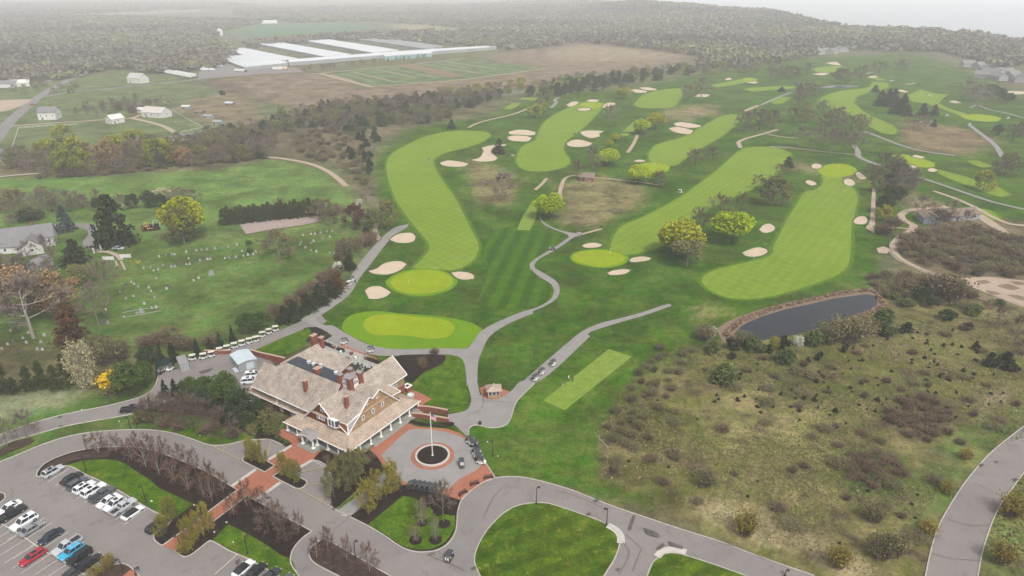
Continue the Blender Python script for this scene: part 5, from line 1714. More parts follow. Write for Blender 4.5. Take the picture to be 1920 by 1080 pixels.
# reeds round the pond rim
def rim(name, label, outline_px, n, seed, spread, hr):
    rg = np.random.default_rng(seed)
    L = np.array([tuple(G(p)[:2]) for p in smooth(outline_px, False)])
    seg = np.hypot(*np.diff(L, axis=0).T)
    cum = np.r_[0, np.cumsum(seg)]
    t = rg.uniform(0, cum[-1], n)
    X = np.interp(t, cum, L[:, 0]) + rg.normal(0, spread, n)
    Y = np.interp(t, cum, L[:, 1]) + rg.normal(0, spread, n)
    P = np.stack([X, Y, rg.uniform(.05, .6, n)], 1)
    v, f = leaf_cards(rg, P, .6, .5)
    v[:, 2] = np.abs(v[:, 2]) * rg.uniform(*hr)
    me = np_mesh(name, v, f)
    return tag(link(name, me, M_reed), label, kind='stuff')


rim('reeds', 'pale dead reeds along the pond rim', pts('MR', '270 830 240 800 320 735 400 700 480 668 600 635 720 608 850 580 960 562 1050 556 1095 572 1110 610 1140 640 1060 675 990 700'), 3000, 44, .55, (.6, 1.0))

# ---------------------------------------------------------------- clubhouse
def shingles(name, c1, c2, course=.32, contrast=.22):
    m = cover(name, c1, c2, tuple(q * .72 for q in c1), big=.5, mid=1.8, fine=3.2, bump=.3, fine_amt=.55, patch=.3, rough=.85)
    nt = m.node_tree
    b = nt.nodes["Principled BSDF"]
    src = b.inputs["Base Color"].links[0].from_socket
    tc = nd(nt, "ShaderNodeTexCoord")
    sp = nd(nt, "ShaderNodeSeparateXYZ")
    nt.links.new(tc.outputs["Object"], sp.inputs[0])
    mu = nd(nt, "ShaderNodeMath", operation='MULTIPLY')
    mu.inputs[1].default_value = 1 / course
    nt.links.new(sp.outputs["Z"], mu.inputs[0])
    fr = nd(nt, "ShaderNodeMath", operation='FRACT')
    nt.links.new(mu.outputs[0], fr.inputs[0])
    mr = nd(nt, "ShaderNodeMapRange")
    mr.inputs["From Max"].default_value = .45
    mr.inputs["To Min"].default_value = 1 - contrast
    mr.inputs["To Max"].default_value = 1
    nt.links.new(fr.outputs[0], mr.inputs["Value"])
    h = nd(nt, "ShaderNodeHueSaturation")
    nt.links.new(mr.outputs[0], h.inputs["Value"])
    nt.links.new(src, h.inputs["Color"])
    nt.links.new(h.outputs[0], b.inputs["Base Color"])
    return m


M_roof = shingles("cedar_roof_shingles", (.39, .335, .285), (.21, .175, .15))
M_roof2 = shingles("porch_roof_shingles", (.41, .33, .265), (.25, .19, .145))
M_tanwall = shingles("tan_wall_shingles", (.33, .225, .135), (.27, .185, .11), .2, .15)
M_brnwall = shingles("brown_wall_shingles", (.17, .068, .026), (.13, .05, .02), .2, .2)
M_white = plain("white_paint", (.66, .65, .63), rough=.5)
M_glass = plain("window_glass", (.05, .06, .08), rough=.08, spec=.6)
M_brk = cover("chimney_brick", (.21, .078, .056), (.165, .06, .045), (.26, .125, .09), big=.4, mid=1.5, fine=5, fine_amt=.3, rough=.85)
M_cap = plain("brick_cap", (.40, .26, .20), rough=.8, vary=.15)
M_porch = plain("porch_stone", (.22, .23, .205), rough=.8, vary=.2, scale=1)
M_deck = plain("roof_membrane", (.035, .042, .052), rough=.6, vary=.15, scale=.8)
M_metal = plain("grey_metal_roof", (.23, .21, .215), rough=.45, vary=.12, scale=1.2)
M_galv = plain("pale_metal", (.55, .57, .58), rough=.4, metal=.3)
M_dark = plain("dark_metal", (.022, .020, .020), rough=.5)
M_door = plain("dark_door", (.05, .045, .04), rough=.9)  # plain dark colour of the house doors

A0 = Vector((-38.96, 133.28, 0))
ROT = math.radians(57.2)
club = thing('clubhouse', 'large shingled clubhouse with porches, brick chimneys and many gabled roofs', 'clubhouse', A0, ROT)


def cpart(name, mb, m, parent=None):
    return mb.build(name, m, parent or club)


def roof(*polys, m=None, th=.28):
    mb = MB()
    for P in polys:
        n = (Vector(P[1]) - Vector(P[0])).cross(Vector(P[2]) - Vector(P[0]))
        if n.z < 0:
            P = list(reversed(P))
        mb.slab(P, th, 0, 1)
    return cpart('roof', mb, [m or M_roof, M_white])


fl = MB()
fl.box((1.6, 11.9, .3), (2.6, 23.0, .6)).box((14.6, 1.75, .3), (23.4, 2.7, .6))
fl.box((1.6, 1.75, .297), (2.6, 2.6, .59))
cpart('porch_floor', fl, M_porch)
st = MB()
for k in range(3):
    st.box((17.5, .1 - .35 * k, .09 + .075 * (2 - k)), (19, .36, .18 + .15 * (2 - k)))
    st.box((-.75 - .28 * k * .8, 13.3, .09 + .075 * (2 - k) - .002), (2.2 + .0 * k, 5.0 + .55 * k, .18 + .15 * (2 - k)))
cpart('steps', st, M_porch)
# walls
wl = MB()
wl.box((12.6, 11.4, 2.55), (18.8, 16.4, 5.1))
cpart('ground_floor_wall', wl, M_brnwall)
wl = MB()
wl.box((12.75, 29.5, 3.1), (14.7, 20.4, 6.2))
wl.box((5.44, 25, 4.2), (.1, 12.4, 3.3))
cpart('side_wall', wl, M_brnwall)
wl = MB()
wl.face([(3.2, 3.2, 5.0), (3.2, 18.2, 5.0), (3.2, 18.2, 5.3), (3.2, 11.67, 11.3), (3.2, 7.2, 7.4), (3.2, 6.0, 7.3)])
wl.face([(3.2, 3.2, 5.0), (3.2, 6.0, 7.3), (3.9, 6.6, 7.3), (4.1, 4.0, 7.35)])
cpart('gable_wall', wl, M_brnwall)
wl = MB()
wl.face([(21.3, 3.2, 5.0), (14.5, 3.2, 12.0), (12, 3.2, 10.75), (10.75, 3.2, 11.7), (7.6, 3.2, 8.9), (3.2, 3.2, 5.0)])
wl.slab([(10.4, 2.92, 10.75), (14.8, 2.92, 10.75), (14.8, 3.2, 10.95), (10.4, 3.2, 10.95)], .12)
wl.slab([(6.6, 2.95, 8.35), (18.2, 2.95, 8.35), (18.2, 3.2, 8.6), (6.6, 3.2, 8.6)], .12)
cpart('gable_wall', wl, M_tanwall)
wl = MB()
wl.face([(3.3, 3.19, 5.1), (7.6, 2.9, 8.95), (4.05, 3.9, 7.3)])
cpart('gable_wall', wl, M_metal)
# roofs
roof([(-.1, -.1, 3.25), (-.1, 23.3, 3.25), (3.25, 20, 5.2), (3.25, 3.25, 5.2)],
     [(-.1, -.1, 3.25), (3.25, 3.25, 5.2), (22.4, 3.25, 5.2), (26.4, -.1, 3.25)],
     [(-.1, 23.3, 3.25), (3.3, 23.3, 3.25), (3.25, 20, 5.2)],
     [(26.4, -.1, 3.25), (22.4, 3.25, 5.2), (22.4, 6.5, 5.2), (26.4, 6.8, 3.25)], m=M_roof2, th=.22)
roof([(2.6, 11.67, 11.5), (12, 11.67, 11.5), (12, 18.6, 4.8), (2.6, 18.6, 4.8)],
     [(2.6, 11.67, 11.5), (2.6, 7.05, 7.5), (12, 7.05, 7.5), (12, 11.67, 11.5)])
roof([(3.8, 11.6, 7.3), (3.8, 3.9, 7.3), (10.75, 3.9, 11.87), (10.75, 11.6, 11.87)],
     [(3.8, 3.9, 7.3), (7.6, 2.75, 9.8), (10.75, 2.75, 11.87)], [(3.8, 3.9, 7.3), (10.75, 2.75, 11.87), (10.75, 3.9, 11.87)],
     [(10.75, 2.75, 11.87), (12, 2.75, 10.95), (12, 9, 11.2), (10.75, 9, 11.87)],
     [(12, 2.75, 10.95), (14.5, 2.75, 12.2), (14.5, 12, 12.2), (12, 12, 11.2)],
     [(14.5, 2.75, 12.2), (21.5, 2.75, 5.0), (21.5, 9.2, 5.0), (14.5, 12, 12.2)])
roof([(4.2, 12.4, 5.7), (4.2, 40.6, 5.7), (9.19, 40.6, 11.0), (9.19, 35.6, 11.0), (10.6, 32.5, 12.5), (10.6, 12.4, 12.5)],
     [(9.19, 40.6, 11), (15.2, 40.6, 6), (15.2, 35.6, 6), (9.19, 35.6, 11)],
     [(10.6, 32.5, 12.5), (9.19, 35.6, 11.0), (15, 35.6, 11.0), (14.5, 32.5, 12.5)],
     [(14.5, 12, 12.5), (14.5, 32.5, 12.5), (20, 30, 6.6), (20, 12, 6.6)])
roof([(10.6, 35.2, 11.6), (23.5, 35.2, 11.6), (23.5, 27.5, 4.3), (10.6, 27.5, 4.3)], [(23.5, 35.2, 11.6), (31, 29.5, 4.2), (23.5, 27.5, 4.3)],
     [(23.5, 35.2, 11.6), (31, 40.5, 4.2), (31, 29.5, 4.2)], [(10.6, 35.2, 11.6), (10.6, 40.5, 4.5), (31, 40.5, 4.2), (23.5, 35.2, 11.6)])
roof([(17, 14.2, 10.2), (31.7, 14.2, 10.2), (31.7, 9.0, 5.8), (17, 9.0, 5.8)], [(17, 14.2, 10.2), (17, 19.4, 5.8), (31.7, 19.4, 5.8), (31.7, 14.2, 10.2)])
roof([(18.4, 9.2, 7.0), (24.3, 9.2, 6.3), (24.3, 4.9, 5.7), (18.4, 4.9, 6.3)], m=M_roof2, th=.2)
roof([(4.35, 43.1, 3.2), (4.35, 21.0, 3.2), (5.6, 21.0, 4.2), (5.6, 43.1, 4.2)], [(4.35, 43.1, 3.2), (5.6, 43.1, 4.2), (12, 43.1, 4.2), (12, 43.6, 3.2)], [(5.6, 43.1, 4.2), (5.6, 40, 5.2), (12, 40, 5.2), (12, 43.1, 4.2)], m=M_roof2, th=.18)
roof([(2.85, 15.6, 7.6), (2.85, 8.2, 7.6), (3.25, 8.2, 7.95), (3.25, 15.6, 7.95)], m=M_roof2, th=.12)
# right wing and back wing walls
wl = MB()
wl.box((24.2, 14.2, 2.9), (13.8, 9.0, 5.8))
wl.face([(31.1, 9.7, 5.8), (31.1, 18.7, 5.8), (31.1, 14.2, 9.9)])
cpart('wing_wall', wl, M_tanwall)
wl = MB().box((26.6, 9.64, 1.4), (9.0, .12, 2.8))
cpart('wing_base', wl, M_brk)
wl = MB().box((22.4, 34.6, 2.1), (16.6, 10.4, 4.2))
cpart('back_wing_wall', wl, M_brnwall)
wl = MB().box((21.4, 7, 2.7), (5.0, 4.6, 5.4))
cpart('corner_wall', wl, M_tanwall)
# white fascia and rake boards
fa = MB()
for a, b in (((2.55, 11.67, 11.55), (2.55, 18.65, 4.8)), ((2.55, 11.67, 11.55), (2.55, 7.0, 7.45)), ((3.15, 7.1, 7.5), (3.12, 3.15, 5.15)), ((3.15, 3.12, 5.15), (7.6, 2.7, 9.1)),
             ((7.6, 2.7, 9.1), (10.75, 2.7, 11.9)), ((10.75, 2.7, 11.9), (12, 2.7, 10.97)), ((12, 2.7, 10.97), (14.5, 2.7, 12.25)), ((14.5, 2.7, 12.25), (21.6, 2.7, 4.9)),
             ((3.68, 7.1, 7.2), (3.95, 3.85, 7.4)), ((3.95, 3.85, 7.4), (7.6, 2.72, 9.12)), ((4.15, 18.4, 5.7), (4.15, 40.6, 5.7)), ((3.2, 3.2, 5.1), (4.0, 3.9, 7.3)),
             ((-.13, -.13, 3.25), (-.13, 23.3, 3.25)), ((-.13, -.13, 3.25), (26.45, -.13, 3.25)), ((4.3, 43.1, 3.2), (4.3, 21, 3.2)), ((5.4, 31.3, 5.9), (4.4, 31.0, 3.3)),
             ((31.75, 14.2, 10.25), (31.75, 9.0, 5.8)), ((31.75, 9, 5.8), (17, 8.95, 5.8)), ((24.35, 4.85, 5.7), (24.35, 9.2, 6.3)), ((18.4, 4.85, 6.3), (24.35, 4.85, 5.7))):
    fa.tube(a, b, .125, n=4)
cpart('fascia_board', fa, M_white)


def column(s, t, z0, h, r=.24, parent=club):
    mb = MB()
    mb.box((s, t, z0 + .1), (r * 3.1, r * 3.1, .2))
    mb.lathe([(r * 1.3, .2), (r * 1.25, .3), (r, .36), (r * .96, h * .5), (r * .82, h - .3), (r * 1.1, h - .22), (r * 1.15, h - .16)], (s, t, z0), 10)
    mb.box((s, t, z0 + h - .08), (r * 2.7, r * 2.7, .16))
    return mb.build('column', M_white, parent)


for t in (.45, 4.15, 7.8, 18.75, 22.4):
    column(.42, t, .6, 2.45)
for s in (4.05, 7.7, 11.35, 15.0, 18.6, 22.3, 26.0):
    column(s, .42, .6, 2.45)
for s, t in ((-1.1, 15.1), (-1.1, 11.4), (.32, 15.1), (.32, 11.45)):
    column(s, t, .5, 2.7, .27)
for t in (42.4, 38.6):
    column(4.75, t, .1, 2.9, .27)
column(24.0, 5.2, 3.9, 1.7, .14)
column(30.9, 10.0, .1, 5.4, .14)
pf = MB().box((8.4, 41.6, .2), (8, 3.4, .4))
cpart('side_porch_floor', pf, M_porch)
# vaulted portico
vb = MB()
rings = []
for s in (-1.75, .9):
    rings.append([(s, 13.27 + 2.55 * math.cos(a), 3.25 + 1.05 * math.sin(a)) for a in np.linspace(0, math.pi, 13)] + [(s, 13.27 + 2.2 * math.cos(a), 3.2 + .85 * math.sin(a)) for a in np.linspace(math.pi, 0, 13)])
vb.loft(rings)
cpart('portico_roof', vb, M_metal)
vb = MB()
pr = [(-1.8, 13.27 + 2.5 * math.cos(a), 3.2 + 1.0 * math.sin(a)) for a in np.linspace(0, math.pi, 13)]
pi_ = [(-1.8, 13.27 + 1.9 * math.cos(a), 3.1 + .62 * math.sin(a)) for a in np.linspace(0, math.pi, 13)]
for k in range(12):
    vb.face([pr[k], pr[k + 1], pi_[k + 1], pi_[k]])
vb.box((-.4, 15.2, 3.12), (2.6, .4, .3)).box((-.4, 11.35, 3.12), (2.6, .4, .3))
cpart('portico_arch', vb, M_white)


def window(c, w, h, axis, cols=2, rows=2, arch=False, parent=club):
    """white framed window: axis 's' faces -s, axis 't' faces -t"""
    f, g = MB(), MB()

    def P(u, z, d):
        return (c[0] - d, c[1] + u, c[2] + z) if axis == 's' else (c[0] + u, c[1] - d, c[2] + z)

    def bar(u0, u1, z0, z1, d):
        a, b = P(u0, z0, 0), P(u1, z1, d)
        f.box([(a[i] + b[i]) / 2 for i in range(3)], [abs(a[i] - b[i]) for i in range(3)])
    b = .13
    if arch:
        n = 10
        A = [P(w / 2 * math.cos(t), h * math.sin(t), .12) for t in np.linspace(0, math.pi, n + 1)]
        B = [P((w / 2 - .2) * math.cos(t), .12 + (h - .32) * math.sin(t), .12) for t in np.linspace(0, math.pi, n + 1)]
        for k in range(n):
            f.face([A[k], A[k + 1], B[k + 1], B[k]])
        f.face([A[0], B[0], B[-1], A[-1]])
        g.face([P((w / 2 - .1) * math.cos(t), .1 + (h - .2) * math.sin(t), .06) for t in np.linspace(0, math.pi, n + 1)])
        for k in (-1, 0, 1):
            bar(k * w * .2 - .04, k * w * .2 + .04, .05, h * (.95 if k == 0 else .78), .11)
        bar(-w / 2 + .1, w / 2 - .1, h * .42, h * .42 + .08, .11)
    else:
        bar(-w / 2, w / 2, -h / 2, -h / 2 + b, .12)
        bar(-w / 2, w / 2, h / 2 - b, h / 2, .12)
        bar(-w / 2, -w / 2 + b, -h / 2 + b, h / 2 - b, .12)
        bar(w / 2 - b, w / 2, -h / 2 + b, h / 2 - b, .12)
        for k in range(1, cols):
            u = -w / 2 + w * k / cols
            bar(u - .05, u + .05, -h / 2 + b, h / 2 - b, .10)
        for k in range(1, rows):
            z = -h / 2 + h * k / rows
            bar(-w / 2 + b, w / 2 - b, z - .035, z + .035, .09)
        g.face([P(-w / 2 + .05, -h / 2 + .05, .05), P(w / 2 - .05, -h / 2 + .05, .05), P(w / 2 - .05, h / 2 - .05, .05), P(-w / 2 + .05, h / 2 - .05, .05)])
    fo = f.build('window', M_white, parent)
    g.build('pane', M_glass, fo)
    return fo


window((5.38, 26.4, 4.6), 1.0, 1.6, 's', 1)
window((5.38, 23.0, 4.6), 2.0, 1.6, 's', 2)
window((5.2, 30.3, 1.7), 1.3, 1.7, 's')
window((5.2, 25.5, 1.7), 2.2, 1.7, 's', 3)
window((3.15, 11.3, 9.5), 1.5, 1.4, 's', 2)
for t in (13.3, 12.35, 11.4):
    window((3.15, t, 6.75), .85, 1.1, 's', 1)
for s, z in ((8.5, 7.05), (12.0, 7.1), (15.45, 7.15)):
    window((s, 3.15, z), .95, 1.35, 't', 1)
for s, z in ((10.2, 10.25), (13.8, 10.3)):
    window((s, 3.15, z), .7, .95, 't', 1)
for s in (24.6, 26.0, 27.3):
    window((s, 9.58, 4.4), 1.2, 1.9, 't', 2)
for t in (5.6, 8.5, 18, 20.4):
    window((3.15, t, 2.0), 1.6, 1.9, 's')
for s in (6, 9.5, 13, 16.7, 20):
    window((s, 3.15, 2.0), 1.6, 1.9, 't')
# bay window
by = MB()
B_ = [(3.2, 9.7), (2.35, 8.9), (2.35, 6.7), (3.2, 5.9)]
by.loft([[(s, t, z) for s, t in B_] for z in (6.1, 6.35)])
by.loft([[(s, t, z) for s, t in B_] for z in (8.1, 8.35)])
for s, t in B_[1:3]:
    by.box((s, t, 7.2), (.2, .2, 2.0))
by.box((2.35, 7.8, 7.2), (.14, .14, 2.0))
bo = cpart('bay_window', by, M_white)
MB().loft([[(s + .06, t, z) for s, t in B_] for z in (6.3, 8.15)], cap=False).build('pane', M_glass, bo)


def chimney(s, t, z0, z1, a, b, parent=club, pots=True):
    o = MB().box((s, t, (z0 + z1) / 2), (a, b, z1 - z0)).build('chimney', M_brk, parent)
    c = MB().box((s, t, z1 + .09), (a + .22, b + .22, .18))
    if pots:
        c.box((s, t, z1 + .3), (a * .45, b * .45, .26))
    c.build('chimney_cap', M_cap, o)


chimney(7.5, 22.1, 7.5, 12.0, 1.0, .8)
chimney(7.2, 7.0, 7.5, 12.6, .95, .75)
chimney(11.3, 21.4, 12.5, 14.0, 1.5, 1.3)
chimney(23.6, 36.3, 8, 14.0, 1.7, 1.1)
chimney(24.6, 34.4, 8, 13.4, 1.1, 1.1)
# tower with four brick piers and arched windows
tw = MB().box((12.9, 11.1, 11.7), (3.3, 3.3, 4.6))
tower = cpart('tower', tw, M_white)
MB().box((12.9, 11.1, 14.1), (3.6, 3.6, .2)).build('tower_roof', M_metal, tower)
for s, t in ((11.2, 9.4), (11.2, 12.8), (14.6, 9.4), (14.6, 12.8)):
    p = MB().box((s, t, 12.0), (1.25, 1.25, 6.0)).build('pier', M_brk, tower)
    MB().box((s, t, 15.07), (1.35, 1.35, .14)).build('pier_cap', M_metal, tower)
window((11.25, 11.1, 12.4), 2.3, 1.35, 's', arch=True, parent=tower)
window((12.9, 9.45, 12.4), 2.3, 1.35, 't', arch=True, parent=tower)
# flat roof deck with fans
dk = MB().box((12.55, 23.2, 12.45), (3.9, 18.8, .3))
deck = cpart('flat_roof', dk, M_deck)
for t, kind in ((27.2, 0), (25.4, 0), (22.6, 1), (17.0, 0)):
    MB().lathe([(.5, 0), (.5, .45), (.62, .5), (.62, .62), (.3, .72)] if kind == 0 else [(.35, 0), (.35, .9), (.5, .95), (.5, 1.2)], (13.6, t, 12.6), 12).build('roof_fan', M_galv, deck)
MB().box((13.4, 23.9, 12.9), (.9, 1.0, .6)).build('roof_vent', M_dark, deck)
MB().box((13.6, 15.6, 12.8), (1.0, .8, .5)).build('roof_vent', M_metal, deck)


def Cw(s, t, z=0):
    v = Matrix.Rotation(ROT, 3, 'Z') @ Vector((s, t, 0))
    return Vector((A0.x + v.x, A0.y + v.y, z))


# brick walls beside the porch, curved
def arc_wall(label, P, h, th=.45, cap=True, ramp=None):
    V = [Cw(*p) for p in P]
    V = [Vector((a, b, 0)) for a, b in smooth([(v.x, v.y) for v in V], False, 4)]
    t = thing('brick_wall', label, 'wall', V[len(V) // 2])
    o = V[len(V) // 2]
    mb, mc = MB(), MB()
    for i in range(len(V) - 1):
        a, b = V[i], V[i + 1]
        d = (b - a)
        an = math.atan2(d.y, d.x)
        hh = h if not ramp else ramp[0] + (ramp[1] - ramp[0]) * i / (len(V) - 1)
        c = (a + b) / 2 - o
        mb.box((c.x, c.y, hh / 2), (d.length + .05, th, hh), an)
        mc.box((c.x, c.y, hh + .07), (d.length + .06, th + .14, .14), an)
    mb.build('wall', M_brk, t)
    mc.build('coping', M_cap, t)
    return t


arc_wall('rear curved brick wall at the porch end', [(25.8, .6), (27.0, -1.5), (28.0, -4.5), (28.7, -7.4)], 1.7)
arc_wall('front curved brick wall at the porch end, behind the planting', [(22.9, .2), (24.0, -2.0), (25.0, -5.4), (26.3, -9.6)], 1.25)
arc_wall('short brick wall running from the clubhouse to the grey shed', [(23.2, 50.2), (22.8, 54.6), (22.2, 59.5), (21.9, 64.6)], 2, ramp=(2.4, 1.5))
arc_wall('low brick wall at the cart yard', [(18.5, 70.0), (16.2, 73.5), (14.2, 76.8)], 1.3)
for k in range(14):
    f = k / 13
    p = Vector((22.5, .1)) * (1 - f) + Vector((25.4, -9.4)) * f
    plant('gshrub', Cw(p.x - 1.1, p.y), .45, .6, 'little clipped plant before the curved brick wall', 'clipped plants before the curved wall')
# fire pit, terrace walls and tables
fp = thing('fire_pit', 'square brick fire pit on the terrace beside the wing', 'fire pit', Cw(32.4, 9.9))
mb = MB()
for a, b, c, d in ((0, .8, 2, .4), (0, -.8, 2, .4), (.8, 0, .4, 1.2), (-.8, 0, .4, 1.2)):
    mb.box((a, b, .7), (c, d, 1.4))
mb.build('wall', M_brk, fp)
mb = MB()
for a, b, c, d in ((0, .8, 2.2, .5), (0, -.8, 2.2, .5), (.85, 0, .5, 1.1), (-.85, 0, .5, 1.1)):
    mb.box((a, b, 1.47), (c, d, .14))
mb.build('coping', M_white, fp)
fp.rotation_euler.z = ROT
mb = MB()
mb.lathe([(.9, 0), (.9, .1), (1.05, .7), (.95, .75), (.8, .3)], (0, 0, 0), 14)
rt = mb.build('round_planter', M_galv)
rt.location = Cw(30.4, 6.9)
tag(rt, 'round pale planter beside the brick walk behind the porch', 'planter')


def table_set(s, t, label, n=8):
    tb = thing('terrace_table', label, 'table', Cw(s, t, .06), 0)
    MB().lathe([(1.15, .70), (1.2, .74), (1.15, .78)], (0, 0, 0), 14).build('table_top', M_dark, tb)
    MB().lathe([(.3, 0), (.08, .08), (.08, .7)], (0, 0, 0), 8).build('pedestal', M_dark, tb)
    for k in range(n):
        a = 2 * math.pi * k / n
        c = thing('terrace_chair', label.replace('round dark table', 'dark chair drawn up to the round table'), 'chair', Cw(s, t, .06) + Vector((1.7 * math.cos(a), 1.7 * math.sin(a), 0)), a, 'dark chairs round the terrace tables')
        MB().box((0, 0, .42), (.5, .5, .08)).build('seat', M_dark, c)
        MB().box((.25, 0, .72), (.07, .5, .56)).build('backrest', M_dark, c)
        mb = MB()
        for x, y in ((-.2, -.2), (.2, -.2), (.2, .2), (-.2, .2)):
            mb.box((x, y, .19), (.05, .05, .38))
        mb.build('legs', M_dark, c)


table_set(33.3, 30.6, 'round dark table on the flagstone terrace, nearer the brick chimneys')
table_set(33.6, 26.5, 'round dark table on the flagstone terrace by the wing roof', 6)
for k, (s, t) in enumerate(((38.4, 45.5), (38.6, 38.0), (38.9, 32.0), (35.5, 36.5))):
    p = thing('brick_pillar', f'short brick pillar on the terrace edge, {ORD[k]} from the chimneys', 'pillar', Cw(s, t), ROT, 'terrace pillars')
    MB().box((0, 0, .6), (.8, .8, 1.2)).build('shaft', M_brk, p)
    MB().box((0, 0, 1.25), (1.0, 1.0, .12)).build('cap', M_metal, p)
for k, (s, t, l) in enumerate(((38.6, 48.5, 5), (38.9, 29, 4.5), (38.4, 42.5, 3.0))):
    p = thing('planter_box', f'long dark planter of brown shrubs on the terrace edge, {ORD[k]} from the chimneys', 'planter', Cw(s, t), ROT, 'terrace planters')
    MB().box((0, 0, .35), (.8, l, .7)).build('box', M_dark, p)
    rg = np.random.default_rng(k)
    P = np.stack([rg.uniform(-.4, .4, 160), rg.uniform(-l / 2, l / 2, 160), rg.uniform(.6, 1.2, 160)], 1)
    v, f = leaf_cards(rg, P, .35)
    link('foliage', np_mesh('foliage', v, f), vmat("brown_planting", (.05, .035, .025)), p)
for k, (s, t) in enumerate(((37.3, 35.0), (37.5, 41.5))):
    p = MB().lathe([(.0, .0), (.3, .0), (.42, .7), (.36, .75), (.0, .7)], (0, 0, 0), 10).build('white_urn', M_white)
    p.location = Cw(s, t, .1)
    tag(p, f'white urn on the flagstones, {ORD[k]} from the wing', 'urn')
rl = thing('handrail', 'dark handrail along the bank behind the back wing', 'railing', Cw(26, 43), ROT)
for k in range(9):
    MB().tube((k * 1.2 - 4.8, 0, 0), (k * 1.2 - 4.8, 0, 1.0), .05).build('post', M_dark, rl)
MB().box((0, 0, 1.0), (10, .1, .1)).box((0, 0, .5), (10, .06, .06)).build('rail', M_dark, rl)

# ---------------------------------------------------------------- other buildings
M_grey = plain("grey_cladding", (.24, .255, .26), rough=.7, vary=.08)
M_pale = plain("pale_roof_sheet", (.40, .46, .49), rough=.6, vary=.08, scale=.6)
M_hw = plain("white_siding", (.50, .49, .47), rough=.7, vary=.06)
M_groof = plain("grey_roof_tiles", (.155, .15, .155), rough=.85, vary=.18, scale=.8)
M_broof = plain("brown_roof_tiles", (.17, .13, .10), rough=.85, vary=.18, scale=.8)
M_rust = plain("red_boards", (.22, .075, .05), rough=.8, vary=.2)
M_glz = plain("greenhouse_sheet", (.54, .555, .57), rough=.45, vary=.05, scale=.05)
M_glz2 = plain("old_greenhouse_sheet", (.25, .26, .26), rough=.6, vary=.1, scale=.05)
M_teal = plain("teal_cladding", (.20, .31, .32), rough=.6, vary=.1)


def gable_house(name, label, cat, loc, L, Wd, h, rh, rz, wall=None, rf=None, win=3, door=True, over=.4, group=None, chim=False):
    """gabled building, ridge along x"""
    wall, rf = wall or M_hw, rf or M_groof
    t = thing(name, label, cat, loc, rz, group)
    mb = MB()
    a, b = L / 2, Wd / 2
    mb.box((0, 0, h / 2), (L, Wd, h))
    mb.face([(-a, -b, h), (-a, 0, h + rh), (-a, b, h)])
    mb.face([(a, -b, h), (a, b, h), (a, 0, h + rh)])
    mb.build('wall', wall, t)
    mb = MB()
    k = rh / b
    e = over
    for sg in (-1, 1):
        P = [(-a - e, 0, h + rh + .05), (a + e, 0, h + rh + .05), (a + e, sg * (b + e), h - e * k + .05), (-a - e, sg * (b + e), h - e * k + .05)]
        mb.slab(P if sg < 0 else list(reversed(P)), .18)
    ro = mb.build('roof', rf, t)
    if chim:
        MB().box((a * .3, .3, h + rh + .4), (.9, .9, 1.8)).build('chimney', M_brk, ro)
    for i in range(win):
        x = -a + L * (i + .5) / win
        f = MB().box((x, -b - .03, h * .55), (1.3, .1, 1.5)).build('window', M_white, t)
        MB().box((x, -b - .06, h * .55), (1.0, .1, 1.2)).build('pane', M_glass, f)
    if win:
        f = MB().box((a + .03, 0, h * .6), (.1, 1.3, 1.5)).build('window', M_white, t)
        MB().box((a + .06, 0, h * .6), (.1, 1.0, 1.2)).build('pane', M_glass, f)
        f = MB().box((-a - .03, 0, h * .6), (.1, 1.3, 1.5)).build('window', M_white, t)
        MB().box((-a - .06, 0, h * .6), (.1, 1.0, 1.2)).build('pane', M_glass, f)
    if door:
        MB().box((-a * .55, -b - .05, 1.05), (1.1, .1, 2.1)).build('door', M_door, t)
    return t


# grey shed by the clubhouse
sh = Vector((-81.2, 180.2, 0))
t = thing('storage_shed', 'grey shed with pale sheet roof beside the brick wall', 'shed', sh, math.radians(-52))
MB().box((0, 0, 1.45), (7.6, 5.2, 2.9)).build('wall', M_grey, t)
mb = MB()
for sg in (-1, 1):
    P = [(-4, 0, 3.35), (4, 0, 3.35), (4, sg * 2.85, 2.85), (-4, sg * 2.85, 2.85)]
    mb.slab(P if sg < 0 else list(reversed(P)), .12)
mb.build('roof', M_pale, t)
MB().box((3.82, .6, 1.2), (.08, 2.2, 2.2)).build('door', M_pale, t)
for k in range(4):
    MB().box((-3 + k * 2, -2.63, 1.4), (.1, .08, 2.6)).build('batten', M_galv, t)
MB().box((2.2, -3.3, .35), (2.6, 1.1, .35)).build('step', M_galv, t)
# shipping container
ct = thing('shipping_container', 'small grey container standing in the cart yard', 'container', (-98.9, 178.6, 0), math.radians(-56))
MB().box((0, 0, 1.3), (6.1, 2.44, 2.5)).build('body', M_grey, ct)
MB().box((0, 0, 2.6), (6.15, 2.48, .08)).build('top', M_metal, ct)
for k in (-1, 1):
    d = MB().box((3.08, k * .58, 1.3), (.06, 1.1, 2.3)).build('door', M_grey, ct)
    MB().tube((3.14, k * .2, .3), (3.14, k * .2, 2.3), .04).tube((3.14, k * .8, .3), (3.14, k * .8, 2.3), .04).build('lock_rod', M_galv, d)
ribs = MB()
for k in range(15):
    for sg in (-1, 1):
        ribs.box((-2.8 + k * .4, sg * 1.235, 1.3), (.18, .05, 2.3))
ribs.build('rib', M_grey, ct)
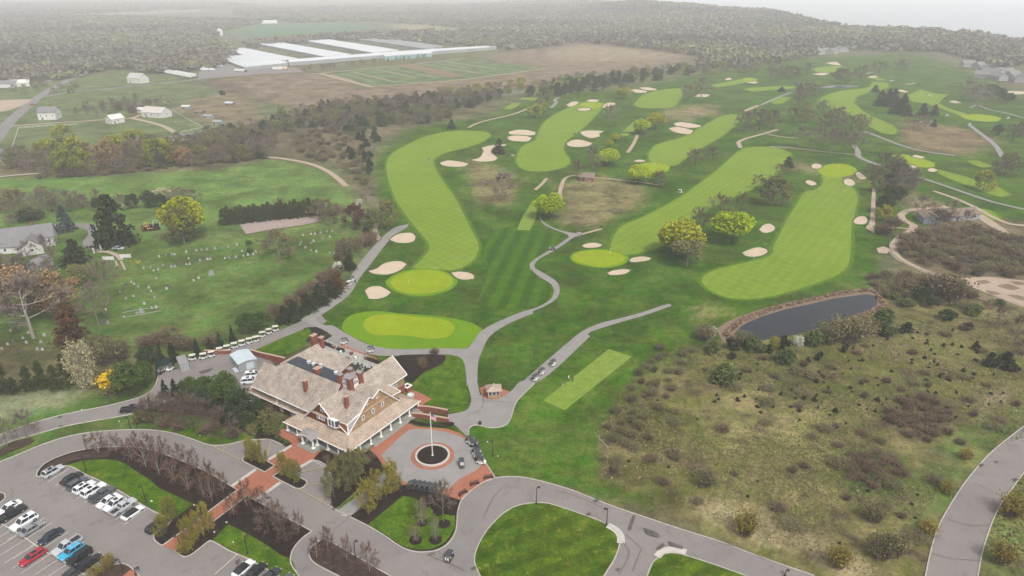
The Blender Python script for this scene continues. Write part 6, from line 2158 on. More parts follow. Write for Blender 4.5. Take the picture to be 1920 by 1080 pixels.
# kiosk
kc = (W('K8', 178, 455))
t = thing('starter_kiosk', 'small starter kiosk with hipped roof on the round brick pad', 'kiosk', (-5.1, 163.0, .07), math.radians(6))
MB().box((0, 0, .55), (3.3, 2.9, 1.1)).build('wall', M_tanwall, t)
MB().box((0, 0, 2.25), (3.3, 2.9, .5)).build('band', M_white, t)
mb = MB()
for x in (-1.6, -.55, .55, 1.6):
    for y in (-1.4, 1.4):
        mb.box((x, y, 1.55), (.14, .14, .95))
mb.build('post', M_white, t)
MB().box((0, 0, 1.55), (3.1, 2.7, .9)).build('pane', M_glass, t)
mb = MB()
E_ = [(-2.2, -2.0), (2.2, -2.0), (2.2, 2.0), (-2.2, 2.0)]
for i in range(4):
    a, b = E_[i], E_[(i + 1) % 4]
    mb.face([(*a, 2.5), (*b, 2.5), (0, 0, 3.7)])
mb.face([(*q, 2.48) for q in reversed(E_)])
mb.build('roof', M_roof2, t)
MB().lathe([(.12, 0), (.15, .25), (0, .4)], (0, 0, 3.65), 8).build('finial', M_white, t)
o = MB().box((0, 0, .55), (.9, .5, 1.0), 0).box((0, 0, 1.08), (1.1, .6, .08)).box((0, -.2, .8), (.8, .1, .4)).build('sign_stand', M_white)
o.location = W('K8', 158, 485, .07)
tag(o, 'white stand in front of the starter kiosk', 'stand')
o = MB().lathe([(0, 0), (.35, 0), (.4, .9), (.32, 1.0), (0, 1.05)], (0, 0, 0), 10).build('litter_bin', M_dark)
o.location = W('K8', 218, 455, .07)
tag(o, 'dark bin against the side of the starter kiosk', 'bin')
o = MB().lathe([(0, 0), (.35, 0), (.4, .9), (.32, 1.0), (0, 1.05)], (0, 0, 0), 10).build('litter_bin', M_dark)
o.location = W('BC', 780, 228, .07)
tag(o, 'dark bin on the grass edge above the parked carts', 'bin')
# house by the cemetery
w = W('ML', 60, 320)
t = gable_house('white_house', 'big white house with grey roof at the curved driveway', 'house', W('ML', 170, 300), 20, 11, 4.6, 4.4, math.radians(28), M_hw, M_groof, 5, chim=True)
gable_house('house_extension', 'low white side building with dark roof beside the big house', 'house', W('ML', 25, 330), 20, 9, 3.2, 2.6, math.radians(12), M_hw, M_groof, 4)
gable_house('house_wing', 'white gabled front wing of the big house', 'house', W('ML', 195, 335), 9, 8, 3.8, 3.2, math.radians(118), M_hw, M_groof, 2)
gable_house('garage', 'white garage with grey roof behind the bare trees', 'garage', W('ML', 232, 425), 7, 5.5, 2.8, 1.8, math.radians(75), M_hw, M_groof, 0, door=False)
# far farm
gable_house('farmhouse', 'white farmhouse with grey roof by the far road', 'house', W('TL', 285, 668), 14, 12, 6.5, 4, math.radians(10), M_hw, M_groof, 3, chim=True)
gable_house('white_barn', 'white barn with rusty roof above the paddock', 'barn', W('TL', 885, 655), 22, 12, 4.5, 4, math.radians(-18), M_hw, plain("worn_white_roof", (.42, .38, .36), vary=.2), 3)
gable_house('white_shed', 'small white shed left of the barn', 'shed', W('TL', 797, 632), 11, 6, 3, 1.6, math.radians(-5), M_hw, M_hw, 2)
gable_house('drive_house', 'small white house beside the farm drive', 'house', W('TL', 650, 690), 11, 9, 4, 3, math.radians(60), M_hw, M_hw, 1)
for k, (x, y, c) in enumerate(((1052, 610, M_hw), (1125, 638, M_broof), (1177, 664, M_grey), (1230, 696, M_grey), (1295, 590, M_pale))):
    gable_house('paddock_shelter', ('white', 'brown', 'dark grey', 'low grey', 'pale roofed')[k] + ' animal shelter in the brown paddock', 'shelter', W('TL', x, y), 8, 5.5, 2.2, .9, math.radians(-12), M_broof if k in (1, 4) else M_grey, c, 0, group='paddock shelters')
gable_house('lone_house', 'white lone house on the green beside the far road', 'house', W('TL', 780, 465), 20, 13, 6, 5, math.radians(-20), M_hw, plain("pale_grey_roof", (.35, .34, .34), vary=.1), 3)
gable_house('village_house', 'far house with bright blue tarpaulin roof', 'house', W('TL', 398, 282), 22, 12, 5, 3, 0, M_hw, plain("blue_tarpaulin", (.05, .25, .75), rough=.5), 2)
for k, (x, y, s) in enumerate(((580, 285, 16), (640, 322, 20), (830, 335, 14), (335, 285, 12), (240, 98, 0), (810, 100, 34), (180, 340, 18), (735, 210, 16), (40, 905, 9), (1020, 145, 16), (1280, 268, 14), (50, 490, 14), (120, 485, 14))):
    if s:
        gable_house('village_house', ('pale far house among the woods', 'long pale far roof among the woods')[k % 2], 'house', W('TL', x, y), s * 1.3, s * .8, 4.5, 3, .3 * k, M_hw, M_groof if k % 3 else M_hw, 0, False, group='houses in the far woods' + str(k % 2))
for k, (t_, x, y, s) in enumerate((('TC', 310, 105, 34), ('TC', 1485, 160, 26), ('TL', 1620, 78, 50), ('TC', 60, 58, 60), ('TC', 220, 55, 60), ('TL', 1500, 132, 40), ('TL', 1440, 130, 36))):
    gable_house('far_building', ('white far building on the plain, fading into fog', 'pale far shed on the plain, fading into fog')[k % 2], 'building', W(t_, x, y), s * 1.5, s * .6, 6, 3, .1 * k, M_glz, M_glz, 0, False, group='far buildings in fog' + str(k % 2))
for k, (x, y) in enumerate(((1235, 192), (1247, 195))):
    o = MB().lathe([(3.2, 0), (3.2, 13), (2.0, 15), (0, 15.6)], (0, 0, 0), 12).build('silo', M_glz)
    o.location = W('TL', x, y + 8)
    tag(o, ('left', 'right')[k] + ' one of two pale silos beyond the greenhouses', 'silo')
# maintenance sheds at right
t = gable_house('maintenance_shed', 'pale blue grey shed at the gravel yard', 'shed', W('MR', 1375, 165), 10, 7, 3.2, 1.6, math.radians(80), plain("blue_grey_siding", (.22, .245, .27), vary=.2), M_broof, 1)
gable_house('maintenance_barn', 'long shed with brown roof behind the gravel yard', 'shed', W('MR', 1545, 145), 17, 9, 3, 2, math.radians(14), plain("blue_grey_siding", (.22, .245, .27)), M_broof, 3)
gable_house('course_hut', 'small red brown hut beside the path on the course', 'hut', W('TC', 1385, 1015), 8, 6, 2.8, 2, math.radians(-15), M_rust, M_broof, 1)
# condos at far right
for k, (x, y, s) in enumerate(((1600, 375, 22), (1660, 385, 24), (1700, 405, 26), (1750, 425, 28), (1690, 440, 24), (1800, 420, 26), (1850, 440, 26), (1900, 460, 30), (1770, 450, 24), (1860, 330, 24), (1905, 345, 26), (780, 300, 30), (835, 302, 34), (890, 290, 34), (950, 285, 34), (1000, 275, 30), (760, 305, 24))):
    p = W('TR', x, y)
    gable_house('villa', ('pale villa with dark roof beyond the far fairway', 'white villa at the edge of the wooded ridge', 'large grey roofed villa in fog')[k % 3], 'house', p, s * .8, s * .5, 5, 4, .6 * k, plain("villa_siding", (.26, .26, .26), vary=.15), M_groof, 3, False, group='villas beyond the course' + str(k % 3))


# greenhouses
def glasshouse(label, P, h, bays, rf, wallm, rise=1.4, along=True, name='greenhouse'):
    """long roof over the ground outline P (4 photo points, taken at eave height), ridges run from edge 0-1 to edge 3-2"""
    Q = [G(p, h) for p in P]
    c = sum(Q, Vector()) / 4
    c.z = 0
    t = thing(name, label, 'greenhouse', c)
    q = [v - c for v in Q]
    mb = MB()
    for i in range(4):
        a, b = q[i], q[(i + 1) % 4]
        mb.face([(a.x, a.y, 0), (b.x, b.y, 0), (b.x, b.y, h), (a.x, a.y, h)])
    mb.build('wall', wallm, t)
    mb = MB()
    for k in range(bays):
        f0, f1 = k / bays, (k + 1) / bays
        a0, a1 = q[0].lerp(q[1], f0), q[0].lerp(q[1], f1)
        b0, b1 = q[3].lerp(q[2], f0), q[3].lerp(q[2], f1)
        up = Vector((0, 0, rise))
        am, bm = (a0 + a1) / 2 + up, (b0 + b1) / 2 + up
        mb.face([a0, am, bm, b0])
        mb.face([am, a1, b1, bm])
        mb.face([a0, a1, am])
        mb.face([b0, bm, b1])
    mb.build('roof', rf, t)
    return t


glasshouse('nearest of the long white greenhouses', pts('B', '40 320 195 311 545 380 385 392'), 4.5, 16, M_glz, M_glz2)
glasshouse('second long white greenhouse', pts('B', '295 282 435 275 885 352 718 364'), 4.5, 14, M_glz, M_glz2)
glasshouse('third long white greenhouse', pts('B', '610 264 745 256 1195 325 1032 340'), 4.5, 14, M_glz, M_glz2)
glasshouse('farthest long greenhouse, grey and dull', pts('B', '905 247 1025 238 1475 298 1400 318'), 4.5, 12, M_glz2, M_glz2)
glasshouse('long narrow greenhouse linking the ends of the others', pts('B', '485 400 1820 300 1820 290 485 382'), 5, 1, M_glz, M_glz2, 1.2)
glasshouse('teal fronted end building of the greenhouses', pts('B', '1100 362 1410 340 1400 325 1100 345'), 6, 1, M_glz, M_teal, 1)
glasshouse('wide bright polytunnel block in front of the greenhouses', pts('B', '38 372 200 362 478 405 200 432'), 4, 11, M_glz, M_glz2, 2.6)
# parked trailers and lorries
M_trailer = plain("trailer_white", (.62, .63, .62), rough=.5)
M_orange = plain("orange_paint", (.60, .22, .04), rough=.5)


def trailer(loc, rz, label, group, L=16, cab=None):
    t = thing('trailer', label, 'trailer', loc, rz, group)
    MB().box((0, 0, 2.6), (L, 2.6, 2.8)).build('body', M_trailer, t)
    MB().box((0, 0, 1.05), (L * .95, 2.2, .25)).build('chassis', M_dark, t)
    for x in (-L * .36, -L * .26):
        MB().tube((x, -1.2, .5), (x, 1.2, .5), .5, n=10).build('wheel', M_dark, t)
    MB().box((L * .36, 0, .55), (.3, 1.8, 1.0)).build('landing_leg', M_dark, t)
    if cab:
        c = MB().box((L / 2 + 1.7, 0, 1.9), (2.2, 2.4, 2.6), top=(.75, .92)).build('cab', cab, t)
        MB().box((L / 2 + 2.72, 0, 2.5), (.12, 2.0, .9)).build('windscreen', M_glass, c)
        MB().tube((L / 2 + 1.9, -1.2, .5), (L / 2 + 1.9, 1.2, .5), .5, n=10).build('wheel', M_dark, t)
    return t


a, b = W('TL', 895, 400), W('TL', 1085, 437)
d0 = (W('TL', 1110, 425) - W('TL', 880, 385))
d1 = W('TL', 960, 380) - W('TL', 890, 390)
rzt = math.atan2(d1.y, d1.x)
for k in range(14):
    trailer(a.lerp(b, k / 13), rzt + .25, f'white trailer in the packed front rank, {ORD[k]} from the woods', 'front rank of white trailers')
a, b = W('TL', 965, 383), W('TL', 1135, 372)
for k in range(11):
    trailer(a.lerp(b, k / 10), rzt + .6, f'white trailer in the rear rank, {ORD[k]} from the woods', 'rear rank of white trailers')
for k, (x, y) in enumerate(((1140, 400), (1160, 400), (1188, 400), (1230, 380), (1150, 392))):
    trailer(W('TL', x, y), 1.1, f'short white lorry on the yard, {ORD[k]} from the trailer ranks', 'white lorries on the yard', 6, M_trailer)
trailer(W('TL', 1350, 405), -.35, 'white lorry with dark cab before the polytunnels', None, 16, M_dark)
trailer(W('TL', 1562, 395), -.1, 'white lorry with orange cab at the end of the polytunnels', None, 13, M_orange)
trailer(W('TL', 1590, 392), -.1, 'white lorry just behind the orange cab', None, 12, M_orange)

# ---------------------------------------------------------------- cars
def paint(name, col, rough=.28):
    return plain(name, col, rough=rough, spec=.5)


PAINT = dict(white=paint("car_white", (.62, .63, .64)), silver=paint("car_silver", (.38, .39, .41)), black=paint("car_black", (.012, .012, .014)), grey=paint("car_grey", (.07, .075, .08)),
             dgrey=paint("car_dark_grey", (.035, .036, .04)), red=paint("car_red", (.30, .012, .025)), blue=paint("car_blue", (.03, .30, .48)), navy=paint("car_navy", (.012, .018, .035)),
             lgrey=paint("car_light_grey", (.20, .20, .205)))
M_tyre = plain("tyre_rubber", (.012, .012, .012), rough=.9)
M_rim = plain("wheel_rim", (.30, .30, .31), rough=.4, metal=.6)
M_lamp = plain("headlamp", (.6, .62, .62), rough=.2)
M_tail = plain("tail_lamp", (.25, .01, .01), rough=.3)
M_wind = plain("car_glass", (.018, .022, .028), rough=.07, spec=.6)
M_bed = plain("truck_bed_liner", (.03, .03, .032), rough=.9)


def wheel(parent, x, y, r=.34, w=.23, rim=True):
    o = MB().tube((x, y - w / 2, r), (x, y + w / 2, r), r, n=14).build('wheel', M_tyre, parent)
    if rim:
        s = 1 if y > 0 else -1
        MB().tube((x, y + s * (w / 2 - .02), r), (x, y + s * (w / 2 + .012), r), r * .66, n=10).build('rim', M_rim, o)
    return o


def car(kind, colour, label, loc, rz, group=None, rack=False):
    """x points forward"""
    L, Wd, H, hood, x0, x1, tx0, tx1, cat = dict(
        sedan=(4.85, 1.85, 1.45, .86, -1.75, 1.15, -.95, .35, 'car'), coupe=(4.8, 1.9, 1.36, .84, -1.95, 1.1, -.75, .25, 'car'),
        suv=(4.75, 1.9, 1.72, 1.02, -2.2, 1.05, -1.85, .35, 'suv'), bigsuv=(5.3, 2.0, 1.9, 1.12, -2.5, 1.2, -2.2, .5, 'suv'),
        wagon=(4.9, 1.88, 1.5, .9, -2.2, 1.1, -1.75, .35, 'car'), pickup=(5.7, 1.98, 1.86, 1.12, -.75, 1.35, -.55, .65, 'pickup'), box=(4.6, 1.88, 1.86, 1.12, -2.15, .75, -2.08, .48, 'suv'))[kind]
    t = thing('parked_car' if cat != 'pickup' else 'pickup_truck', label, cat, (loc[0], loc[1], loc[2] if len(loc) > 2 else .07), rz, group)
    m = PAINT[colour]
    h = Wd / 2
    fr = .45 if kind in ('box', 'pickup', 'bigsuv') else .62
    st = [(-.5, .42, hood * .9, .86), (-.485, .28, hood * 1.0, .95), (-.36, .22, hood * 1.02, 1), (-.1, .2, hood * 1.02, 1), (.2, .2, hood, 1), (.38, .22, hood * .93, .97), (.475, .28, hood * (.80 if fr > .5 else .93), .9), (.5, .42, hood * (.62 if fr > .5 else .86), .8)]
    if kind == 'pickup':
        st = [(-.5, .5, .72, .97), (-.49, .42, .74, 1), (-.16, .3, .76, 1), (-.155, .25, hood, 1), (.2, .25, hood, 1), (.4, .27, hood * .96, .98), (.485, .32, hood * .9, .93), (.5, .45, hood * .8, .88)]
    mb = MB()
    rings = []
    for a, zb, zt, w in st:
        x, w = a * L, w * h
        rings.append([(x, -w * .92, zb), (x, -w, zb + (zt - zb) * .35), (x, -w * .99, zt - (zt - zb) * .25), (x, -w * .88, zt), (x, w * .88, zt), (x, w * .99, zt - (zt - zb) * .25), (x, w, zb + (zt - zb) * .35), (x, w * .92, zb)])
    mb.loft(rings)
    body = mb.build('body', m, t, True)
    for p in body.data.polygons:
        p.use_smooth = False
    zc = hood * 1.0 - .02
    b0, b1, wt, wb = x0, x1, h * .74, h * .88
    g = MB()
    g.loft([[(b0, -wb, zc), (b1, -wb, zc), (b1, wb, zc), (b0, wb, zc)], [(tx0, -wt, H - .05), (tx1, -wt, H - .05), (tx1, wt, H - .05), (tx0, wt, H - .05)]])
    g.build('windows', M_wind, t)
    r = MB()
    r.loft([[(tx0 - .03, -wt - .03, H - .06), (tx1 + .04, -wt - .03, H - .06), (tx1 + .04, wt + .03, H - .06), (tx0 - .03, wt + .03, H - .06)],
            [(tx0 + .08, -wt + .08, H), (tx1 - .06, -wt + .08, H), (tx1 - .06, wt - .08, H), (tx0 + .08, wt - .08, H)]])
    for sg in (-1, 1):
        for (xa, xb) in ((b0, tx0), (b1, tx1), ((b0 * .45 + b1 * .55) - .05, (tx0 + tx1) / 2), (b0 * .78, tx0 + .25)):
            r.tube((xa, sg * wb, zc), (xb, sg * wt, H - .05), .055, n=4)
    roof_ = r.build('roof', m if kind != 'coupe' else PAINT['black'], t)
    if kind in ('suv', 'wagon', 'bigsuv') and colour in ('white', 'silver', 'red'):
        MB().box(((tx0 + tx1) / 2 + .25, 0, H + .012), (.9, wt * 1.3, .02)).build('sunroof', M_wind, roof_)
    if rack:
        q = MB()
        for y in (-wt * .9, wt * .9):
            q.tube((tx0 + .2, y, H + .1), (tx1 - .2, y, H + .1), .04, n=5)
        for x in (tx0 + .5, tx1 - .5):
            q.tube((x, -wt, H + .14), (x, wt, H + .14), .05, n=5)
        q.build('roof_rack', M_dark if colour != 'blue' else M_galv, roof_)
    if kind == 'pickup':
        q = MB()
        for y in (-h * .94, h * .94):
            q.box((-L * .33, y, .95), (L * .34, .1, .42))
        q.box((-L * .495, 0, .95), (.09, Wd * .9, .42))
        q.build('bed_side', m, t)
        MB().box((-L * .33, 0, .79), (L * .31, Wd * .84, .06)).build('bed_floor', M_bed, t)
    for y in (-h * .66, h * .66):
        MB().box((L * .482, y, hood * .70), (.12, .36, .15)).build('headlight', M_lamp, t)
        MB().box((-L * .488, y * 1.12, hood * .82), (.1, .26, .2)).build('tail_light', M_tail, t)
        MB().box((b1 * .82, (h + .09) * (1 if y > 0 else -1), zc + .06), (.12, .2, .14)).build('mirror', m, t)
    MB().box((L * .49, 0, .42), (.1, Wd * .8, .2)).build('bumper', M_dark if kind != 'sedan' else m, t)
    R_ = .40 if kind in ('pickup', 'bigsuv', 'box') else .34
    for x in (-L * .30, L * .31):
        for y in (-h + .1, h - .1):
            wheel(t, x, y, R_)
    if kind == 'box':
        MB().tube((-L * .51, 0, .95), (-L * .55, 0, .95), .36, n=12).build('spare_wheel', M_tyre, t)
    return t


UP, DN = math.radians(61.8), math.radians(61.8 + 180)     # nose to the island, nose to the camera
Z_ = .07


def park(kind, colour, label, x, y, rz, tile='BL', group='cars parked in the lot', **k):
    w = W(tile, x, y, Z_)
    return car(kind, colour, label, w, rz, group, **k)


park('suv', 'silver', 'silver wagon with roof rack at the end of the upper row', 302, 502, UP, rack=True)
park('sedan', 'black', 'black sedan second in the upper row beside the silver wagon', 406, 540, UP)
park('suv', 'grey', 'grey suv between the black sedan and a white suv', 441, 572, UP)
park('suv', 'white', 'white suv with sunroof beside the grey suv', 478, 592, UP)
park('bigsuv', 'white', 'large white suv left of the dark pickup in the upper row', 530, 610, UP)
park('pickup', 'grey', 'dark grey pickup in the middle of the upper row', 580, 632, UP)
park('sedan', 'white', 'white sedan parked nose out beside the dark pickup', 610, 668, DN)
park('suv', 'white', 'white suv nose out beside the silver pickup', 648, 688, DN)
park('pickup', 'silver', 'silver pickup with black bed in the upper row', 696, 704, UP)
park('coupe', 'white', 'white hatchback last in the upper row', 750, 734, UP)
park('wagon', 'black', 'black estate alone at the corner by the brick walk', 886, 806, UP)
park('sedan', 'white', 'white saloon cut by the left edge of the lot', 55, 706, DN)
park('pickup', 'black', 'black pickup beside the white saloon at the left', 70, 742, UP)
park('bigsuv', 'white', 'long white suv in the near row beside a grey saloon', 140, 790, DN)
park('sedan', 'lgrey', 'grey saloon beside the long white suv', 180, 826, UP)
park('sedan', 'navy', 'dark navy saloon standing alone in the near row', 288, 868, DN)
park('pickup', 'silver', 'silver grey pickup beside the blue car', 380, 924, DN)
park('suv', 'blue', 'bright blue suv with roof rack', 405, 956, DN, rack=True)
park('box', 'black', 'black boxy off-roader beside the blue suv', 452, 985, DN)
park('suv', 'black', 'black suv right of the boxy off-roader', 512, 1016, UP)
park('sedan', 'lgrey', 'grey saloon under the budding bush', 562, 1046, UP)
park('wagon', 'red', 'red estate car alone in the nearest row', 188, 985, DN)
park('sedan', 'dgrey', 'dark car cut by the bottom edge of the lot', 400, 1085, DN)
park('coupe', 'white', 'white electric car with black roof by the grass island', 1372, 1048, UP)
park('sedan', 'black', 'black car beside the white electric car', 1440, 1066, UP)
park('sedan', 'dgrey', 'dark car third from the white electric car', 1520, 1094, UP)
park('sedan', 'grey', 'dark grey car fourth from the white electric car', 1592, 1128, UP)
w = W('BL', 748, 152, .07)
car('pickup', 'black', 'black pickup stopped on the service road by the shrubs', w, math.radians(14))
w = W('D', 1880, 470, .07)
car('bigsuv', 'white', 'white van parked against the clubhouse yard side, nearer', w, math.radians(14))
w = W('D', 1905, 425, .07)
car('bigsuv', 'white', 'white van parked in the yard just beyond the nearer van', w, math.radians(14))
w = W('ML', 666, 322, .07)
car('sedan', 'silver', 'silver car parked under the tall cedar by the gate', w, math.radians(-5))
w = W('TL', 185, 592, .12)
car('suv', 'red', 'dark red car driving on the far road', w, math.radians(50))
M_cartw_ = plain("far_cart", (.35, .35, .35))
for k, (x, y) in enumerate(((1485, 652), (1340, 690), (1400, 690), (1612, 703), (1388, 540), (1828, 668))):
    w = W('TR', x, y, .05)
    o = MB().box((0, 0, .5), (2.6, 1.3, .9), top=(.8, .8)).box((0, 0, 1.7), (1.9, 1.2, .1)).box((.8, 0, 1.2), (.08, 1.1, .9)).build('utility_cart', M_cartw_)
    o.location = w
    tag(o, f'pale object on the far turf, {ORD[k]} from the dark cedar clump', 'cart')

# ---------------------------------------------------------------- golf carts
M_cartroof = plain("dark_cart_roof", (.045, .05, .058), rough=.5)
M_cartroofw = plain("cream_cart_roof", (.50, .47, .42), rough=.5)
M_cartw = plain("cart_white", (.55, .55, .54), rough=.4)
M_cartd = plain("cart_dark", (.03, .03, .036), rough=.45)
M_seat = plain("cart_seat", (.30, .26, .21), rough=.7)
M_seatd = plain("black_seat", (.03, .03, .03), rough=.7)
M_cloth = [plain("shirt_white", (.6, .6, .6)), plain("shirt_teal", (.05, .16, .17)), plain("shirt_black", (.02, .02, .022)), plain("shirt_red", (.4, .03, .03))]


def make_cart(rf, body, seat, label):
    t = thing('golf_cart', label, 'golf cart')
    mb = MB()
    mb.loft([[(x, -w, zb), (x, -w, zt), (x, w, zt), (x, w, zb)] for x, w, zb, zt in ((1.18, .38, .35, .55), (1.12, .5, .28, .72), (.75, .56, .25, .85), (.62, .58, .25, .4), (-.1, .58, .25, .38), (-.15, .58, .25, .68), (-.7, .58, .25, .72), (-1.1, .54, .3, .66), (-1.16, .5, .35, .55))])
    mb.build('body', body, t)
    MB().box((-.32, 0, .78), (.5, 1.05, .16)).build('seat', seat, t)
    MB().box((-.62, 0, 1.05), (.12, 1.05, .42)).build('backrest', seat, t)
    MB().box((-.1, 0, 1.86), (1.9, 1.22, .1), top=(.9, .86)).build('roof', rf, t)
    for x, y, x1, y1 in ((.8, .5, .66, .5), (.8, -.5, .66, -.5), (-.72, .5, -.85, .5), (-.72, -.5, -.85, -.5)):
        MB().tube((x, y, .7), (x1, y1, 1.83), .03, n=5).build('roof_post', M_dark, t)
    MB().box((.74, 0, 1.3), (.03, .96, .9)).build('windscreen', M_galv, t)
    MB().tube((.45, .25, 1.0), (.75, .25, .8), .03, n=5).lathe([(.16, 0), (.18, .03), (.16, .06)], (.42, .25, .98), 8).build('steering_wheel', M_dark, t)
    for x in (-.72, .78):
        for y in (-.5, .5):
            wheel(t, x, y, .23, .2, False)
    bg_ = MB()
    for y in (-.25, .25):
        bg_.tube((-1.05, y, .55), (-1.22, y, 1.25), .14, .16, n=8)
    bg_.build('golf_bag', M_dark if body is not M_cartd else M_cartw, t)
    for y in (-.36, .36):
        MB().box((1.12, y, .6), (.1, .16, .1)).build('headlight', M_lamp, t)
    return t


protoW = make_cart(M_cartroofw, M_cartw, M_seatd, 'x')
protoD = make_cart(M_cartroof, M_cartd, M_seat, 'x')
protoB = make_cart(M_cartroof, M_cartw, M_seat, 'x')
used = set()


def cart(proto, w, rz, label, group=None):
    if id(proto) not in used:
        used.add(id(proto))
        proto.location = w
        proto.rotation_euler.z = rz
        proto['label'] = label
        if group:
            proto['group'] = group
        return proto
    c = copy_tree(proto, w, rz, label, group)
    if not group and 'group' in c:
        del c['group']
    return c


for k, (x, y) in enumerate(((1445, 300), (1525, 290), (1587, 275), (1648, 248), (1702, 230), (1758, 210), (1815, 192), (1870, 175), (1918, 162))):
    cart(protoW, W('D', x, y, .06), math.radians(200), f'cream roofed golf cart in the long row by the yard, {ORD[k]} from the container', 'row of cream roofed carts')
for k, (x, y) in enumerate(((1476, 815), (1512, 798), (1550, 782))):
    cart(protoW, W('ML', x, y, .06), math.radians(200), f'cream roofed golf cart in the long row, {ORD[2 - k]} from its path end', 'row of cream roofed carts')
for k in range(6):
    cart(protoD, W('C5', 615 + 50 * k, 945 + 8 * k, .07), math.radians(205), f'black roofed golf cart in the row below the motor court, {ORD[k]} from the lamp post', 'six carts below the court')
for k, (x, y) in enumerate(((1205, 490), (1240, 525), (1268, 610), (1288, 655), (1308, 695))):
    cart(protoD if k % 2 else protoB, W('C5', x, y, .08), math.radians(-15), f'golf cart parked along the right rim of the court, {ORD[k]} from the path', 'carts along the right rim')
cart(protoD, W('C5', 1112, 725, .08), math.radians(-80), 'dark golf cart standing alone between flagpole ring and parked carts')
cart(protoD, W('BC', 608, 985, .08), math.radians(70), 'dark golf cart driving alone on the drive below the court lawn')
for k, (x, y) in enumerate(((475, 358), (523, 312), (605, 250))):
    cart(protoB, W('K8', x, y, .06), math.radians(48), f'black roofed cart on the path beside the tee, {ORD[k]} from the kiosk', 'three carts beside the tee')
cart(protoB, W('E4', 1015, 108, .06), math.radians(200), 'black roofed cart behind the patio chimneys by the putting green')
cart(protoB, W('E4', 1235, 178, .06), math.radians(185), 'black roofed cart on the path behind the terrace')
cart(protoD, W('MC', 1187, 325, .06), math.radians(15), 'dark blue cart on the winding path')
cart(protoB, W('MC', 1340, 235, .06), math.radians(180), 'white cart at the path fork under the lime tree')
cart(protoW, W('MC', 45, 525, .06), math.radians(60), 'nearer cart on the path below the left bunkers')
cart(protoB, W('MC', 60, 500, .06), math.radians(60), 'farther cart on the path below the left bunkers')
cart(protoB, W('TC', 490, 905, .04), math.radians(100), 'white cart on the edge of the first fairway')
cart(protoB, W('TC', 963, 878, .04), math.radians(20), 'cart on the rough beside the dark cedar')
cart(protoW, W('MC', 1905, 5, .04), math.radians(-30), 'white cart beside the right fairway')
cart(protoD, W('TC', 1312, 755, .04), math.radians(0), 'dark cart between the middle bunkers')
cart(protoD, W('D', 1210, 400, .06), math.radians(250), 'dark utility cart by the green fence, nearer the pines')
cart(protoB, W('D', 1278, 375, .06), math.radians(250), 'utility cart by the green fence, nearer the container')
cart(protoW, W('TC', 1400, 1022, .04), math.radians(10), 'white cart parked by the small hut')

# ---------------------------------------------------------------- street furniture
def lamp_post(loc, h, label, group, arm=True, rz=0.0):
    t = thing('lamp_post', label, 'lamp post', loc, rz, group)
    MB().lathe([(.22, 0), (.22, .35), (.09, .5)], (0, 0, 0), 8).build('base', M_dark, t)
    MB().tube((0, 0, .4), (0, 0, h), .10, .07, n=8).build('pole', M_dark, t)
    a = MB()
    a.tube((0, 0, h - .05), (.45, 0, h + .1), .05, n=6)
    a.build('arm', M_dark, t)
    MB().lathe([(.08, .18), (.36, .0), (.36, -.06), (.0, -.08)], (.5, 0, h), 10).build('lamp_head', M_dark, t)
    return t


LAMPS = [('BL', 490, 378, 86, 'at the island tip by the drive, beside the bare trees'), ('BL', 486, 490, 85, 'behind the silver wagon on the island lawn'), ('BL', 905, 390, 90, 'among the bare trees near the drive bend'),
         ('BL', 822, 668, 95, 'in the middle of the island lawn above the silver pickup'), ('BL', 1187, 550, 95, 'among the bare trees by the drive near the brick walk'), ('BL', 1280, 595, 42, 'low one at the top corner of the brick walk'),
         ('BL', 1358, 640, 46, 'low one at the right side of the brick walk top'), ('BL', 1535, 705, 70, 'at the drive edge above the black mulch bed'), ('BL', 924, 880, 62, 'beside the black estate car'),
         ('BL', 1015, 925, 72, 'low one beside the lot end of the brick walk'), ('BL', 1393, 955, 100, 'on the lawn above the white electric car'), ('BL', 692, 1060, 75, 'on the island at the bottom of the lot'), ('BL', 765, 1075, 38, 'small one at the bottom brick path'),
         ('BL', 733, 247, 60, 'on the grass below the service road'), ('BC', 80, 975, 88, 'on the brown mulch island beside the big bare tree'), ('BC', 335, 610, 90, 'at the left end of the six carts'),
         ('BC', 163, 525, 85, 'in the dark bed under the porch corner'), ('BC', 852, 405, 88, 'alone on the lawn right of the court'), ('BC', 1097, 675, 92, 'at the top of the oval lawn'), ('BC', 1492, 790, 92, 'at the right end of the oval lawn'),
         ('BR', 575, 1080, 30, 'at the bottom edge of the access drive'), ('BL', 1336, 310, 52, 'on the lawn by the clubhouse bed'), ('BC', 598, 212, 62, 'at the end of the curved brick wall'), ('D', 1110, 510, 100, 'under the pines at the road bend')]
for k, (t_, x, y, hp, wh) in enumerate(LAMPS):
    w = W(t_, x, y, .1)
    lamp_post(w, metres_high(w, hp / TILES[t_][2]), 'black lamp post ' + wh, 'lamp posts', rz=math.radians(200 if k % 2 else 20))
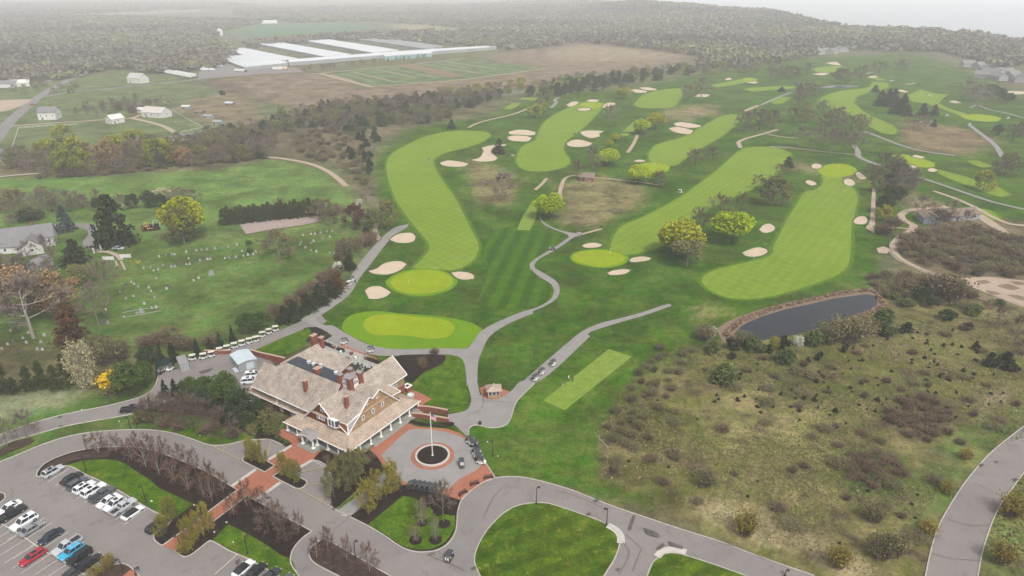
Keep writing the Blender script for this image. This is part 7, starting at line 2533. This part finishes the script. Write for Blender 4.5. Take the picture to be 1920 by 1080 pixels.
# flagpole
fpw = cc.copy()
h = metres_high(fpw, 78)
t = thing('flagpole', 'tall white flagpole with a limp flag in the round bed', 'flagpole', (fpw.x, fpw.y, .2))
MB().lathe([(.3, 0), (.3, .12), (.12, .3)], (0, 0, 0), 10).build('base', M_galv, t)
MB().tube((0, 0, .2), (0, 0, h), .12, .08, n=10).build('pole', M_white, t)
MB().lathe([(0, 0), (.12, .06), (.12, .16), (0, .22)], (0, 0, h), 8).build('finial', M_galv, t)
fl = thing('flag', 'red, white and blue striped flag hanging limp on the flagpole', 'flag', (fpw.x + .12, fpw.y, h - 1.7))
MF = [plain("flag_red", (.42, .03, .05)), plain("flag_white", (.6, .58, .6)), plain("flag_blue", (.03, .035, .17))]
mb = MB()
NS = 13
for k in range(NS):
    for j in range(8):
        def fp_(u, v):
            return (u * 1.25 + .06 * math.sin(v * 5), .22 * math.sin(u * 5 + v * 2) * u, -v * 1.7 - u * u * .75 + 1.7 + .1)
        u0, u1, v0, v1 = j / 8, (j + 1) / 8, k / NS, (k + 1) / NS
        mi = 2 if (j < 4 and k < 7) else (0 if k % 2 == 0 else 1)
        mb.face([fp_(u0, v0), fp_(u0, v1), fp_(u1, v1), fp_(u1, v0)], mi)
mb.build('cloth', MF, fl)
sm = MB()
for k in range(20):
    u, v = .06 + .1 * (k % 4) + (.05 if (k // 4) % 2 else 0), .06 + .1 * (k // 4)
    x, y, z = u * 1.25 + .06 * math.sin(v * 5), .22 * math.sin(u * 5 + v * 2) * u, -v * 1.7 - u * u * .75 + 1.8
    sm.face([(x - .03, y - .012, z), (x, y - .012, z - .03), (x + .03, y - .012, z), (x, y - .012, z + .03)])
sm.build('stars', MF[1], fl)
# benches on the brick
for k, (x, y, a) in enumerate(((1382, 850, 10), (1243, 915, 22), (1125, 1010, 42))):
    t = thing('bench', f'dark metal bench on the brick at the court edge, {ORD[k]} from the lawn', 'bench', W('C5', x, y, .08), math.radians(a), 'dark benches on the brick')
    mb = MB()
    for q in range(4):
        mb.box((0, -.18 + q * .13, .45), (2.2, .09, .04))
    mb.build('seat', M_dark, t)
    mb = MB()
    mb.box((0, .3, .98), (2.2, .06, .08)).box((0, .29, .6), (2.2, .05, .06))
    for q in range(9):
        mb.box((-1.0 + q * .25, .3, .78), (.05, .04, .36))
    mb.build('backrest', M_dark, t)
    for x_ in (-1.0, 1.0):
        MB().box((x_, 0, .32), (.08, .6, .64)).build('arm', M_dark, t)
# pins on the greens
for k, (t_, x, y) in enumerate((('MC', 378, 525), ('MC', 1512, 345), ('TR', 880, 950), ('TC', 1420, 590), ('TC', 1760, 940), ('TR', 1300, 895), ('MR', 400, 378))):
    w = W(t_, x, y, .04)
    t = thing('flagstick', 'thin flagstick on the ' + ('left near green', 'middle near green', 'right near green', 'green ringed by bunkers', 'small bright green', 'far right green', 'rough beside the pond fairway')[k], 'flagstick', w)
    MB().tube((0, 0, 0), (0, 0, 2.3), .035, n=5).build('pole', M_white, t)
    MB().face([(0, 0, 2.3), (.6, .05, 2.15), (0, 0, 1.95)]).face([(0, .01, 2.3), (0, .01, 1.95), (.6, .06, 2.15)]).build('flag', MF[1], t)
# green fence at the cart yard, gate, fences
def fence(label, P, h, mat, step=3.0, rails=2, cat='fence', post=.12, panel=False, name='fence'):
    V = [G(p) for p in P]
    t = thing(name, label, cat, V[0])
    o = V[0]
    ra = MB()
    for a, b in zip(V, V[1:]):
        n = max(1, int((b - a).length / step))
        for k in range(n + 1):
            q = a.lerp(b, k / n) - o
            MB().box((q.x, q.y, h / 2), (post, post, h)).build('post', mat, t)
        d = b - a
        an = math.atan2(d.y, d.x)
        c = (a + b) / 2 - o
        if panel:
            ra.box((c.x, c.y, h * .5), (d.length, .06, h * .9), an)
        else:
            for r in range(rails):
                ra.box((c.x, c.y, h * (r + .7) / rails * .9), (d.length, .07, .13), an)
    ra.build('panel' if panel else 'rail', mat, t)
    return t


M_gfence = plain("green_fence", (.012, .035, .03), rough=.7)
M_wfence = plain("white_rails", (.58, .57, .54), rough=.7)
M_wood = plain("grey_wood", (.30, .26, .21), rough=.85, vary=.2)
fence('dark green screen fence around the cart yard', pts('D', '1178 440 1175 380 1200 350 1320 318'), 2.2, M_gfence, 2.5, panel=True)
fence('white rail fence of the roadside paddock', pts('TL', '65 850 105 725 300 708 430 705'), 1.6, M_wfence, 4)
fence('white rail fence above the barn', pts('TL', '730 605 880 562 950 588'), 1.6, M_wfence, 5)
fence('pale fence between the barn lawn and the brown paddock', pts('TL', '965 620 1050 670 1145 722 1010 748'), 1.5, M_wfence, 5)
fence('pale fence along the bottom of the brown paddock', pts('TL', '1150 722 1300 705 1450 690'), 1.5, M_wood, 6)
fence('low wooden guard fence along the gravel drive', pts('MR', '1165 270 1160 300 1180 355 1240 400 1300 430 1400 462 1470 480'), .9, M_wood, 4)
for k, (x, y) in enumerate(((612, 385), (708, 372))):
    w = W('ML', x, y)
    t = thing('cemetery_gate', ('left', 'right')[k] + ' white panel of the cemetery gate', 'gate', w, math.radians(6))
    MB().box((0, 0, 1.0), (4.2, .12, 1.5)).build('board', M_hw, t)
    for x_ in (-2.1, 2.1):
        MB().box((x_, 0, .95), (.25, .25, 1.9)).build('post', M_hw, t)
for k, (x, y) in enumerate(((531, 345), (569, 325))):
    o = MB().box((0, 0, 1.1), (.5, .5, 2.2)).box((0, 0, 2.3), (.65, .65, .15)).build('gate_post', M_hw)
    o.location = W('ML', x, y)
    tag(o, ('nearer', 'farther')[k] + ' of two white posts at the driveway mouth', 'post')
# playground and hoop
M_playwood = plain("yellow_wood", (.42, .24, .06), rough=.7, vary=.15)
t = thing('climbing_frame', 'yellow wooden climbing frame on the dark playground bed', 'climbing frame', W('ML', 825, 212))
for k in range(4):
    a = math.pi / 4 + k * math.pi / 2
    MB().tube((1.8 * math.cos(a), 1.8 * math.sin(a), 0), (.6 * math.cos(a), .6 * math.sin(a), 3.6), .11, n=5).build('leg', M_playwood, t)
MB().box((0, 0, 1.7), (1.6, 1.6, .15)).build('platform', M_playwood, t)
MB().box((0, 0, 3.5), (1.5, 1.5, .12), top=(.4, .4)).build('roof', M_playwood, t)
mb = MB()
mb.box((2.2, -.8, .9), (2.6, .6, .1))
mb.build('slide', M_playwood, t)
t = thing('swing_set', 'grey metal swing frame at the right of the playground bed', 'swing', W('ML', 885, 195))
for x_ in (-1.6, 1.6):
    MB().tube((x_, -.9, 0), (x_, 0, 3), .07, n=5).tube((x_, .9, 0), (x_, 0, 3), .07, n=5).build('leg', M_galv, t)
MB().tube((-1.6, 0, 3), (1.6, 0, 3), .07, n=5).build('beam', M_galv, t)
for x_ in (-.6, .6):
    MB().tube((x_ - .2, 0, 3), (x_ - .2, 0, .6), .02, n=4).tube((x_ + .2, 0, 3), (x_ + .2, 0, .6), .02, n=4).box((x_, 0, .58), (.5, .25, .05)).build('swing_seat', M_dark, t)
t = thing('basketball_hoop', 'basketball hoop at the far end of the pink court', 'hoop', W('ML', 1735, 145), math.radians(200))
MB().box((0, 0, .15), (2.2, 1.2, .3), top=(.6, .6)).build('base', M_hw, t)
MB().tube((0, 0, .2), (.5, 0, 3.1), .1, n=6).build('pole', M_rust, t)
MB().box((.7, 0, 3.3), (.08, 1.8, 1.1)).build('backboard', M_hw, t)
MB().tube((.74, 0, 3.05), (1.1, 0, 3.05), .22, n=8).build('rim', M_rust, t)

# ---------------------------------------------------------------- gravestones
M_gs = [plain("pale_stone", (.34, .335, .32), rough=.8, vary=.15, scale=4), plain("grey_granite", (.24, .245, .255), rough=.6, vary=.15, scale=4), plain("dark_granite", (.09, .09, .095), rough=.4)]
grg = random.Random(4)


def stone(w, size, m, label, group, rz=0.0):
    o = MB()
    o.box((0, 0, .12), (size * 1.35, size * .6, .24))
    n = 6
    a = [(-size / 2, 0, .24)] + [(size / 2 * -math.cos(t), 0, .24 + size * .75 + size * .28 * math.sin(t)) for t in np.linspace(0, math.pi, n)] + [(size / 2, 0, .24)]
    o.loft([[(x, -size * .16, z) for x, y, z in a], [(x, size * .16, z) for x, y, z in a]])
    q = o.build('gravestone', m)
    q.location = w
    q.rotation_euler.z = rz
    tag(q, label, 'gravestone', group)


STONES = [('the top row below the playground', 'ML', '895 365 935 357 968 354 983 354 1105 333 1135 328 1190 322 1210 321 1228 318 1285 312 1312 335 1333 300 1048 340 1165 325'),
          ('the second row below the gate', 'ML', '808 430 848 426 918 415 865 445 890 440 1015 392 1062 376 1105 392 1125 388 1152 382 1168 382 1184 380 1265 376 1290 374 1312 371 1328 370 1370 362 1395 357 1425 354 1362 336 1440 340 1050 410 1068 408 965 425 985 424'),
          ('the middle of the cemetery', 'ML', '880 488 960 535 938 548 1090 500 1118 488 1190 462 740 510 755 520 710 528 675 565 710 602 752 590 870 595 850 560 830 565 800 575 778 535 838 540'),
          ('the plot near the leaning trees', 'ML', '795 668 812 632 770 685 698 705 580 690 596 665 586 735 610 715 584 750 855 655 880 652 608 740'),
          ('the far corner by the ball court', 'ML', '1705 245 1750 240 1772 238 1788 235 1804 233 1815 265 1855 255 1870 222 1695 285 1688 298 1750 290 1765 280 1718 315 1750 332 1780 338 1855 345 1878 348 1645 335 1600 330 1650 318 1840 225'),
          ('the old corner under the huge bare tree', 'ML', '75 845 130 825 12 885 90 905 232 847 240 890 212 888 60 785 100 785 45 860 160 795 150 850 250 810 118 900')]
for wh, t_, s_ in STONES:
    a = [float(q) for q in s_.split()]
    for i in range(0, len(a), 2):
        w = W(t_, a[i], a[i + 1])
        c = grg.choice((0, 0, 1, 1, 0, 2))
        big = grg.random()
        stone(w, .5 + .35 * big, M_gs[c], f"{('pale', 'grey', 'dark')[c]} {'broad' if big > .6 else 'small'} gravestone in {wh}", 'gravestones of ' + wh, math.radians(grg.uniform(-12, 20)))
stone(W('ML', 1190, 466), 1.7, M_gs[1], 'tallest grey gravestone standing alone mid cemetery', None, .1)
stone(W('ML', 797, 678), 1.4, M_gs[1], 'grey gravestone with dark face in the low walled plot', None, .2)
LEVEL[0] = .1
strip('plot_kerb', M_gs[1], pts('ML', '690 708 790 690 905 668'), .2, z=.02, height=.12)
strip('plot_kerb', M_gs[1], pts('ML', '690 680 760 665 890 650'), .2, z=.02, height=.12)
fw = MB()
rg = np.random.default_rng(9)
fv, ff = leaf_cards(rg, np.array([tuple(W('ML', x, y, rg.uniform(.1, .4))) for x, y in zip(rg.uniform(720, 790, 60), rg.uniform(380, 402, 60))]), .28)
tag(link('daffodils', np_mesh('daffodils', fv, ff), plain("daffodil_yellow", (.5, .38, .02))), 'patch of yellow daffodils below the gate', kind='stuff')

# ---------------------------------------------------------------- people
M_skin = plain("skin", (.42, .26, .18), rough=.6)
M_hair = plain("hair", (.05, .035, .025), rough=.8)
M_trs = [plain("trousers_white", (.5, .5, .48)), plain("trousers_dark", (.02, .02, .025)), plain("trousers_grey", (.12, .12, .13))]


def person(w, rz, label, shirt, trs, pose='stand', cap=None, scale=1.0):
    """one skinned body; clothes are shells grown on the same joints"""
    t = thing('person', label, 'person', w, rz)
    t.scale = (scale,) * 3
    lean = .25 if pose == 'swing' else 0
    hip, chest, neck, head = (0, 0, .95), (lean * .5, 0, 1.32), (lean, 0, 1.5), (lean * 1.15 + .02, 0, 1.66)
    J = [hip, chest, neck, head]
    E = [(0, 1), (1, 2), (2, 3)]
    R = [.125, .15, .055, .10]
    kneeL, kneeR = (.04, .13, .5), (.02, -.14, .5)
    footL, footR = (.0, .15, .07), (-.04 if pose == 'stand' else .02, -.16, .07)
    for sd, knee, foot in ((1, kneeL, footL), (-1, kneeR, footR)):
        n = len(J)
        J += [(0, sd * .10, .88), knee, foot, (foot[0] + .16, foot[1], .04)]
        E += [(0, n), (n, n + 1), (n + 1, n + 2), (n + 2, n + 3)]
        R += [.095, .062, .045, .04]
    for sd in (1, -1):
        n = len(J)
        sh_ = (chest[0] + lean * .35, sd * .2, 1.43)
        if pose == 'swing':
            el, ha = (.38, sd * .16, 1.15), (.48, sd * .03, .92)
        else:
            el, ha = (.03, sd * .27, 1.14), (.12, sd * .25, .90)
        J += [sh_, el, ha, (ha[0] + .03, ha[1], ha[2] - .09)]
        E += [(1, n), (n, n + 1), (n + 1, n + 2), (n + 2, n + 3)]
        R += [.06, .042, .032, .03]

    return t, J, E, R


def body_tubes(J, E, R, idx, grow_, n=8):
    mb = MB()
    for a, b in E:
        if a in idx and b in idx:
            mb.tube(J[a], J[b], R[a] * grow_, R[b] * grow_, n)
    return mb


def sphere(mb, c, r, sz=1.0, n=10):
    prof = [(r * math.sin(q), -r * sz * math.cos(q)) for q in np.linspace(.02, math.pi - .02, 7)]
    mb.lathe(prof, c, n)


def figure(w, rz, label, shirt, trs, pose='stand', cap=None, club_=False):
    t, J, E, R = person(w, rz, label, shirt, trs, pose)
    # one continuous body: a voxel remesh welds the limbs
    mb = body_tubes(J, E, R, set(range(len(J))), 1.0)
    for j in range(len(J)):
        if j != 3:
            sphere(mb, J[j], R[j])
    sphere(mb, J[3], .105, 1.2)
    mb.box((J[3][0] + .105, 0, J[3][2] - .01), (.03, .025, .05))
    for sd in (1, -1):
        mb.box((J[3][0], sd * .105, J[3][2]), (.04, .02, .06))
    for base_ in (15, 19):
        if base_ < len(J):
            h_ = Vector(J[base_])
            for f in range(5):
                mb.tube(h_, h_ + Vector((.03 * (f - 2) * .6, 0, -.085 + .012 * abs(f - 2))), .010, .008, 5)
    b = mb.build('body', M_skin, t)
    rm = b.modifiers.new("weld", 'REMESH')
    rm.mode = 'VOXEL'
    rm.voxel_size = .022
    sm_ = b.modifiers.new("even", 'SMOOTH')
    sm_.iterations = 2
    mb = body_tubes(J, E, R, {0, 1, 2, 12, 13, 16, 17}, 1.16)
    sphere(mb, J[1], R[1] * 1.18)
    sphere(mb, J[0], R[0] * 1.2)
    o = mb.build('shirt', shirt, t)
    m_ = o.modifiers.new("weld", 'REMESH')
    m_.mode = 'VOXEL'
    m_.voxel_size = .025
    mb = body_tubes(J, E, R, {0, 4, 5, 6, 8, 9, 10}, 1.2)
    sphere(mb, J[0], R[0] * 1.22)
    o = mb.build('trousers', trs, t)
    m_ = o.modifiers.new("weld", 'REMESH')
    m_.mode = 'VOXEL'
    m_.voxel_size = .025
    mb = MB()
    for j in (7, 11):
        mb.box((J[j][0] - .06, J[j][1], .05), (.28, .10, .09))
    mb.build('shoes', M_hair, t)
    mb = MB()
    sphere(mb, (J[3][0] - .015, 0, J[3][2] + .035), .112, 1.0)
    if cap:
        mb.box((J[3][0] + .12, 0, J[3][2] + .06), (.12, .16, .02))
    mb.build('cap' if cap else 'hair', cap or M_hair, t)
    return t


figure(W('K8', 672, 402, .05), math.radians(20), 'person in teal top and white trousers standing at the tee edge', M_cloth[1], M_trs[0])
figure(W('K8', 718, 362, .05), math.radians(-20), 'person in white top and dark trousers on the tee, left of a pair', M_cloth[0], M_trs[2], cap=M_cloth[0])
figure(W('K8', 746, 366, .05), math.radians(-60), 'person in black bending over a club on the tee', M_cloth[2], M_trs[1], 'swing')
figure(W('MC', 80, 515, .05), math.radians(90), 'person in black walking beside the path carts', M_cloth[2], M_trs[1])
figure(W('MC', 1352, 245, .05), math.radians(0), 'person in red beside the cart at the path fork', M_cloth[3], M_trs[1])
o = MB().tube((.47, 0, .92), (1.0, .1, .03), .014, n=5).box((1.03, .1, .03), (.1, .05, .04)).build('golf_club', M_galv)
w = W('K8', 746, 366, .05)
o.location = w
o.rotation_euler.z = math.radians(-60)
tag(o, 'golf club held by the person in black on the tee', 'golf club')
# white tee markers, lawn stakes and stones in the beds
for k, (t_, x, y) in enumerate((('Z1', 1515, 195), ('Z1', 1455, 430), ('Z1', 1135, 400), ('Z1', 1700, 560), ('Z1', 1608, 632), ('Z1', 1750, 708), ('D', 895, 762), ('D', 1500, 868), ('D', 615, 676), ('Z2', 1020, 88), ('BC', 822, 327), ('BC', 880, 407), ('BL', 855, 660), ('BL', 1465, 222), ('BL', 1525, 275), ('BL', 1845, 425))):
    o = MB().box((0, 0, .14), (.3, .24, .28), top=(.7, .7)).build('white_stone', M_hw)
    o.location = W(t_, x, y, .16)
    o.rotation_euler.z = k
    tag(o, 'small white marker box in the ' + ('mulch', 'island bed', 'lawn', 'mulch by the walk')[k % 4] + ' of the grounds', 'marker', 'small white markers' + str(k % 4))
# fallen branch by the meadow edge
o = MB().tube((0, 0, .15), (-2.6, 5.8, .5), .12, .05, n=6).tube((-.9, 2, .25), (-2.6, 3.4, .9), .06, .03, n=5).build('fallen_branch', BARKW)
o.location = W('K8', 1003, 850)
tag(o, 'long pale fallen branch at the meadow edge', 'branch')
